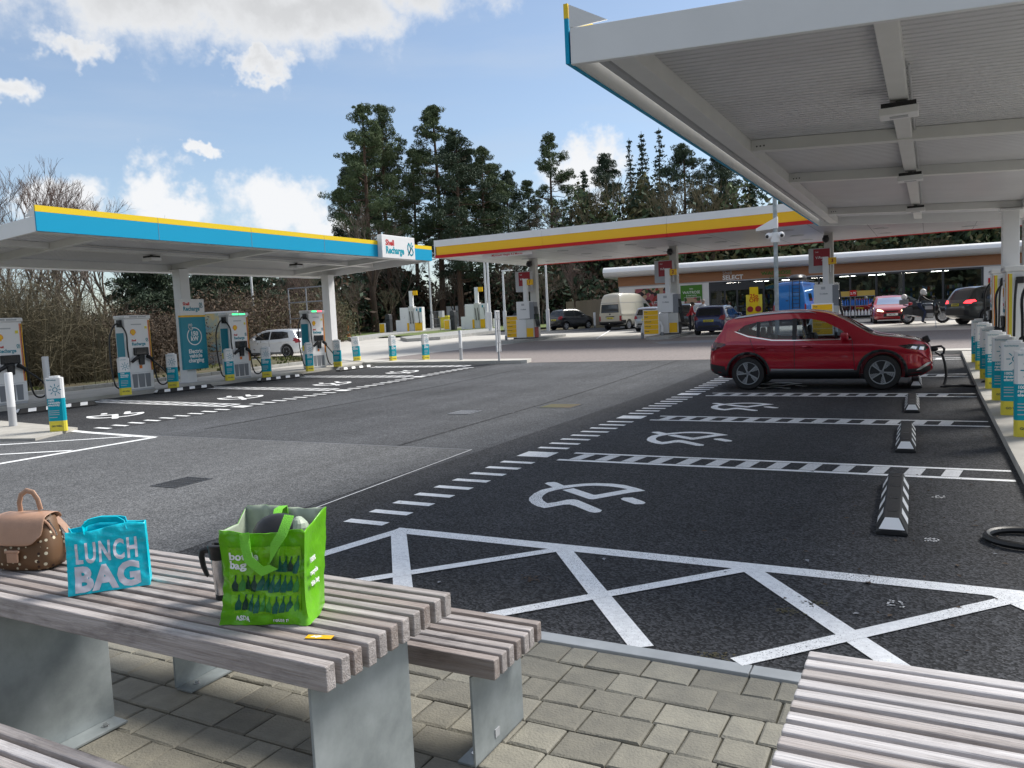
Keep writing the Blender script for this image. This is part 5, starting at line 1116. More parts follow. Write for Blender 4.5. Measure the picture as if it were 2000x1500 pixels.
# road cones, barriers and billboard behind the left canopy
def cone(p, lab, h=.95):
    t = thing('traffic_cone', lab, 'cone', p, group='orange traffic cones'); MB().box(-.22, .22, -.22, .22, 0, .04).build('cone_base', 'black_rubber', t); MB().lathe([(.17, .04), (.10, h*.5), (.03, h)], 16).build('cone_body', 'orange', t, smooth=True); MB().lathe([(.135, h*.35), (.095, h*.55)], 16, (0, 0, 0), cap=False).build('reflective_band', 'text_white', t, smooth=True)
cone(G((643, 672)), 'orange cone just right of the far canopy column seen between charger and column'); cone(G((681, 660)), 'tall orange cone on the grass right of the far canopy column', 1.1)
p = G((632, 672)); t = thing('water_barrier', 'red plastic barrier panels standing behind the far charger', 'barrier', (p.x-.6, p.y+.5, p.z), .3)
for k in range(4): MB().box(-.8+k*.42, -.42+k*.42, -.12, .12, 0, 1.25).build('barrier_panel', 'scarlet_paint', t, bevel=.03)
t = thing('pipe_frame', 'grey tubular frame behind the charger beside the white car', 'frame', (*along(590, 46).xy, gz(-30, 36))); b = MB()
for x in (-.9, .4): b.tube([(x, 0, 0), (x, 0, 3.6)], .04, 6)
for z in (1.9, 2.8, 3.6): b.tube([(-.9, 0, z), (2.0, 0, z)], .04, 6)
b.build('tubes', 'mid_grey', t)
p = along(418, 36); t = thing('roadside_billboard', 'colourful printed billboard on legs between the sign board and the third charger', 'billboard', p, math.radians(25)); pm2 = mat('beach_print', (.1, .4, .6), .5, c2=(.75, .5, .1), scale=1.6)
MB().box(-1.4, 1.0, -.03, .03, .75, 2.35).build('print_panel', 'beach_print', t); MB().box(-1.4, -.7, -.04, -.031, .75, 2.35).build('brown_print', 'brown_leaves', t); MB().box(-1.45, 1.05, -.035, .035, 2.35, 2.42).build('frame', 'white_plastic', t)
for x in (-1.2, .8): MB().box(x-.04, x+.04, -.03, .03, 0, .75).build('leg', 'mid_grey', t)
MB().box(-1.4, 1.0, -.02, .02, .1, .7).build('lower_board', 'light_grey', t)
# ================================================================== VEHICLES
def interp(pts, x):
    if x <= pts[0][0]: return pts[0][1]
    for (a, b), (c, d) in zip(pts[:-1], pts[1:]):
        if x <= c:
            t = (x-a)/(c-a) if c > a else 1; return b+(d-b)*t
    return pts[-1][1]
def smooth_interp(pts):
    """monotone cubic through the points"""
    n = len(pts); xs = [p[0] for p in pts]; ys = [p[1] for p in pts]
    d = [(ys[i+1]-ys[i])/max(xs[i+1]-xs[i], 1e-6) for i in range(n-1)]; m = [d[0]]+[0 if d[i-1]*d[i] <= 0 else 2*d[i-1]*d[i]/(d[i-1]+d[i]) for i in range(1, n-1)]+[d[-1]]
    def f(x):
        if x <= xs[0]: return ys[0]
        if x >= xs[-1]: return ys[-1]
        i = max(k for k in range(n-1) if xs[k] <= x); h = xs[i+1]-xs[i]; t = (x-xs[i])/h
        return ys[i]*(2*t**3-3*t*t+1)+h*m[i]*(t**3-2*t*t+t)+ys[i+1]*(-2*t**3+3*t*t)+h*m[i+1]*(t**3-t*t)
    return f
def car_rings(S, inset=0.0, xa=None, xb=None, floor=None):
    top, bot, hwf, belt = smooth_interp(S['top']), smooth_interp(S['bot']), smooth_interp(S['hw']), smooth_interp(S['belt']); th = S.get('th', .36)
    xs = sorted(set([p[0] for p in S['top']]+list(np.linspace(S['top'][0][0], S['top'][-1][0], 64))))
    if xa is not None: xs = [x for x in xs if xa < x < xb]; xs = [xa]+xs+[xb]
    rings = []
    for x in xs:
        zt = top(x)-inset; zb = bot(x) if floor is None else floor; hw = hwf(x)-inset; bl = min(belt(x), zt-.10) if floor is None else min(belt(x), zt-.02)
        if zb > bl-.02: zb = bl-.02
        r = []
        for f, wv in ((0, .0), (0, .80), (.04, .92), (.14, .975), (.32, .99), (.5, 1.0), (.66, .985), (.76, .985), (.84, 1.005), (.92, .995), (1, .965)): r.append((hw*wv, zb+f*(bl-zb)))
        yb = hw*.965; h = zt-bl; cr = S.get('crown', .03)
        for f in (.2, .4, .6, .78, .90, .965): r.append((max(yb-th*h*f-.05*h*f**6, .05), bl+h*f*.98))
        yr = max(yb-th*h-.10*min(h, 1), .05)
        for q in (1.0, .8, .5, .25, 0): r.append((yr*q, zt+cr*(1-q*q)*(1 if h > .3 else .6)))
        rings.append((x, r))
    return rings
def loft_body(rings):
    vs, fs = [], []; K = len(rings[0][1]); N = 2*K-2
    for x, r in rings:
        vs += [(x, y, z) for y, z in r]+[(x, -y, z) for y, z in r[-2:0:-1]]
    for i in range(len(rings)-1):
        for k in range(N): fs.append((i*N+k, i*N+(k+1) % N, (i+1)*N+(k+1) % N, (i+1)*N+k))
    fs += [tuple(range(N))[::-1], tuple((len(rings)-1)*N+k for k in range(N))]
    return vs, fs
def apply_mods(o):
    dg = bpy.context.evaluated_depsgraph_get(); dg.update(); me = bpy.data.meshes.new_from_object(o.evaluated_get(dg)); o.modifiers.clear(); old = o.data; o.data = me; return me
def boolean(o, cutter_mesh):
    c = bpy.data.objects.new('cut', cutter_mesh); col.objects.link(c); c.matrix_world = o.matrix_world
    m = o.modifiers.new('b', 'BOOLEAN'); m.operation = 'DIFFERENCE'; m.solver = 'EXACT'; m.object = c; apply_mods(o); bpy.data.objects.remove(c)
class Car:
    def __init__(s, name, label, cat, S, loc, heading, group=None):
        """S: spec with x from rear (0) to front; heading: world angle of the front"""
        s.S = S; s.L = S['top'][-1][0]; s.t = thing(name, label, cat, loc, heading, group); s.cx = s.L/2
        vs, fs = loft_body(car_rings(S)); vs = [(x-s.cx, y, z) for x, y, z in vs]
        b = MB().add(vs, fs); me = b.mesh('body', S['paint'], False); s.bvh = BVHTree.FromPolygons([v.co[:] for v in me.vertices], [tuple(p.vertices) for p in me.polygons])
        s.body = put('body', me, None); ax = S['axles']; R_ = S['R']; W2 = S['W']/2
        for x in ax:
            for sd in (-1, 1): boolean(s.body, MB().lathe([(R_+.065, sd*(W2-.34)), (R_+.065, sd*(W2+.2))], 36, (x-s.cx, 0, R_+.0), 'y').mesh('c', S['paint']))
        if S.get('hollow'):
            h = S['hollow']; vs, fs = loft_body(car_rings(S, .055, h[0], h[1], h[2])); boolean(s.body, MB().add([(x-s.cx, y, z) for x, y, z in vs], fs).mesh('c', S['paint']))
            for w_ in S['side_windows']: boolean(s.body, MB(Matrix(((1, 0, 0, 0), (0, 0, 1, 0), (0, 1, 0, 0), (0, 0, 0, 1)))).prism([(x-s.cx, z) for x, z in w_], -1.3, 1.3).mesh('c', S['paint']))
            for (poly, a, c) in S['end_windows']: boolean(s.body, MB(Matrix(((0, 0, 1, 0), (1, 0, 0, 0), (0, 1, 0, 0), (0, 0, 0, 1)))).prism(poly, a-s.cx, c-s.cx).mesh('c', S['paint']))
        s.body.parent = s.t; me = s.body.data; me.name = 'body'; me.shade_smooth(); me.set_sharp_from_angle(angle=math.radians(28))
        for i in range(len(me.materials)): me.materials[i] = M[S['paint']]
        for x in ax:
            for sd in (-1, 1): s.wheel(x-s.cx, sd*(W2-.035), R_, sd)
            MB().box(x-s.cx-R_*.9, x-s.cx+R_*.9, -W2+.36, W2-.36, .2, R_*1.9).build('wheel_well', 'black_plastic', s.t) if False else None
        MB().box(ax[0]-s.cx-.2, ax[1]-s.cx+.2, -W2+.22, W2-.22, S.get('under', .2), S.get('under', .2)+.1).build('underbody', 'black_plastic', s.t)
    def wheel(s, x, y, R_, sd):
        T = Matrix.Translation((x, y, R_)); w_ = MB(T).lathe([(R_*.62, -sd*.2), (R_*.95, -sd*.195), (R_, -sd*.16), (R_, -sd*.04), (R_*.95, -sd*.005), (R_*.70, sd*.0), (R_*.68, -sd*.02)], 36, (0, 0, 0), 'y', cap=False).build('wheel', 'black_rubber', s.t, smooth=True)
        rm = s.S.get('rim', 'silver'); MB(T).lathe([(R_*.69, -sd*.012), (R_*.66, -sd*.006), (R_*.64, -sd*.02), (R_*.60, -sd*.07), (.03, -sd*.075)], 36, (0, 0, 0), 'y').build('rim', ('black_plastic' if rm == 'turbine' else 'dark_grey') if rm != 'plain' else 'mid_grey', w_, smooth=True)
        MB(T).lathe([(R_*.695, -sd*.004), (R_*.685, sd*.004), (R_*.655, sd*.003), (R_*.645, -sd*.01)], 36, (0, 0, 0), 'y', cap=False).build('rim_edge', 'silver_paint', w_, smooth=True)
        n = 5
        for k in range(n):
            a = 2*PI*k/n+.3*x; b = MB(T @ Matrix.Rotation(a, 4, 'Y')); y0, y1 = -sd*.03, sd*.0
            if rm == 'turbine':
                b.add([(u, yy, v) for yy in (y0, y1) for u, v in ((-.013, .04), (.013, .04), (.010, R_*.66), (-.018, R_*.66))], [(0, 1, 2, 3), (7, 6, 5, 4), (0, 4, 5, 1), (1, 5, 6, 2), (2, 6, 7, 3), (3, 7, 4, 0)])
                for q in range(5):
                    v = R_*(.22+.09*q); b.add([(u, y1-sd*.004, z) for u, z in ((.014, v), (.03+.07*(q+1)/5, v+.035), (.03+.07*(q+1)/5, v+.052), (.014, v+.02))], [(0, 1, 2, 3)])
            else:
                b.add([(u, yy, v) for yy in (y0, y1) for u, v in ((-.03, .04), (.03, .04), (.045, R_*.66), (-.045, R_*.66))], [(0, 1, 2, 3), (7, 6, 5, 4), (0, 4, 5, 1), (1, 5, 6, 2), (2, 6, 7, 3), (3, 7, 4, 0)])
            b.build('spoke', 'silver_paint' if rm != 'dark' else 'black_paint', w_)
        MB(T).lathe([(.045, -sd*.03), (.04, sd*.003), (.01, sd*.006)], 12, (0, 0, 0), 'y').build('hub_cap', 'mid_grey', w_, smooth=True)
    def decal(s, name, poly, side, m, off=.004, step=.05, parent=None, thick=0.0):
        """panel that hugs the body; poly in (x,z) for side 'l'/'r' (x from rear), in (y,z) for 'front'/'back'"""
        bm = cut_poly(poly, step); bad = []
        for v in bm.verts:
            u, w_ = v.co.x, v.co.y
            if side in 'lr': sg = 1 if side == 'l' else -1; o, d = Vector((u-s.cx, sg*3, w_)), Vector((0, -sg, 0))
            elif side == 'front': o, d = Vector((6, u, w_)), Vector((-1, 0, 0))
            elif side == 'back': o, d = Vector((-6, u, w_)), Vector((1, 0, 0))
            else: o, d = Vector((u-s.cx, w_, 4)), Vector((0, 0, -1))
            h, n, i, ds = s.bvh.ray_cast(o, d)
            if h is None: bad.append(v); continue
            if n.dot(d) > 0: n = -n
            v.co = h+n*off
        bmesh.ops.delete(bm, geom=bad, context='VERTS'); bmesh.ops.recalc_face_normals(bm, faces=bm.faces)
        me = bpy.data.meshes.new(name); bm.to_mesh(me); bm.free(); me.materials.append(M[m]); me.shade_smooth(); o = put(name, me, parent or s.t)
        if thick: q = o.modifiers.new('s', 'SOLIDIFY'); q.thickness = thick; q.offset = 0
        return o
    def both(s, name, poly, m, **k): return [s.decal(name, poly, q, m, **k) for q in 'lr']
    def arches(s, m, w_=.055, lo=.2):
        for x in s.S['axles']:
            R_ = s.S['R']; A = [math.radians(a) for a in np.linspace(-12, 192, 22)]
            outer = [(x+(R_+.065+w_)*math.cos(a), R_+(R_+.065+w_)*math.sin(a)) for a in A]; inner = [(x+(R_+.064)*math.cos(a), R_+(R_+.064)*math.sin(a)) for a in A[::-1]]
            s.both('arch_trim', outer+inner, m, off=.007, thick=.01)
    def mirror(s, x, z, m, y=None):
        for sd in (-1, 1):
            yy = (y or s.S['W']/2-.03); k = MB().add(*rounded_loft([(0, 0, -.08, .04, .03), (0, 0, -.07, .075, .09), (0, 0, 0, .085, .11), (0, 0, .06, .07, .10), (0, 0, .075, .03, .05)], 12)).build('door_mirror', m, s.t, smooth=True); k.location = (x-s.cx, sd*(yy+.10), z)
            MB().box(-.03, .03, -.10, -.02, -.07, -.03).build('mirror_arm', 'black_plastic', k) if sd > 0 else MB().box(-.03, .03, .02, .10, -.07, -.03).build('mirror_arm', 'black_plastic', k)
    def plate(s, side, z, text, m, y=0.0, w_=.26):
        o = s.decal('number_plate', [(y-w_, z-.055), (y+w_, z-.055), (y+w_, z+.055), (y-w_, z+.055)], side, m, off=.012, step=1.0, thick=.006)
        c = sum((v.co for v in o.data.vertices), Vector())/len(o.data.vertices); n = Vector((1 if side == 'front' else -1, 0, 0)); txt(text, .085, 'text_dark', s.t, face_m(c, n), 0, 0, .012, sx=.92, off=.008)
# --- the red electric SUV plugged in at the right ------------------------------------
SUV = dict(paint='red_paint', W=1.81, R=.345, axles=(.845, 3.43), th=.40, crown=.028, rim='turbine',
    top=[(0, .62), (.010, .80), (.04, .93), (.10, 1.01), (.20, 1.14), (.31, 1.31), (.335, 1.40), (.38, 1.47), (.70, 1.55), (1.1, 1.60), (1.6, 1.625), (2.0, 1.615), (2.38, 1.56), (2.7, 1.42), (3.0, 1.245), (3.28, 1.085), (3.42, 1.055), (3.8, 1.005), (4.06, .945), (4.20, .885), (4.27, .80), (4.31, .62)],
    bot=[(0, .40), (.12, .32), (.35, .24), (.6, .22), (3.8, .22), (4.1, .25), (4.31, .36)], hw=[(0, .66), (.03, .76), (.12, .84), (.4, .885), (1.0, .90), (3.3, .90), (3.8, .875), (4.06, .82), (4.22, .72), (4.31, .58)],
    belt=[(0, .95), (.5, 1.06), (1.5, 1.02), (3.2, .985), (4.0, .87), (4.31, .56)], hollow=(.62, 2.95, .72),
    side_windows=[[(.60, 1.235), (.78, 1.36), (1.02, 1.42), (1.045, 1.12), (.86, 1.15)], [(1.09, 1.11), (1.09, 1.425), (1.40, 1.45), (1.74, 1.455), (1.75, 1.045), (1.35, 1.055)], [(1.83, 1.04), (1.83, 1.455), (2.1, 1.445), (2.36, 1.38), (2.66, 1.22), (2.86, 1.06), (2.86, 1.03)]],
    end_windows=[([(-.60, 1.14), (.60, 1.14), (.50, 1.50), (-.50, 1.50)], 2.2, 3.5), ([(-.52, 1.14), (.52, 1.14), (.42, 1.36), (-.42, 1.36)], -.2, .75)])
SUV_Y = 17.25; SUV_X0 = -4.2
sc = Car('electric_suv', 'dark red electric SUV plugged in nose-first at the right-hand chargers', 'car', SUV, (SUV_X0+SUV['top'][-1][0]/2, SUV_Y, gz(-2, SUV_Y)+.006), 0.0)
sc.t.scale = (.96, .96, .96)
for w_ in SUV['side_windows']: sc.both('side_window', w_, 'car_glass', off=-.006, step=.2)
sc.decal('windscreen', [(-.60, 1.14), (.60, 1.14), (.50, 1.50), (-.50, 1.50)], 'front', 'car_glass', off=-.006); sc.decal('rear_window', [(-.52, 1.14), (.52, 1.14), (.42, 1.36), (-.42, 1.36)], 'back', 'car_glass', off=-.006)
sc.both('door_pillar', [(1.75, 1.03), (1.83, 1.03), (1.83, 1.465), (1.74, 1.465)], 'black_plastic', off=.003); sc.both('door_pillar', [(1.03, 1.11), (1.095, 1.10), (1.095, 1.43), (1.02, 1.425)], 'black_plastic', off=.003)
sc.both('window_trim', [(.56, 1.235), (.60, 1.235), (.87, 1.135), (1.36, 1.043), (1.8, 1.028), (2.88, 1.022), (2.88, 1.006), (1.8, 1.008), (1.35, 1.022), (.85, 1.115)], 'chrome', off=.006)
sc.both('roof_rail', [(.55, 1.50), (.62, 1.512), (1.1, 1.562), (1.6, 1.585), (2.05, 1.578), (2.2, 1.555), (2.05, 1.60), (1.6, 1.608), (1.1, 1.585), (.62, 1.535)], 'silver_paint', off=.012, thick=.012, step=.08)
sc.both('sill_cladding', [(1.27, .232), (1.24, .40), (3.0, .40), (2.98, .232)], 'black_plastic', off=.006, thick=.008); sc.both('sill_strip', [(1.32, .405), (1.32, .44), (2.92, .415), (2.92, .395)], 'silver_paint', off=.010)
sc.both('rear_cladding', [(.02, .42), (.02, .56), (.36, .50), (.42, .28), (.3, .275), (.14, .34)], 'black_plastic', off=.006); sc.both('front_cladding', [(3.86, .26), (3.82, .40), (4.10, .42), (4.27, .46), (4.27, .38), (4.1, .28)], 'black_plastic', off=.006)
sc.arches('black_plastic', .05)
sc.both('door_seam', [(1.785, .42), (1.795, .42), (1.80, 1.02), (1.79, 1.02)], 'black_plastic', off=.0035); sc.both('door_seam', [(1.02, .70), (1.03, .70), (.90, 1.10), (.89, 1.10)], 'black_plastic', off=.0035); sc.both('door_seam', [(1.02, .70), (1.03, .70), (1.26, .44), (1.25, .44)], 'black_plastic', off=.0035); sc.both('door_seam', [(2.93, .42), (2.94, .42), (2.90, 1.0), (2.89, 1.0)], 'black_plastic', off=.0035)
for x in (1.13, 2.05): sc.both('door_handle', [(x-.09, .872), (x+.09, .878), (x+.10, .892), (x+.08, .903), (x-.08, .899), (x-.10, .885)], 'red_paint', off=.028, thick=.02); sc.both('handle_recess', [(x-.07, .86), (x+.07, .862), (x+.06, .90), (x-.06, .90)], 'deep_red', off=.003)
sc.both('tail_light', [(.03, .96), (.05, .86), (.12, .84), (.40, .955), (.38, .99), (.14, 1.03)], 'tail_smoke', off=.006); sc.both('headlight', [(3.72, .865), (3.86, .80), (4.18, .755), (4.24, .80), (4.18, .865), (3.94, .885)], 'dark_glass', off=.006)
sc.both('headlight_lens', [(3.92, .80), (4.02, .78), (4.05, .83), (3.96, .845)], 'chrome', off=.012); sc.both('headlight_lens', [(4.07, .775), (4.15, .76), (4.16, .82), (4.09, .83)], 'chrome', off=.012)
sc.decal('grille', [(-.42, .58), (.42, .58), (.50, .80), (-.50, .80)], 'front', 'black_plastic', off=.008); sc.decal('lower_grille', [(-.5, .36), (.5, .36), (.52, .52), (-.52, .52)], 'front', 'black_plastic', off=.006)
sc.both('fog_trim', [(4.02, .37), (4.10, .39), (4.27, .50), (4.27, .53), (4.20, .51), (4.06, .41)], 'silver_paint', off=.014)
sc.plate('back', .80, 'YC21 RZS', 'bollard_yellow'); sc.plate('front', .46, 'YC21 RZS', 'text_white'); sc.mirror(2.76, 1.085, 'red_paint')
for y in (-.38, .38):
    for x, h in ((1.15, 1.13), (2.0, 1.13)):
        k = MB().box(x-.1-sc.cx, x+.08-sc.cx, y-.22, y+.22, .7, h).build('seat_back', 'dark_grey', sc.t, bevel=.05); MB().box(x-.10-sc.cx, x-.02-sc.cx, y-.12, y+.12, h, h+.17).build('headrest', 'dark_grey', k, bevel=.03)
MB().box(2.78-sc.cx, 2.94-sc.cx, -.6, .6, .72, 1.0).build('dashboard', 'black_plastic', sc.t, bevel=.03); MB().lathe([(.17, -.012), (.18, 0), (.17, .012)], 20, (0, 0, 0), 'x', cap=False).build('steering_wheel', 'black_plastic', sc.t).location = (2.55-sc.cx, -.38, .98)
for sd in (-1, 1): MB().tube([(3.0-sc.cx, sd*.5, 1.245), (3.22-sc.cx, sd*.1, 1.135)], .012, 5).build('wiper', 'black_plastic', sc.t)
MB().tube([(3.05-sc.cx, -.5, 1.03), (3.2-sc.cx, -.52, 1.16)], .006, 5)
fl = MB().box(-.02, .10, -.09, .09, .0, .14).build('charge_flap', 'black_plastic', sc.t, bevel=.02); fl.location = (4.19-sc.cx, -.12, .86); fl.rotation_euler.y = -.4
# plug and cable
pg = thing('charging_plug', 'black charging connector and cable running from the red car to the plinth', 'cable', (0, 0, 0)); px_, py_, pz_ = .012, SUV_Y-.12, gz(0, SUV_Y)-.02
MB().tube([(px_-.04, py_, pz_+.74), (px_+.05, py_, pz_+.745), (px_+.10, py_, pz_+.76)], [.05, .055, .04], 12).build('connector', 'black_plastic', pg, smooth=True)
MB().tube([(px_+.06, py_, pz_+.78), (px_+.16, py_, pz_+.79), (px_+.21, py_, pz_+.74), (px_+.20, py_, pz_+.66), (px_+.14, py_, pz_+.62), (px_+.06, py_, pz_+.68)], .022, 8).build('grip', 'black_plastic', pg, smooth=True)
pts = [Vector(q) for q in ((px_+.17, py_, pz_+.64), (px_+.22, py_, pz_+.45), (px_+.24, py_-.02, pz_+.22), (px_+.20, py_-.10, pz_+.06), (px_+.16, py_-.20, pz_+.03), (px_+.28, py_-.22, pz_+.05), (px_+.5, py_-.1, pz_+.045), (KX+.05, py_-.25, pz_+.05), (KX+.12, py_-.27, pz_+.13), (KX+.35, py_-.1, pz_+.14), (1.2, SUV_Y+.5, pz_+.14), (1.16, 17.1, pz_+.6))]
sm_ = []
for i in range(len(pts)-1):
    p0, p1, p2, p3 = pts[max(i-1, 0)], pts[i], pts[i+1], pts[min(i+2, len(pts)-1)]
    for q in range(6): u = q/6; sm_.append(.5*((2*p1)+(p2-p0)*u+(2*p0-5*p1+4*p2-p3)*u*u+(3*p1-p0-3*p2+p3)*u**3))
MB().tube(sm_, .023, 8).build('cable', 'cable_black', pg, smooth=True)
cb = thing('loose_cable', 'thick black cable loop lying on the bay at the right picture edge', 'cable', (0, 0, 0)); c = G((2010, 1062)); pts = [(c.x+.24*math.cos(a)*(1+.1*k/30), c.y+.22*math.sin(a), .035+(.03 if k > 30 else 0)) for k, a in enumerate(np.linspace(.9, 7.2, 38))]+[(c.x+.5, c.y+.5, .06), (c.x+.9, c.y+.9, .12)]
MB().tube(pts, .026, 8).build('cable_loop', 'cable_black', cb, smooth=True)
# --- the other cars ------------------------------------------------------------------
def hatch(paint, L=4.1, W=1.74, H=1.47, R=.31, rim='silver', nose=.68):
    s = L/4.1; h = H/1.47
    return dict(paint=paint, W=W, R=R, axles=(.66*s, 3.2*s), rim=rim, th=.38, crown=.025, top=[(0, .62*h), (.015, .78*h), (.05, .93*h), (.14, 1.02*h), (.26, 1.22*h), (.38, 1.38*h), (.7*s, 1.44*h), (1.3*s, 1.465*h), (1.9*s, 1.45*h), (2.3*s, 1.38*h), (2.7*s, 1.18*h), (3.05*s, .98*h), (3.2*s, .94*h), (3.7*s, .84*h), (3.95*s, .74*h), (4.05*s, .64*h), (4.1*s, .5*h)],
        bot=[(0, .36), (.15, .28), (.4, .2), (3.6*s, .2), (3.9*s, .22), (4.1*s, .32)], hw=[(0, W/2-.26), (.06, W/2-.16), (.2, W/2-.08), (.5, W/2-.01), (1, W/2), (3*s, W/2), (3.6*s, W/2-.05), (3.95*s, W/2-.2), (4.1*s, W/2-.42)], belt=[(0, .88*h), (.5, .96*h), (1.5, .92*h), (3.0*s, .88*h), (3.9*s, .70*h), (4.1*s, .46*h)])
def dress(c, s, h, plate_b, plate_f='text_white', glassm='dark_glass', pt='AB12 CDE', lights=False):
    c.both('side_window', [(.50*s, 1.02*h), (.62*s, 1.30*h), (.95*s, 1.35*h), (1.62*s, 1.36*h), (1.64*s, .95*h), (1.0*s, .97*h)], glassm, off=.004); c.both('side_window', [(1.70*s, .95*h), (1.69*s, 1.36*h), (2.0*s, 1.335*h), (2.25*s, 1.27*h), (2.72*s, .98*h), (2.74*s, .94*h)], glassm, off=.004)
    w_ = c.S['W']/2; c.decal('rear_window', [(-w_+.26, .98*h), (w_-.26, .98*h), (w_-.34, 1.32*h), (-w_+.34, 1.32*h)], 'back', glassm, off=.005); c.decal('windscreen', [(-w_+.22, 1.0*h), (w_-.22, 1.0*h), (w_-.33, 1.36*h), (-w_+.33, 1.36*h)], 'front', 'lit_glass' if not lights else 'chrome', off=.005)
    for sd in (-1, 1):
        c.decal('tail_light', [(sd*(w_-.10), .74*h), (sd*(w_-.10), 1.0*h), (sd*(w_-.26), .94*h), (sd*(w_-.36), .78*h)], 'back', 'deep_red' if plate_b else 'red', off=.008)
        c.decal('headlight', [(sd*(w_-.20), .66*h), (sd*(w_-.22), .76*h), (sd*(w_-.45), .70*h), (sd*(w_-.50), .62*h)], 'front', 'head_lit' if lights else 'chrome', off=.008)
        c.both('tail_light_side', [(.05, .76*h), (.03, .96*h), (.22, .96*h), (.28, .86*h)], 'deep_red', off=.006) if sd > 0 else None
    c.decal('rear_bumper_insert', [(-w_+.3, .34), (w_-.3, .34), (w_-.36, .50), (-w_+.36, .50)], 'back', 'black_plastic', off=.006); c.decal('grille', [(-.42, .36), (.42, .36), (.38, .52), (-.38, .52)], 'front', 'black_plastic', off=.006); c.decal('upper_grille', [(-.25, .60*h), (.25, .60*h), (.33, .67*h), (-.33, .67*h)], 'front', 'black_plastic', off=.006)
    c.both('door_seam', [(1.66*s, .35), (1.675*s, .35), (1.675*s, .94*h), (1.66*s, .94*h)], 'black_plastic', off=.004); c.both('sill', [(1.0*s, .2), (1.0*s, .29), (2.8*s, .29), (2.8*s, .2)], 'black_plastic', off=.004)
    for x in (1.0, 1.95): c.both('door_handle', [((x-.08)*s, .80*h), ((x+.08)*s, .80*h), ((x+.08)*s, .825*h), ((x-.08)*s, .825*h)], c.S['paint'], off=.02, thick=.015)
    c.plate('back', .80*h-.08, pt, 'bollard_yellow'); c.plate('front', .47, pt, plate_f); c.mirror(2.55*s, .98*h, c.S['paint'])
mat('head_lit', (.9, .85, .6), .3, emit=(1, .88, .55, 3.0))
def at_ground(px): p = G(px); return p
# white hatchback on the road behind the chargers
S = hatch('white_paint', 4.32, 1.80, 1.45, .33, 'dark'); p = at_ground((556, 699)); p = p+Vector((-1.45, .85, 0)); c = Car('parked_car', 'white hatchback seen from the side behind the farthest left charger', 'car', S, p, math.radians(184)); dress(c, 1.054, .985, True, pt='RJ70 KXE')
# navy hatchback at the pump
S = hatch('navy_paint', 4.03, 1.72, 1.47, .31); p = at_ground((1387, 655)); c = Car('parked_car', 'navy blue hatchback seen from behind at the middle pump', 'car', S, (p.x, p.y+2.0, p.z), math.radians(88)); dress(c, .983, 1.0, True, pt='GJ13 EYW')
# black hatchback beyond the first pump
S = hatch('black_paint', 3.62, 1.62, 1.53, .29); p = at_ground((1088, 645)); c = Car('parked_car', 'small black hatchback parked by the timber fence', 'car', S, (p.x+.55, p.y+1.5, p.z), math.radians(66)); dress(c, .883, 1.04, True, pt='LM12 XPT')
# black car ahead of the navy one
S = hatch('black_paint', 4.4, 1.80, 1.55, .33); p = Vector((-12.6, 47.2, gz(-12, 47))); c = Car('parked_car', 'black car standing in front of the shop, beyond the navy hatchback', 'car', S, p, math.radians(80)); dress(c, 1.073, 1.054, True, pt='KP19 FZA')
# silver car half hidden by the middle pump
S = hatch('silver_paint', 4.2, 1.76, 1.47, .31); p = Vector((-14.9, 47.4, gz(-14, 47))); c = Car('parked_car', 'silver car half hidden behind the middle pump, right of the camper van', 'car', S, p, math.radians(88)); dress(c, 1.02, 1.0, True, pt='EO15 VBN')
# scarlet car facing the camera
S = hatch('scarlet_paint', 4.28, 1.80, 1.46, .32); p = at_ground((1736, 632)); c = Car('parked_car', 'bright red hatchback facing the camera with headlights on, at the shop front', 'car', S, (p.x-.05, p.y+1.9, p.z), math.radians(-84)); dress(c, 1.044, .993, True, pt='LJ65 CXP', lights=True)
# dark green-black SUV at the right
S = dict(paint='green_black_paint', W=1.89, R=.37, axles=(.95, 3.65), rim='silver', th=.32, crown=.03, top=[(0, .72), (.02, .95), (.08, 1.05), (.2, 1.25), (.42, 1.56), (.55, 1.66), (1.0, 1.71), (1.8, 1.73), (2.4, 1.70), (2.8, 1.58), (3.2, 1.34), (3.5, 1.14), (3.7, 1.08), (4.3, .98), (4.55, .86), (4.65, .7), (4.7, .55)], bot=[(0, .46), (.2, .36), (.5, .28), (4.1, .28), (4.5, .32), (4.7, .42)], hw=[(0, .64), (.06, .78), (.2, .87), (.5, .935), (1, .945), (3.6, .945), (4.2, .88), (4.55, .72), (4.7, .5)], belt=[(0, 1.0), (.6, 1.10), (1.8, 1.06), (3.5, 1.03), (4.3, .88), (4.7, .52)])
p = at_ground((1876, 636)); c = Car('parked_car', 'dark SUV with lit tail lights leaving the forecourt at the right', 'car', S, (p.x+1.75, p.y+1.35, p.z), math.radians(33))
c.both('side_window', [(.62, 1.16), (.75, 1.50), (1.0, 1.57), (1.5, 1.60), (1.5, 1.10)], 'dark_glass'); c.both('side_window', [(1.58, 1.10), (1.58, 1.60), (2.3, 1.59), (2.3, 1.08)], 'dark_glass'); c.both('side_window', [(2.38, 1.08), (2.38, 1.585), (2.62, 1.53), (3.2, 1.16), (3.22, 1.08)], 'dark_glass')
c.decal('rear_window', [(-.66, 1.16), (.66, 1.16), (.54, 1.56), (-.54, 1.56)], 'back', 'lit_glass', off=.005); c.decal('windscreen', [(-.7, 1.16), (.7, 1.16), (.56, 1.58), (-.56, 1.58)], 'front', 'lit_glass', off=.005)
mat('tail_lit', (.6, .01, .02), .3, emit=(1, .04, .05, 2.2))
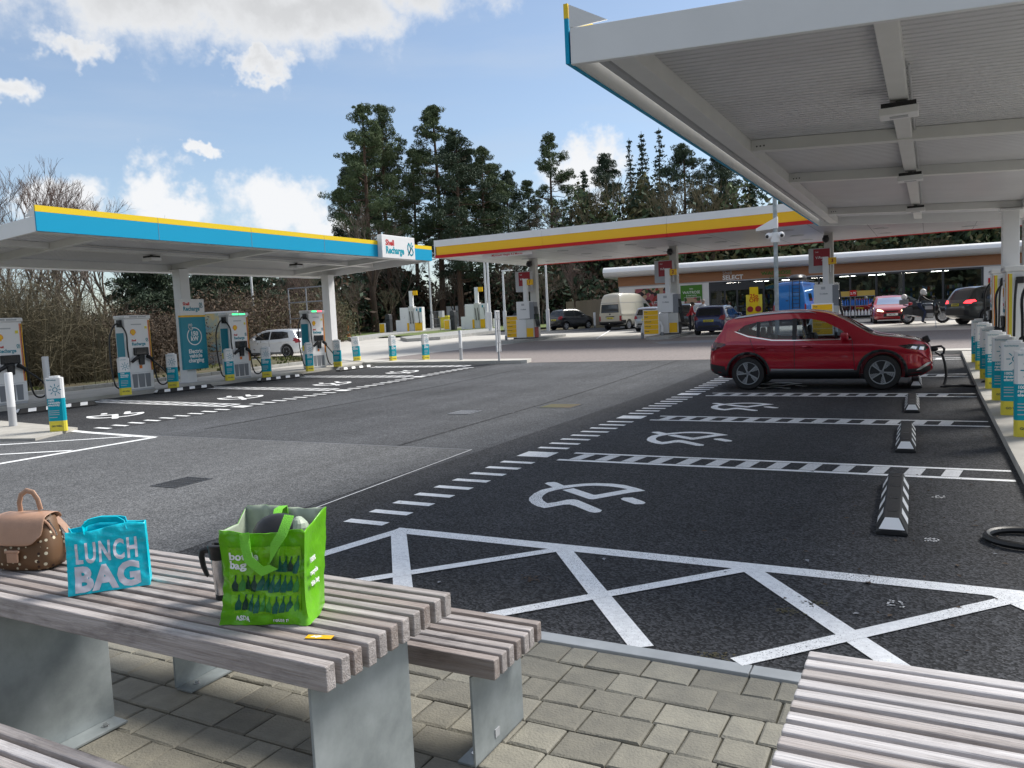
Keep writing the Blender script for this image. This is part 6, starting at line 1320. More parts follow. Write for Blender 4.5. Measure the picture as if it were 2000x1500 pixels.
for sd in (-1, 1): c.decal('tail_light', [(sd*.86, .98), (sd*.86, 1.14), (sd*.62, 1.12), (sd*.50, 1.0)], 'back', 'tail_lit', off=.008); c.both('tail_light_side', [(.08, 1.0), (.12, 1.14), (.34, 1.15), (.40, 1.06)], 'tail_lit', off=.006) if sd > 0 else None
c.both('roof_rail', [(.75, 1.60), (1.8, 1.665), (2.4, 1.64), (2.4, 1.665), (1.8, 1.69), (.75, 1.63)], 'black_plastic', off=.01, thick=.02); c.decal('rear_cladding', [(-.8, .48), (.8, .48), (.8, .70), (-.8, .70)], 'back', 'black_plastic', off=.01); c.arches('dark_grey', .05); c.plate('back', .93, 'EK08 WTV', 'bollard_yellow'); c.mirror(3.1, 1.16, 'green_black_paint'); c.both('door_seam', [(2.33, .4), (2.345, .4), (2.345, 1.06), (2.33, 1.06)], 'black_plastic'); c.both('sill_cladding', [(1.42, .28), (1.42, .44), (3.2, .44), (3.2, .28)], 'black_plastic', off=.006)
# cream high-roof camper van
S = dict(paint='cream_paint', W=1.84, R=.32, axles=(.95, 3.85), rim='plain', th=.16, crown=.06, top=[(0, .9), (.01, 1.4), (.05, 1.85), (.14, 2.18), (.30, 2.36), (.8, 2.44), (2.2, 2.42), (2.8, 2.36), (3.3, 2.12), (3.7, 1.80), (4.05, 1.40), (4.25, 1.12), (4.65, 1.0), (4.78, .82), (4.82, .55)], bot=[(0, .42), (.2, .36), (.5, .3), (4.3, .3), (4.6, .32), (4.82, .4)], hw=[(0, .80), (.04, .87), (.14, .91), (.5, .92), (4.0, .92), (4.5, .86), (4.72, .72), (4.82, .55)], belt=[(0, 1.15), (3.8, 1.12), (4.4, .95), (4.82, .5)])
p = at_ground((1196, 645)); c = Car('camper_van', 'cream high-roof camper van seen from behind in front of the shop wall', 'van', S, (p.x+.35, p.y+2.4, p.z), math.radians(78))
c.decal('rear_window', [(-.66, 1.20), (.66, 1.20), (.62, 1.68), (-.62, 1.68)], 'back', 'lit_glass', off=.006); c.decal('window_seal', [(-.70, 1.16), (.70, 1.16), (.66, 1.72), (-.66, 1.72)], 'back', 'black_plastic', off=.003); c.both('cab_window', [(3.05, 1.14), (3.05, 1.72), (3.45, 1.72), (3.85, 1.38), (4.0, 1.14)], 'dark_glass', off=.004); c.decal('windscreen', [(-.70, 1.22), (.70, 1.22), (.66, 1.75), (-.66, 1.75)], 'front', 'lit_glass', off=.005)
for sd in (-1, 1): c.decal('tail_light', [(sd*.87, .62), (sd*.87, .95), (sd*.74, .95), (sd*.74, .62)], 'back', 'deep_red', off=.008); c.both('rear_corner', [(.02, .45), (.02, .66), (.55, .66), (.55, .45)], 'black_plastic', off=.006) if sd > 0 else None
c.decal('rear_bumper', [(-.88, .40), (.88, .40), (.88, .58), (-.88, .58)], 'back', 'black_plastic', off=.03, thick=.04); c.decal('handle_strip', [(-.36, .88), (.36, .88), (.34, .93), (-.34, .93)], 'back', 'black_plastic', off=.01); c.plate('back', .80, 'N467 DUG', 'bollard_yellow'); c.decal('badge', [(-.06, 1.02), (.06, 1.02), (.06, 1.12), (-.06, 1.12)], 'back', 'dark_grey', off=.01); c.decal('roof_seam', [(-.86, 1.80), (.86, 1.80), (.86, 1.825), (-.86, 1.825)], 'back', 'mid_grey', off=.006); c.both('roof_seam', [(.1, 1.80), (3.6, 1.80), (3.6, 1.825), (.1, 1.825)], 'mid_grey', off=.005); c.both('door_seam', [(2.0, .5), (2.015, .5), (2.015, 1.75), (2.0, 1.75)], 'mid_grey'); c.mirror(3.9, 1.2, 'black_plastic'); MB().lathe([(.04, 0), (.04, .06)], 10, (-2.5, 0, .42)).build('tow_ball', 'chrome', c.t)
# bright blue panel-van camper with ladder and roof boxes
S = dict(paint='blue_paint', W=2.05, R=.35, axles=(1.1, 4.6), rim='plain', th=.14, crown=.05, top=[(0, 1.0), (.01, 1.8), (.04, 2.4), (.12, 2.62), (.4, 2.68), (3.8, 2.66), (4.3, 2.55), (4.7, 2.1), (5.05, 1.6), (5.3, 1.2), (5.8, 1.05), (5.95, .85), (5.99, .55)], bot=[(0, .5), (.3, .42), (5.4, .36), (5.8, .38), (5.99, .5)], hw=[(0, .94), (.05, 1.0), (.2, 1.025), (5, 1.02), (5.6, .95), (5.9, .8), (5.99, .6)], belt=[(0, 1.3), (4.8, 1.25), (5.5, 1.0), (5.99, .5)])
p = along(1541, 48.3); c = Car('camper_van', 'bright blue camper with rear ladder and roof box, standing at the shop', 'van', S, (p.x+.2, p.y+3.0, p.z), math.radians(86))
c.t.scale = (.93, .93, .92)
ld = MB()
for y in (-.62, -.20): ld.tube([(-3.08, y, 1.0), (-3.08, y, 2.55), (-2.95, y, 2.78)], .022, 6)
for k in range(7): ld.tube([(-3.08, -.62, 1.1+k*.23), (-3.08, -.20, 1.1+k*.23)], .018, 6)
ld.build('ladder', 'black_plastic', c.t); MB().add(*rounded_loft([(0, 0, 0, 1.0, .42), (0, 0, .16, 1.05, .45), (0, 0, .32, .85, .36), (0, 0, .36, .6, .25)], 20)).build('roof_box', 'black_plastic', c.t, smooth=True).location = (-1.6, -.25, 2.80)
for y in (-.95, .91): MB().box(-2.9, -.3, y, y+.04, 2.72, 2.80).build('roof_rack', 'black_plastic', c.t)
for x in (-2.6, -1.2, -.3): MB().box(x-.03, x+.03, -.95, .95, 2.745, 2.79).build('rack_bar', 'light_grey', c.t)
c.both('side_window', [(4.1, 1.4), (4.1, 2.0), (4.55, 2.0), (4.95, 1.55), (4.95, 1.4)], 'dark_glass'); c.both('side_window', [(1.1, 1.45), (1.1, 1.95), (2.1, 1.95), (2.1, 1.45)], 'dark_glass'); c.decal('door_seam', [(-.01, .6), (.01, .6), (.01, 2.5), (-.01, 2.5)], 'back', 'frame_grey', off=.006); c.decal('door_handle', [(.08, 1.5), (.22, 1.5), (.22, 1.56), (.08, 1.56)], 'back', 'frame_grey', off=.02)
for sd in (-1, 1): c.decal('tail_light', [(sd*.99, .9), (sd*.99, 1.3), (sd*.90, 1.3), (sd*.90, .9)], 'back', 'deep_red', off=.008)
c.plate('back', .85, 'BX17 HLN', 'bollard_yellow'); c.decal('windscreen', [(-.8, 1.45), (.8, 1.45), (.75, 2.2), (-.75, 2.2)], 'front', 'lit_glass', off=.005)
# ================================================================== MOTORCYCLE AND PEOPLE
for nm, cc, rg in (('skin', (.42, .24, .17), .55), ('jacket_black', (.012, .013, .016), .6), ('denim', (.025, .04, .09), .8), ('shirt_red', (.42, .02, .03), .8), ('shirt_pale', (.45, .48, .54), .8), ('trousers_dark', (.018, .02, .03), .8), ('shoe', (.015, .014, .014), .6), ('hair_brown', (.05, .03, .02), .7), ('hair_grey', (.28, .26, .24), .7)): mat(nm, cc, rg)
def figure(t, J, E, reg, mats):
    """one continuous skin from joints J[name]=(pos, radius) and bones E; reg maps bones to material slots"""
    names = list(J); me = bpy.data.meshes.new('body'); me.from_pydata([J[n][0] for n in names], [(names.index(a), names.index(b)) for a, b in E], [])
    o = bpy.data.objects.new('body', me); col.objects.link(o); sk = o.modifiers.new('Skin', 'SKIN'); sk.use_smooth_shade = True; sk.branch_smoothing = .3; su = o.modifiers.new('Sub', 'SUBSURF'); su.levels = 2; su.render_levels = 2
    for i, n in enumerate(names): d = me.skin_vertices[0].data[i]; r = J[n][1]; d.radius = r if isinstance(r, tuple) else (r, r); d.use_root = n == 'pelvis'
    m2 = apply_mods(o); m2.materials.clear()
    for m in mats: m2.materials.append(M[m])
    seg = [(Vector(J[a][0]), Vector(J[b][0]), reg.get((a, b), 0)) for a, b in E]
    for p in m2.polygons:
        c = p.center; best = None
        for a, b, k in seg:
            d = b-a; q = max(0, min(1, (c-a).dot(d)/max(d.dot(d), 1e-9))); ds = (a+d*q-c).length
            if best is None or ds < best[0]: best = (ds, k)
        p.material_index = best[1]; p.use_smooth = True
    o.parent = t; o.name = 'body'; return o
def head_parts(t, c, fwd, hair, helmet=False):
    c = Vector(c); f = Vector(fwd).normalized(); r = Vector((f.y, -f.x, 0))
    if helmet:
        m = Matrix.Translation(c); h = MB().sph(c, .145, 16, 12, (1, 1, 1.08)).sph(c+f*.07-Vector((0, 0, .07)), .095, 12, 8).build('helmet', 'white_plastic', t, smooth=True); MB().sph(c+f*.065+Vector((0, 0, .012)), .095, 14, 8, (1, 1, .62)).build('visor', 'dark_glass', h, smooth=True); return
    MB().sph(c+Vector((0, 0, .035))-f*.022, .108, 14, 10, (1, 1, 1.02)).build('hair', hair, t, smooth=True)
    MB().sph(c+f*.105-Vector((0, 0, .01)), .02, 8, 6, (1, 1, 1.4)).build('nose', 'skin', t, smooth=True)
    for s in (-1, 1): MB().sph(c+f*.088+r*s*.035+Vector((0, 0, .018)), .011, 6, 5).build('eye', 'black_plastic', t, smooth=True); MB().sph(c+r*s*.098-Vector((0, 0, .005)), .026, 8, 6, (.5, .8, 1.2)).build('ear', 'skin', t, smooth=True)
    MB().box(-.025, .025, -.006, .006, -.004, .004).build('mouth', 'deep_red', t).matrix_local = face_m(c+f*.088-Vector((0, 0, .055)), f, (0, 0, 1)) @ Matrix.Rotation(PI/2, 4, 'X')
BONES = [('pelvis', 'belly'), ('belly', 'chest'), ('chest', 'neck'), ('neck', 'head0'), ('head0', 'head1')]
for s in 'lr': BONES += [('chest', 'sh_'+s), ('sh_'+s, 'el_'+s), ('el_'+s, 'wr_'+s), ('wr_'+s, 'pa_'+s), ('pa_'+s, 'f1_'+s), ('pa_'+s, 'f2_'+s), ('pa_'+s, 'f3_'+s), ('pa_'+s, 'f4_'+s), ('wr_'+s, 'th_'+s), ('pelvis', 'hip_'+s), ('hip_'+s, 'kn_'+s), ('kn_'+s, 'an_'+s), ('an_'+s, 'to_'+s)]
def joints(P):
    """P: main joint positions; fills hands from wrist and palm directions"""
    R_ = dict(pelvis=(.15, .12), belly=(.145, .105), chest=(.165, .115), neck=.055, head0=.088, head1=.09)
    J = {k: (P[k], R_[k]) for k in ('pelvis', 'belly', 'chest', 'neck', 'head0', 'head1')}
    for s in 'lr':
        for k, r in (('sh_', .072), ('el_', .047), ('wr_', .031), ('hip_', .092), ('kn_', .062), ('an_', .043), ('to_', .038)): J[k+s] = (P[k+s], r)
        w_ = Vector(P['wr_'+s]); d = Vector(P['hand_'+s])-w_; d = d.normalized(); a = d.cross(Vector((0, 0, 1))); a = a.normalized() if a.length > .1 else Vector((1, 0, 0)); n = a.cross(d)
        J['pa_'+s] = (tuple(w_+d*.085), (.036, .02))
        for k, (q, ln) in enumerate(((-.033, .075), (-.011, .088), (.011, .083), (.033, .062))): J['f%d_%s' % (k+1, s)] = (tuple(w_+d*(.085+ln*.85)+a*q*1.15-n*.02), .009)
        J['th_'+s] = (tuple(w_+d*.065+a*(-.062)-n*.012), .011)
    return J
def stand(x0, hand_l, hand_r, lean=0.0, h=1.74, el_l=None, el_r=None):
    k = h/1.74; P = dict(pelvis=(0, 0, .95*k), belly=(lean*.3, 0, 1.12*k), chest=(lean, 0, 1.36*k), neck=(lean*1.25, 0, 1.51*k), head0=(lean*1.4+.015, 0, 1.60*k), head1=(lean*1.45+.015, 0, 1.655*k))
    for s, sg in (('l', 1), ('r', -1)):
        hd = hand_l if s == 'l' else hand_r; sh = Vector((lean, sg*.185, 1.42*k)); hd = Vector(hd); el = (el_l if s == 'l' else el_r) or tuple((sh+hd)/2+Vector((-.06, sg*.06, -.08)))
        d = (hd-Vector(el)).normalized(); wr = hd-d*.08
        P.update({'sh_'+s: tuple(sh), 'el_'+s: el, 'wr_'+s: tuple(wr), 'hand_'+s: tuple(hd+d*.02), 'hip_'+s: (0, sg*.095, .90*k), 'kn_'+s: (.03, sg*.105, .50*k), 'an_'+s: (0, sg*.11, .085), 'to_'+s: (.15, sg*.13, .04)})
    return P
def person(label, loc, rz, P, top, legs, hair, sleeves=True, helmet=False):
    t = thing('person', label, 'person', loc, rz); J = joints(P); reg = {}
    for a, b in BONES:
        if b in ('head0', 'head1') or b[:2] in ('pa', 'f1', 'f2', 'f3', 'f4', 'th') or (b[:2] == 'wr' and not sleeves): reg[(a, b)] = 2
        elif b[:2] in ('hi', 'kn', 'an'): reg[(a, b)] = 1
        elif b[:2] == 'to': reg[(a, b)] = 3
        else: reg[(a, b)] = 0
    figure(t, J, BONES, reg, [top, legs, 'jacket_black' if helmet else 'skin', 'shoe'])
    hc = (Vector(P['head0'])+Vector(P['head1']))/2; head_parts(t, hc, (1, 0, 0), hair, helmet); return t
# two people at the middle pump
p = G((1336, 653)); person('person in a red top and dark trousers bending towards the pump', (p.x, p.y+1.2, p.z), math.radians(20), stand(0, (.42, .12, 1.05), (.38, -.15, .98), .12, 1.66), 'shirt_red', 'trousers_dark', 'hair_brown')
p = G((1349, 652)); person('person in a pale top and dark trousers standing beside the black car', (p.x, p.y+2.6, p.z), math.radians(-30), stand(0, (.32, .22, 1.02), (.15, -.26, .85), .03, 1.80), 'shirt_pale', 'trousers_dark', 'hair_grey', False)
# motorcycle
p = G((1806, 632)); MR = math.radians(4); mz = p.z
t = thing('motorcycle', 'black and silver touring motorcycle with top box in front of the shop window', 'motorcycle', (p.x, p.y, mz), MR)
def mwheel(x, R_):
    w_ = MB().lathe([(R_*.66, -.05), (R_*.90, -.07), (R_, -.03), (R_, .03), (R_*.90, .07), (R_*.66, .05)], 30, (x, 0, R_), 'y', cap=False).build('wheel', 'black_rubber', t, smooth=True)
    MB().lathe([(R_*.66, -.051), (R_*.60, -.03), (R_*.60, .03), (R_*.66, .051)], 30, (x, 0, R_), 'y', cap=False).build('rim', 'silver_paint', w_, smooth=True); b = MB()
    for k in range(10): a = 2*PI*k/10; b.tube([(x+.05*math.cos(a), 0, R_+.05*math.sin(a)), (x+R_*.72*math.cos(a+.2), 0, R_+R_*.72*math.sin(a+.2))], .008, 5)
    b.lathe([(.06, -.05), (.06, .05)], 12, (x, 0, R_), 'y'); b.build('spokes', 'mid_grey', w_); MB().lathe([(.16, -.072), (.16, -.066)], 20, (x, 0, R_), 'y').build('brake_disc', 'light_grey', w_)
mwheel(-.76, .33); mwheel(.78, .33)
for s in (-1, 1):
    MB().tube([(.78, s*.09, .33), (.50, s*.09, .98)], [.028, .032], 8).build('fork', 'silver_paint', t, smooth=True)
    MB().tube([(.42, s*.10, 1.04), (.36, s*.28, 1.12), (.26, s*.42, 1.10)], .014, 6).build('handlebar', 'black_plastic', t, smooth=True)
    MB().box(.05, .38, s*.18-.05, s*.18+.13*max(s, 0)+.05-.13*min(s, 0)*0, .32, .52).build('cylinder_head', 'silver_paint', t, bevel=.03) if s < 0 else MB().box(.05, .38, .14, .32, .32, .52).build('cylinder_head', 'silver_paint', t, bevel=.03)
    MB().tube([(.40, s*.34, 1.20), (.38, s*.40, 1.28)], .012, 6).sph((.37, s*.42, 1.30), .05, 8, 6, (.5, 1, .8)).build('mirror', 'black_plastic', t, smooth=True); MB().tube([(-.28, s*.08, .42), (-.76, s*.10, .33)], .03, 8).build('swing_arm', 'dark_grey', t)
MB().add(*rounded_loft([(.12, 0, .28, .26, .16), (.12, 0, .45, .30, .19), (.08, 0, .66, .34, .15)], 16)).build('engine', 'dark_grey', t, smooth=True)
MB().add(*rounded_loft([(.16, 0, .66, .30, .15), (.18, 0, .82, .34, .20), (.15, 0, .96, .27, .17), (.12, 0, 1.01, .15, .10)], 18)).build('fuel_tank', 'black_paint', t, smooth=True); MB().box(.0, .34, -.215, -.205, .70, .86).build('tank_panel', 'silver_paint', t); MB().add(*rounded_loft([(.46, 0, .50, .10, .15), (.48, 0, .75, .16, .20), (.46, 0, .98, .14, .16)], 14)).build('fairing', 'black_paint', t, smooth=True); MB().add(*rounded_loft([(-.30, 0, .38, .26, .12), (-.34, 0, .60, .32, .14), (-.4, 0, .72, .34, .13)], 14)).build('frame_body', 'dark_grey', t, smooth=True)
MB().add(*rounded_loft([(-.38, 0, .70, .42, .12), (-.38, 0, .82, .46, .15), (-.42, 0, .87, .42, .14)], 16)).build('seat', 'black_rubber', t, smooth=True)
MB().add([(.50, -.12, .95), (.50, .12, .95), (.62, .10, 1.05), (.62, -.10, 1.05), (.42, -.15, 1.38), (.42, .15, 1.38)], [(0, 1, 2, 3), (3, 2, 5, 4)]).build('screen', 'dark_glass', t); MB().box(.52, .66, -.11, .11, .86, 1.02).build('headlight', 'black_plastic', t, bevel=.04); MB().add([(.45, -.07, .80), (.45, .07, .80), (.95, .05, .76), (.95, -.05, .76), (.5, 0, .86), (1.05, 0, .74)], [(0, 3, 5, 4), (1, 4, 5, 2)]).build('beak', 'black_paint', t); MB().box(.60, 1.0, -.06, .06, .67, .69).build('mudguard', 'black_plastic', t)
for s in (-1, 1): MB().box(-.98, -.55, s*.22-.0 if s > 0 else -.40, .40 if s > 0 else -.22, .48, .82).build('pannier_frame', 'dark_grey', t, bevel=.02)
MB().box(-1.12, -.72, -.2, .2, .98, 1.22).build('top_box', 'mid_grey', t, bevel=.03); MB().tube([(-.2, -.14, .35), (-.5, -.18, .40), (-.95, -.2, .52)], [.03, .05, .055], 10).build('exhaust', 'chrome', t, smooth=True); MB().tube([(-.5, 0, .84), (-.95, 0, .96)], .03, 6).build('rack', 'dark_grey', t)
P = dict(pelvis=(-.28, 0, .93), belly=(-.24, 0, 1.08), chest=(-.16, 0, 1.30), neck=(-.10, 0, 1.44), head0=(-.06, 0, 1.53), head1=(-.05, 0, 1.59))
for s, sg in (('l', 1), ('r', -1)): P.update({'sh_'+s: (-.15, sg*.19, 1.36), 'el_'+s: (.06, sg*.32, 1.18), 'wr_'+s: (.22, sg*.39, 1.12), 'hand_'+s: (.32, sg*.40, 1.10), 'hip_'+s: (-.26, sg*.12, .90), 'kn_'+s: (.02, sg*.25, .60), 'an_'+s: (-.10, sg*.34, .10), 'to_'+s: (.05, sg*.36, .05)})
rd = person('motorcyclist in black jacket with white stripe and white helmet, sitting on the motorcycle', (p.x, p.y, mz), MR, P, 'jacket_black', 'denim', 'hair_brown', True, True)
MB().ribbon([(-.30, -.14, 1.02), (-.28, -.165, 1.12), (-.22, -.175, 1.24), (-.16, -.17, 1.36), (-.12, -.12, 1.43)], .035, n=Vector((1, 0, 0)), th=.004).ribbon([(-.38, -.10, 1.08), (-.28, -.17, 1.06), (-.16, -.16, 1.06)], .03, n=Vector((0, 0, 1)), th=.004).build('reflective_stripe', 'text_white', rd)
MB().sph((0, 0, 0), .14, 14, 10).build('spare', 'white_plastic', None, smooth=True).name = 'spare_helmet'
hm = bpy.data.objects['spare_helmet']; hm.location = Matrix.Rotation(MR, 3, 'Z') @ Vector((-.9, 0, 1.35))+Vector((p.x, p.y, mz)); tag(hm, 'white helmet resting on the top box of the motorcycle', 'helmet')
# ================================================================== TREES AND SHRUBS
def leaf_cloud(rs, n, centre_fn, size, asp=.45):
    """n small leaf triangles/quads as arrays; centre_fn(n) -> (n,3)"""
    c = centre_fn(n); a = rs.normal(size=(n, 3)); a /= np.linalg.norm(a, axis=1)[:, None]; b = rs.normal(size=(n, 3)); b -= (b*a).sum(1)[:, None]*a; b /= np.linalg.norm(b, axis=1)[:, None]
    s = size*rs.uniform(.6, 1.4, size=(n, 1)); v = np.stack([c+a*s, c+b*s*asp, c-a*s*.9, c-b*s*asp], 1).reshape(-1, 3); return v
def quads_mesh(name, v, m):
    me = bpy.data.meshes.new(name); n = len(v)//4; me.vertices.add(len(v)); me.vertices.foreach_set('co', v.astype(np.float32).ravel()); me.loops.add(4*n); me.loops.foreach_set('vertex_index', np.arange(4*n, dtype=np.int32)); me.polygons.add(n); me.polygons.foreach_set('loop_start', np.arange(0, 4*n, 4, dtype=np.int32)); me.update(calc_edges=True); me.materials.append(M[m]); return me
def limb(b, p, q, r0, r1, sag, n=4, sides=5, wob=0.0, rr=None):
    pts = []
    for i in range(n+1):
        t = i/n; x = Vector(p).lerp(Vector(q), t); x.z += sag*4*t*(1-t)
        if rr and 0 < i < n: x += Vector((rr.uniform(-wob, wob), rr.uniform(-wob, wob), rr.uniform(-wob, wob)))
        pts.append(x)
    b.tube(pts, [r0+(r1-r0)*i/n for i in range(n+1)], sides, cap=False); return pts
def pine_meshes(seed, h, cb, rad, dense=1.0, lean=0.0, tops=1, needles='pine_needles'):
    """Scots pine: bare trunk, rough limbs, flat foliage pads with gaps"""
    r = random.Random(seed); rs = np.random.RandomState(seed); b = MB(); pads = []
    pts = [Vector((lean*t*h+.25*math.sin(3*t+seed), .2*math.sin(4*t+seed*2), t*h*.97)) for t in np.linspace(0, 1, 9)]
    b.tube(pts, [.34*(h/22)*(1-t*.85)+.03 for t in np.linspace(0, 1, 9)], 9)
    def axis(z): t = min(z/(h*.97), 1)*8; i = min(int(t), 7); return pts[i].lerp(pts[i+1], t-i)
    nl = int(46*dense)
    for k in range(nl):
        u = (k+r.random())/nl; z = cb+(h-cb)*u**.9; prof = (math.sin(PI*min(1, .18+u*.9))**.7)*(1-.45*u)+.10; ln = rad*prof*r.uniform(.55, 1.1); a = r.uniform(0, 2*PI); p = axis(z)
        q = p+Vector((math.cos(a)*ln, math.sin(a)*ln, ln*r.uniform(-.05, .40))); limb(b, p, q, .085*(1-u*.7), .02, -.05*ln, 4, 5, .12*ln*.4, r)
        for j in range(r.randint(3, 6)):
            t = r.uniform(.40, 1.12); c = p.lerp(q, t)+Vector((r.gauss(0, .45), r.gauss(0, .45), r.uniform(-.2, .55))); pads.append((c, r.choice((.35, .5, .65, .8, 1.0))*(.65+.4*prof)))
    for z in np.arange(h*.28, cb, 1.3): a = r.uniform(0, 6.28); p = axis(z); limb(b, p, p+Vector((math.cos(a), math.sin(a), .2))*r.uniform(.4, 1.2), .05, .012, 0, 2, 4)
    pads.append((axis(h*.97)+Vector((0, 0, .2)), .8)); vs = []
    for c, s in pads:
        n = int(62*s*s*1.1)+26
        def cf(n, c=c, s=s):
            d = rs.normal(size=(n, 3)); d /= np.linalg.norm(d, axis=1)[:, None]; d *= rs.uniform(.25, 1, size=(n, 1))**.5; return np.array(c)+d*np.array([s, s, s*.58])
        vs.append(leaf_cloud(rs, int(n*2.3), cf, .16, .24))
    return b.mesh('trunk', 'pine_bark', True, 60), quads_mesh('crown', np.concatenate(vs), needles)
def spruce_meshes(seed, h, rad, m='spruce_needles', n=34, thin=1.0):
    r = random.Random(seed); rs = np.random.RandomState(seed); b = MB().tube([(0, 0, 0), (.1, 0, h*.5), (0, 0, h)], [.22, .13, .02], 7); vs = []
    for k in range(n):
        u = k/n; z = h*(.18+.82*u); ln = rad*(1-u)**.8+.18
        for q in range(r.randint(4, 6)):
            a = r.uniform(0, 6.28); l2 = ln*r.uniform(.6, 1.1); tip = Vector((math.cos(a)*l2, math.sin(a)*l2, z-l2*.25)); p = Vector((0, 0, z)); limb(b, p, tip, .03, .008, .05, 2, 3)
            cnt = int(16*l2*thin)+5; t = rs.uniform(.1, 1, size=(cnt, 1)); c = np.array(p)*(1-t)+np.array(tip)*t+rs.normal(size=(cnt, 3))*[.13, .13, .10]; vs.append(leaf_cloud(rs, cnt, lambda n_, c=c: c, .17))
    return b.mesh('trunk', 'bark', True, 60), quads_mesh('crown', np.concatenate(vs), m)
def bare_meshes(seed, h, spread, twigm='twig', depth=5, dens=3, thick=.13, up=.75, leaves=None, ln=0, minr=.012):
    """leafless tree grown by splitting"""
    r = random.Random(seed); rs = np.random.RandomState(seed); trunk = MB(); tw = MB(); ends = []
    def grow(p, d, ln, rad, dep):
        q = p+d*ln; tgt = trunk if dep >= depth-1 else tw; mid = (p+q)/2+Vector((r.uniform(-1, 1), r.uniform(-1, 1), r.uniform(-1, 1)))*ln*.07
        tgt.tube([p, mid, q], [rad, rad*.85, rad*.68], 6 if dep >= depth-1 else 3, cap=False)
        if dep == 0: ends.append(q); return
        for k in range(dens if dep < depth else dens+1):
            a = r.uniform(0, 6.28); tilt = r.uniform(.25, .75)*spread; ax = d.orthogonal().normalized(); ax.rotate(Matrix.Rotation(a, 3, d)); nd_ = (d*math.cos(tilt)+ax*math.sin(tilt)); nd_ = (nd_+Vector((0, 0, up*.28))).normalized(); st = p.lerp(q, r.uniform(.55, 1.0)); grow(st, nd_, ln*r.uniform(.58, .80), max(rad*.58, minr), dep-1)
    grow(Vector((0, 0, -.1)), Vector((r.uniform(-.08, .08), r.uniform(-.08, .08), 1)).normalized(), h*.30, thick, depth)
    tm = trunk.mesh('trunk', 'bark', True, 60); cm = tw.mesh('crown', twigm)
    return tm, cm
def shrub_meshes(seed, h, w_, n=260, m='twig_olive', leafm=None, leafn=0, lsize=.05):
    """thicket of arching bare shoots, some with dry leaves"""
    r = random.Random(seed); rs = np.random.RandomState(seed); b = MB(); vs = []
    for k in range(n):
        a = r.uniform(0, 6.28); q0 = Vector((r.gauss(0, w_*.28), r.gauss(0, w_*.22), 0)); hh = h*r.uniform(.45, 1.05); out = r.uniform(.1, .55)*w_*.6; p1 = q0+Vector((math.cos(a)*out*.35, math.sin(a)*out*.35, hh*.55)); p2 = q0+Vector((math.cos(a)*out, math.sin(a)*out, hh*r.uniform(.85, 1.0))); pm = p1+(p1-q0)*.35
        b.tube([q0, p1, pm, p2], [.013, .009, .007, .003], 3, cap=False)
        for j in range(9):
            s_ = q0.lerp(p2, r.uniform(.15, .97))+Vector((r.gauss(0, .05), r.gauss(0, .05), 0)); e_ = s_+Vector((r.gauss(0, .42), r.gauss(0, .42), r.gauss(.18, .28)))*(h/4); b.tube([s_, e_], [.007, .003], 3, cap=False)
            if leafm: c = np.array(s_.lerp(e_, .7)); vs.append(leaf_cloud(rs, leafn, lambda n_, c=c: c+rs.normal(size=(n_, 3))*.16, lsize))
    tm = b.mesh('stems', m); return tm, (quads_mesh('foliage', np.concatenate(vs), leafm) if leafm else None)
def plant(name, lab, cat, meshes, loc, rz=0.0, sc=1.0, group=None, parts=('trunk', 'crown'), sz=None):
    t = thing(name, lab, cat, loc, rz, group); t.scale = (sc, sc, sz or sc)
    for nm, me in zip(parts, meshes):
        if me: put(nm, me, t)
    return t
def top_for(px, dist, ytop):
    """height of a thing at that distance whose top reaches the given image row"""
    p = along(px, dist); d = ray((px, ytop)); k = math.hypot(p.x, p.y)/math.hypot(d[0], d[1]); return p, CAM[2]+d[2]*k-p.z
# tall pines by the far pumps
PN = [pine_meshes(21, 24, 9, 4.4, 1.0, .01), pine_meshes(22, 24, 9.5, 4.0, .95, -.01), pine_meshes(23, 24, 8, 5.0, 1.1, .0), pine_meshes(24, 20, 4.5, 5.4, 1.35, .015, needles='dark_needles')]
for k, (px, dist, yt, m, wide, lab) in enumerate(((730, 84, 203, 0, .95, 'tallest leftmost pine with rounded top above the sign box'), (770, 88, 205, 1, .80, 'slim tall pine just right of the leftmost one'), (866, 90, 203, 2, 1.0, 'tall pine with tufted round head standing in the middle of the group'), (700, 92, 330, 3, .7, 'low spreading pine under the leftmost tall one'), (905, 86, 262, 3, 1.05, 'broad dark pine right of the middle pine'), (955, 90, 285, 2, .95, 'dense pine on the right shoulder of the pine group'), (1000, 94, 335, 3, .8, 'low pine at the right foot of the pine group'), (820, 94, 290, 1, .9, 'pine filling the gap between the slim and middle pines'), (1085, 100, 262, 0, .85, 'lone conical pine before the white cloud'), (1190, 96, 305, 3, .85, 'dark pine left of the three spires'), (1045, 98, 350, 1, .8, 'pine between the pine group and the lone pine'), (748, 97, 262, 3, .9, 'dark pine filling the space behind the two leftmost tall pines'), (925, 97, 300, 3, 1.0, 'dark pine behind the right half of the pine group'), (1347, 92, 285, 3, .95, 'broad dark pine just right of the three spires'), (1408, 90, 300, 3, 1.0, 'broad dark pine mostly behind the right canopy edge'), (980, 93, 318, 1, 1.0, 'pine near the right end of the pine group'))):
    p, h = top_for(px, dist, yt); base = 24 if m < 3 else 20; s = h/base
    plant('pine_tree', lab, 'pine tree', PN[m], p, k*1.3, s*wide*.98, 'tall pines behind the forecourt', sz=s)
SP = [spruce_meshes(31, 22, 2.2), spruce_meshes(32, 22, 1.7, thin=.7), spruce_meshes(33, 18, 3.4, 'dark_needles', 40, 1.5)]
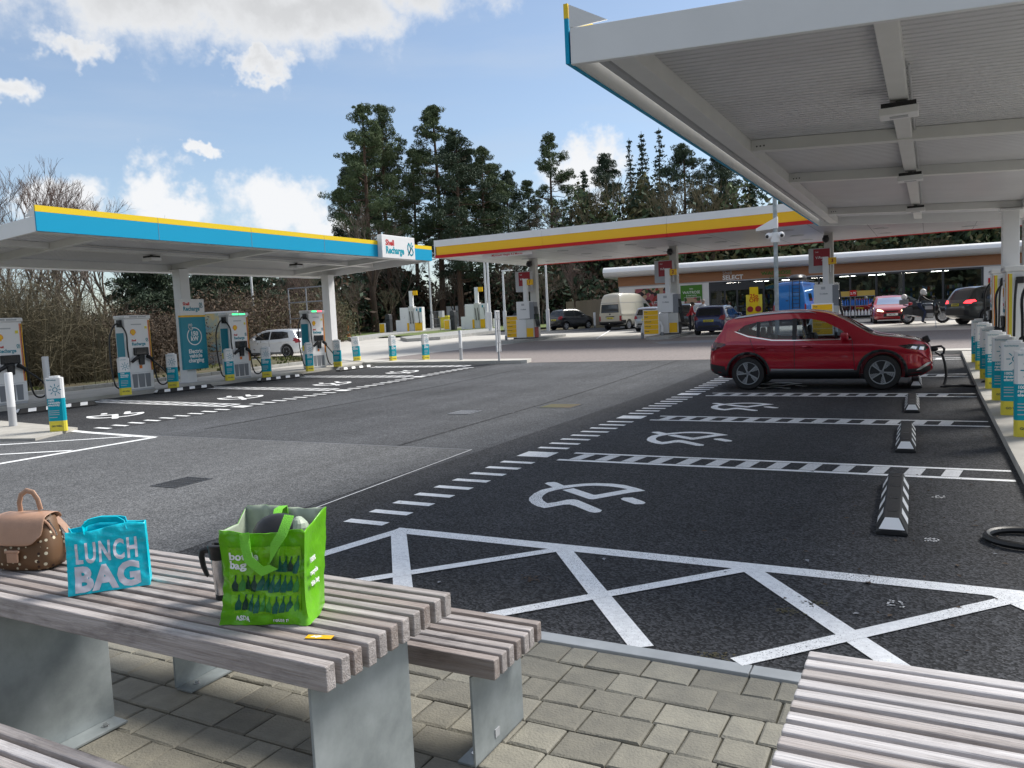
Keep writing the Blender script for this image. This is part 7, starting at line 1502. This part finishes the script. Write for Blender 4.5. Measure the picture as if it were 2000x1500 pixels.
for k, (px, dist, yt, m, wd, lab) in enumerate(((1240, 100, 268, 1, .9, 'left of the three thin spruce spires'), (1264, 100, 255, 0, 1, 'middle of the three thin spruce spires'), (1298, 102, 248, 1, 1.1, 'right one of the three thin spruce spires'), (1150, 108, 330, 2, .9, 'distant spruce beside the lone pine'), (1470, 92, 330, 2, 1.2, 'dark spruce behind the shop roof, hidden by the right canopy'), (1560, 92, 380, 2, 1.2, 'dark spruce above the shop, between the canopies'))):
    p, h = top_for(px, dist, yt); s = h/(22 if m < 2 else 18); plant('spruce_tree', lab, 'spruce tree', SP[m], p, k*1.7, s*wd, 'spruces behind the shop', sz=s)
# leafless and half-leafed trees
BT = [bare_meshes(41, 14, 1.0, 'twig', 6, 3, .16, minr=.008), bare_meshes(42, 14, .85, 'birch_twig', 6, 3, .12, .9, minr=.007), bare_meshes(43, 12, 1.15, 'twig', 5, 3, .2), bare_meshes(44, 10, .9, 'twig_olive', 5, 3, .10)]
TR = [(12, 40, 330, 1, 'leafless birch at the left picture edge above the canopy'), (60, 44, 320, 1, 'leafless birch above the left end of the cyan fascia'), (120, 46, 335, 1, 'third leafless birch from the left, above the cyan fascia'), (215, 52, 372, 1, 'leafless birch peeking over the middle of the cyan fascia'), (330, 56, 420, 0, 'leafless tree barely above the cyan fascia'), (30, 34, 420, 0, 'bare tree behind the cut-off charger'), (150, 36, 450, 2, 'spreading bare tree behind the second charger'), (225, 40, 440, 0, 'bare tree left of the dark pine behind the chargers'), (585, 66, 520, 1, 'slender bare tree seen between the third and fourth chargers'), (620, 70, 505, 0, 'bare tree left of the far canopy column'), (735, 80, 400, 2, 'spreading bare tree against the cloud, left of the pines'), (790, 86, 470, 0, 'bare tree at the foot of the slim pine'), (700, 74, 540, 0, 'bare tree right of the far canopy column'), (760, 78, 560, 3, 'low bare tree behind the left far pump'), (1010, 84, 500, 0, 'bare tree behind the white tank'), (1125, 66, 505, 1, 'pale forked bare trunk behind the fence'), (1060, 76, 520, 0, 'bare tree behind the leftmost forecourt pump'), (1120, 92, 372, 0, 'bare tree above the forecourt canopy, left of the lone pine gap'), (1160, 90, 350, 3, 'olive budding tree above the middle of the forecourt canopy'), (1330, 84, 350, 3, 'tall budding tree right of the spires'), (1390, 84, 340, 3, 'budding tree beside the right canopy edge'), (890, 88, 520, 0, 'bare tree behind the right far pump'), (850, 84, 545, 2, 'bare tree between the far pumps'), (1690, 84, 470, 3, 'budding tree above the shop roof'), (1790, 84, 462, 3, 'second budding tree above the shop roof'), (1590, 84, 480, 0, 'bare tree above the shop roof beside the lamp pole')]
for k, (px, dist, yt, m, lab) in enumerate(TR):
    p, h = top_for(px, dist, yt); base = max(v.co.z for v in BT[m][1].vertices); s = h/base; plant('bare_tree', lab, 'tree', BT[m], p, k*2.1, s, 'leafless trees')
# dark evergreen trees behind the chargers
EV = pine_meshes(51, 9, 1.6, 3.0, 1.25, .0, needles='dark_needles')
for k, (px, dist, yt, w_, lab) in enumerate(((285, 39, 500, 1.0, 'dark pine left of the column with the teal sign'), (470, 50, 500, 1.15, 'dark pine right of the teal sign behind the third charger'), (415, 46, 520, 1.0, 'dark pine just right of the canopy column'), (560, 58, 600, .9, 'low dark pine behind the white car'), (525, 60, 590, .9, 'small dark evergreen above the white car'))):
    p, h = top_for(px, dist, yt); s = h/9; plant('evergreen_tree', lab, 'tree', EV, p, k*1.9, s*w_, 'dark evergreens behind the chargers', sz=s)
# shrubs and hedge on the left verge
SH = [shrub_meshes(61, 4.2, 3.8, 230), shrub_meshes(62, 3.6, 3.4, 200, 'twig'), shrub_meshes(63, 2.6, 2.6, 240, 'twig', 'brown_leaves', 5, .055), shrub_meshes(64, 2.2, 2.2, 200, 'twig_olive', 'olive_leaves', 5, .05)]
r = random.Random(9)
def bush(px, dist, m, sc, lab, grp): p = along(px, dist+(3.2 if dist < 37 else 0)); plant('shrub', lab, 'shrub', SH[m], p, r.uniform(0, 6), sc*(.84 if dist < 37 else 1), grp, ('stems', 'foliage'))
for k, (px, dist, m, sc) in enumerate(((-40, 27.5, 0, 1.15), (20, 27.5, 0, 1.15), (75, 27, 0, 1.1), (130, 28, 0, 1.0), (105, 30, 1, 1.3), (40, 31, 1, 1.4), (-10, 33, 1, 1.5))): bush(px, dist, m, sc, ['olive bare thicket beyond the left picture edge of the verge', 'olive bare thicket directly behind the cut-off charger', 'tall olive bare thicket behind the plain grey-white post', 'olive bare thicket left of the second charger', 'brown bare thicket behind the olive ones, left of the second charger', 'brown bare thicket far behind the plain grey-white post', 'brown bare thicket far behind the cut-off charger'][k], 'bare thickets on the left verge')
for k, (px, dist, m, sc) in enumerate(((165, 29, 2, 1.1), (205, 29.5, 2, 1.15), (245, 30, 2, 1.1), (290, 31, 2, 1.15), (325, 32, 2, 1.15), (185, 33, 3, 1.3), (265, 34, 2, 1.3), (345, 35, 3, 1.3))): bush(px, dist, m, sc, ['brown leafy hedge shrub just left of the second charger', 'brown hedge shrub at the left shoulder of the second charger', 'brown hedge shrub behind the second charger', 'brown hedge shrub right of the second charger', 'brown hedge shrub left of the column with the teal sign', 'olive hedge shrub in the second row left of the second charger', 'brown hedge shrub in the second row behind the second charger', 'olive hedge shrub in the second row behind the column'][k], 'brown hedge behind the chargers')
for k, (px, dist) in enumerate(((410, 44), (455, 46), (500, 48), (545, 52), (590, 56), (630, 62))): bush(px, dist, 3 if k % 2 else 2, 1.5, 'low brown scrub %s' % ('left of the third charger', 'behind the third charger', 'behind the front of the white car', 'behind the roof of the white car', 'behind the fourth charger', 'left of the far column')[k], 'scrub behind the road')
# undergrowth: nobody could count it
def undergrowth(name, lab, pts, n, hgt, thick, mats, size, seed):
    rs = np.random.RandomState(seed); P_ = [Vector(q) for q in pts]; vs = []
    seg = rs.randint(0, len(P_)-1, n); t = rs.uniform(0, 1, n); xy = np.array([[(P_[i].lerp(P_[i+1], u)).x, (P_[i].lerp(P_[i+1], u)).y] for i, u in zip(seg, t)]); xy += rs.normal(size=(n, 2))*thick
    hh = np.array([hgt*(.62+.55*noise.noise(Vector((x*.16, y*.16, seed)))+.25*noise.noise(Vector((x*.7, y*.7, seed)))) for x, y in xy]); z = rs.uniform(0, 1, n)**.75*np.maximum(hh, .4); g = np.array([gz(x, y) for x, y in xy]); c = np.column_stack([xy, z+g])
    v = leaf_cloud(rs, n, lambda n_: c, size); me = quads_mesh(name, v, mats[0])
    for m in mats[1:]: me.materials.append(M[m])
    if len(mats) > 1: me.polygons.foreach_set('material_index', np.array([int((noise.noise(Vector((a*.3, b*.3, q*.3)))+.5)*len(mats)*.99) % len(mats) for a, b, q in c], dtype=np.int32))
    o = put(name, me); tag(o, lab, 'undergrowth', kind='stuff'); return o
undergrowth('woodland_undergrowth', 'dark mass of undergrowth and saplings along the edge of the wood', [along(530, 75), along(640, 92), along(760, 96), along(900, 100), along(1010, 96), along(1100, 88), along(1180, 82)], 62000, 8.5, 3.2, ['dark_needles', 'brown_leaves', 'dark_needles', 'bark'], .30, 71)
undergrowth('woodland_undergrowth', 'dark tree mass behind the shop roof', [along(1120, 96), along(1250, 92), along(1400, 90), along(1560, 90), along(1750, 92), along(1950, 96), along(2150, 100)], 85000, 15.5, 3.4, ['dark_needles', 'pine_needles', 'olive_leaves', 'dark_needles'], .36, 72)
undergrowth('scrub_bank', 'brown scrub bank behind the left-hand thickets', [along(-120, 36), along(0, 40), along(150, 44), along(300, 48), along(420, 54), along(560, 62)], 20000, 3.3, 1.8, ['olive_leaves', 'brown_leaves', 'twig', 'dark_needles'], .13, 73)
undergrowth('woodland_behind', 'dark wood on the far side of the car park, mirrored in the shop windows', [(-60, -38, 0), (-20, -46, 0), (20, -46, 0), (60, -36, 0)], 16000, 14, 4, ['dark_needles', 'olive_leaves'], 1.1, 74)
# grass tufts and weeds on the verge
rs = np.random.RandomState(5); n = 9000; xy = np.column_stack([rs.uniform(-33, -22.7, n), rs.uniform(6, 27, n)]); keep = np.array([noise.noise(Vector((x*.35, y*.35, 2)))+.25*noise.noise(Vector((x, y, 5))) > .02 for x, y in xy]); xy = xy[keep]; n = len(xy)
hgt = rs.uniform(.05, .16, n); a = rs.uniform(0, 6.28, n); zz_ = np.array([gz(x, y)+.14 for x, y in xy]); w_ = .014
v = np.stack([np.column_stack([xy[:, 0]-np.cos(a)*w_, xy[:, 1]-np.sin(a)*w_, zz_]), np.column_stack([xy[:, 0]+np.cos(a)*w_, xy[:, 1]+np.sin(a)*w_, zz_]), np.column_stack([xy[:, 0]+np.cos(a)*w_*.5+rs.normal(size=n)*.05, xy[:, 1]+rs.normal(size=n)*.05, zz_+hgt]), np.column_stack([xy[:, 0]-np.cos(a)*w_*.5+rs.normal(size=n)*.04, xy[:, 1]+rs.normal(size=n)*.04, zz_+hgt*.9])], 1).reshape(-1, 3)
tag(put('verge_grass', quads_mesh('verge_grass', v, 'fresh_leaves')), 'tufts of grass on the soil verge behind the chargers', 'grass', kind='stuff')
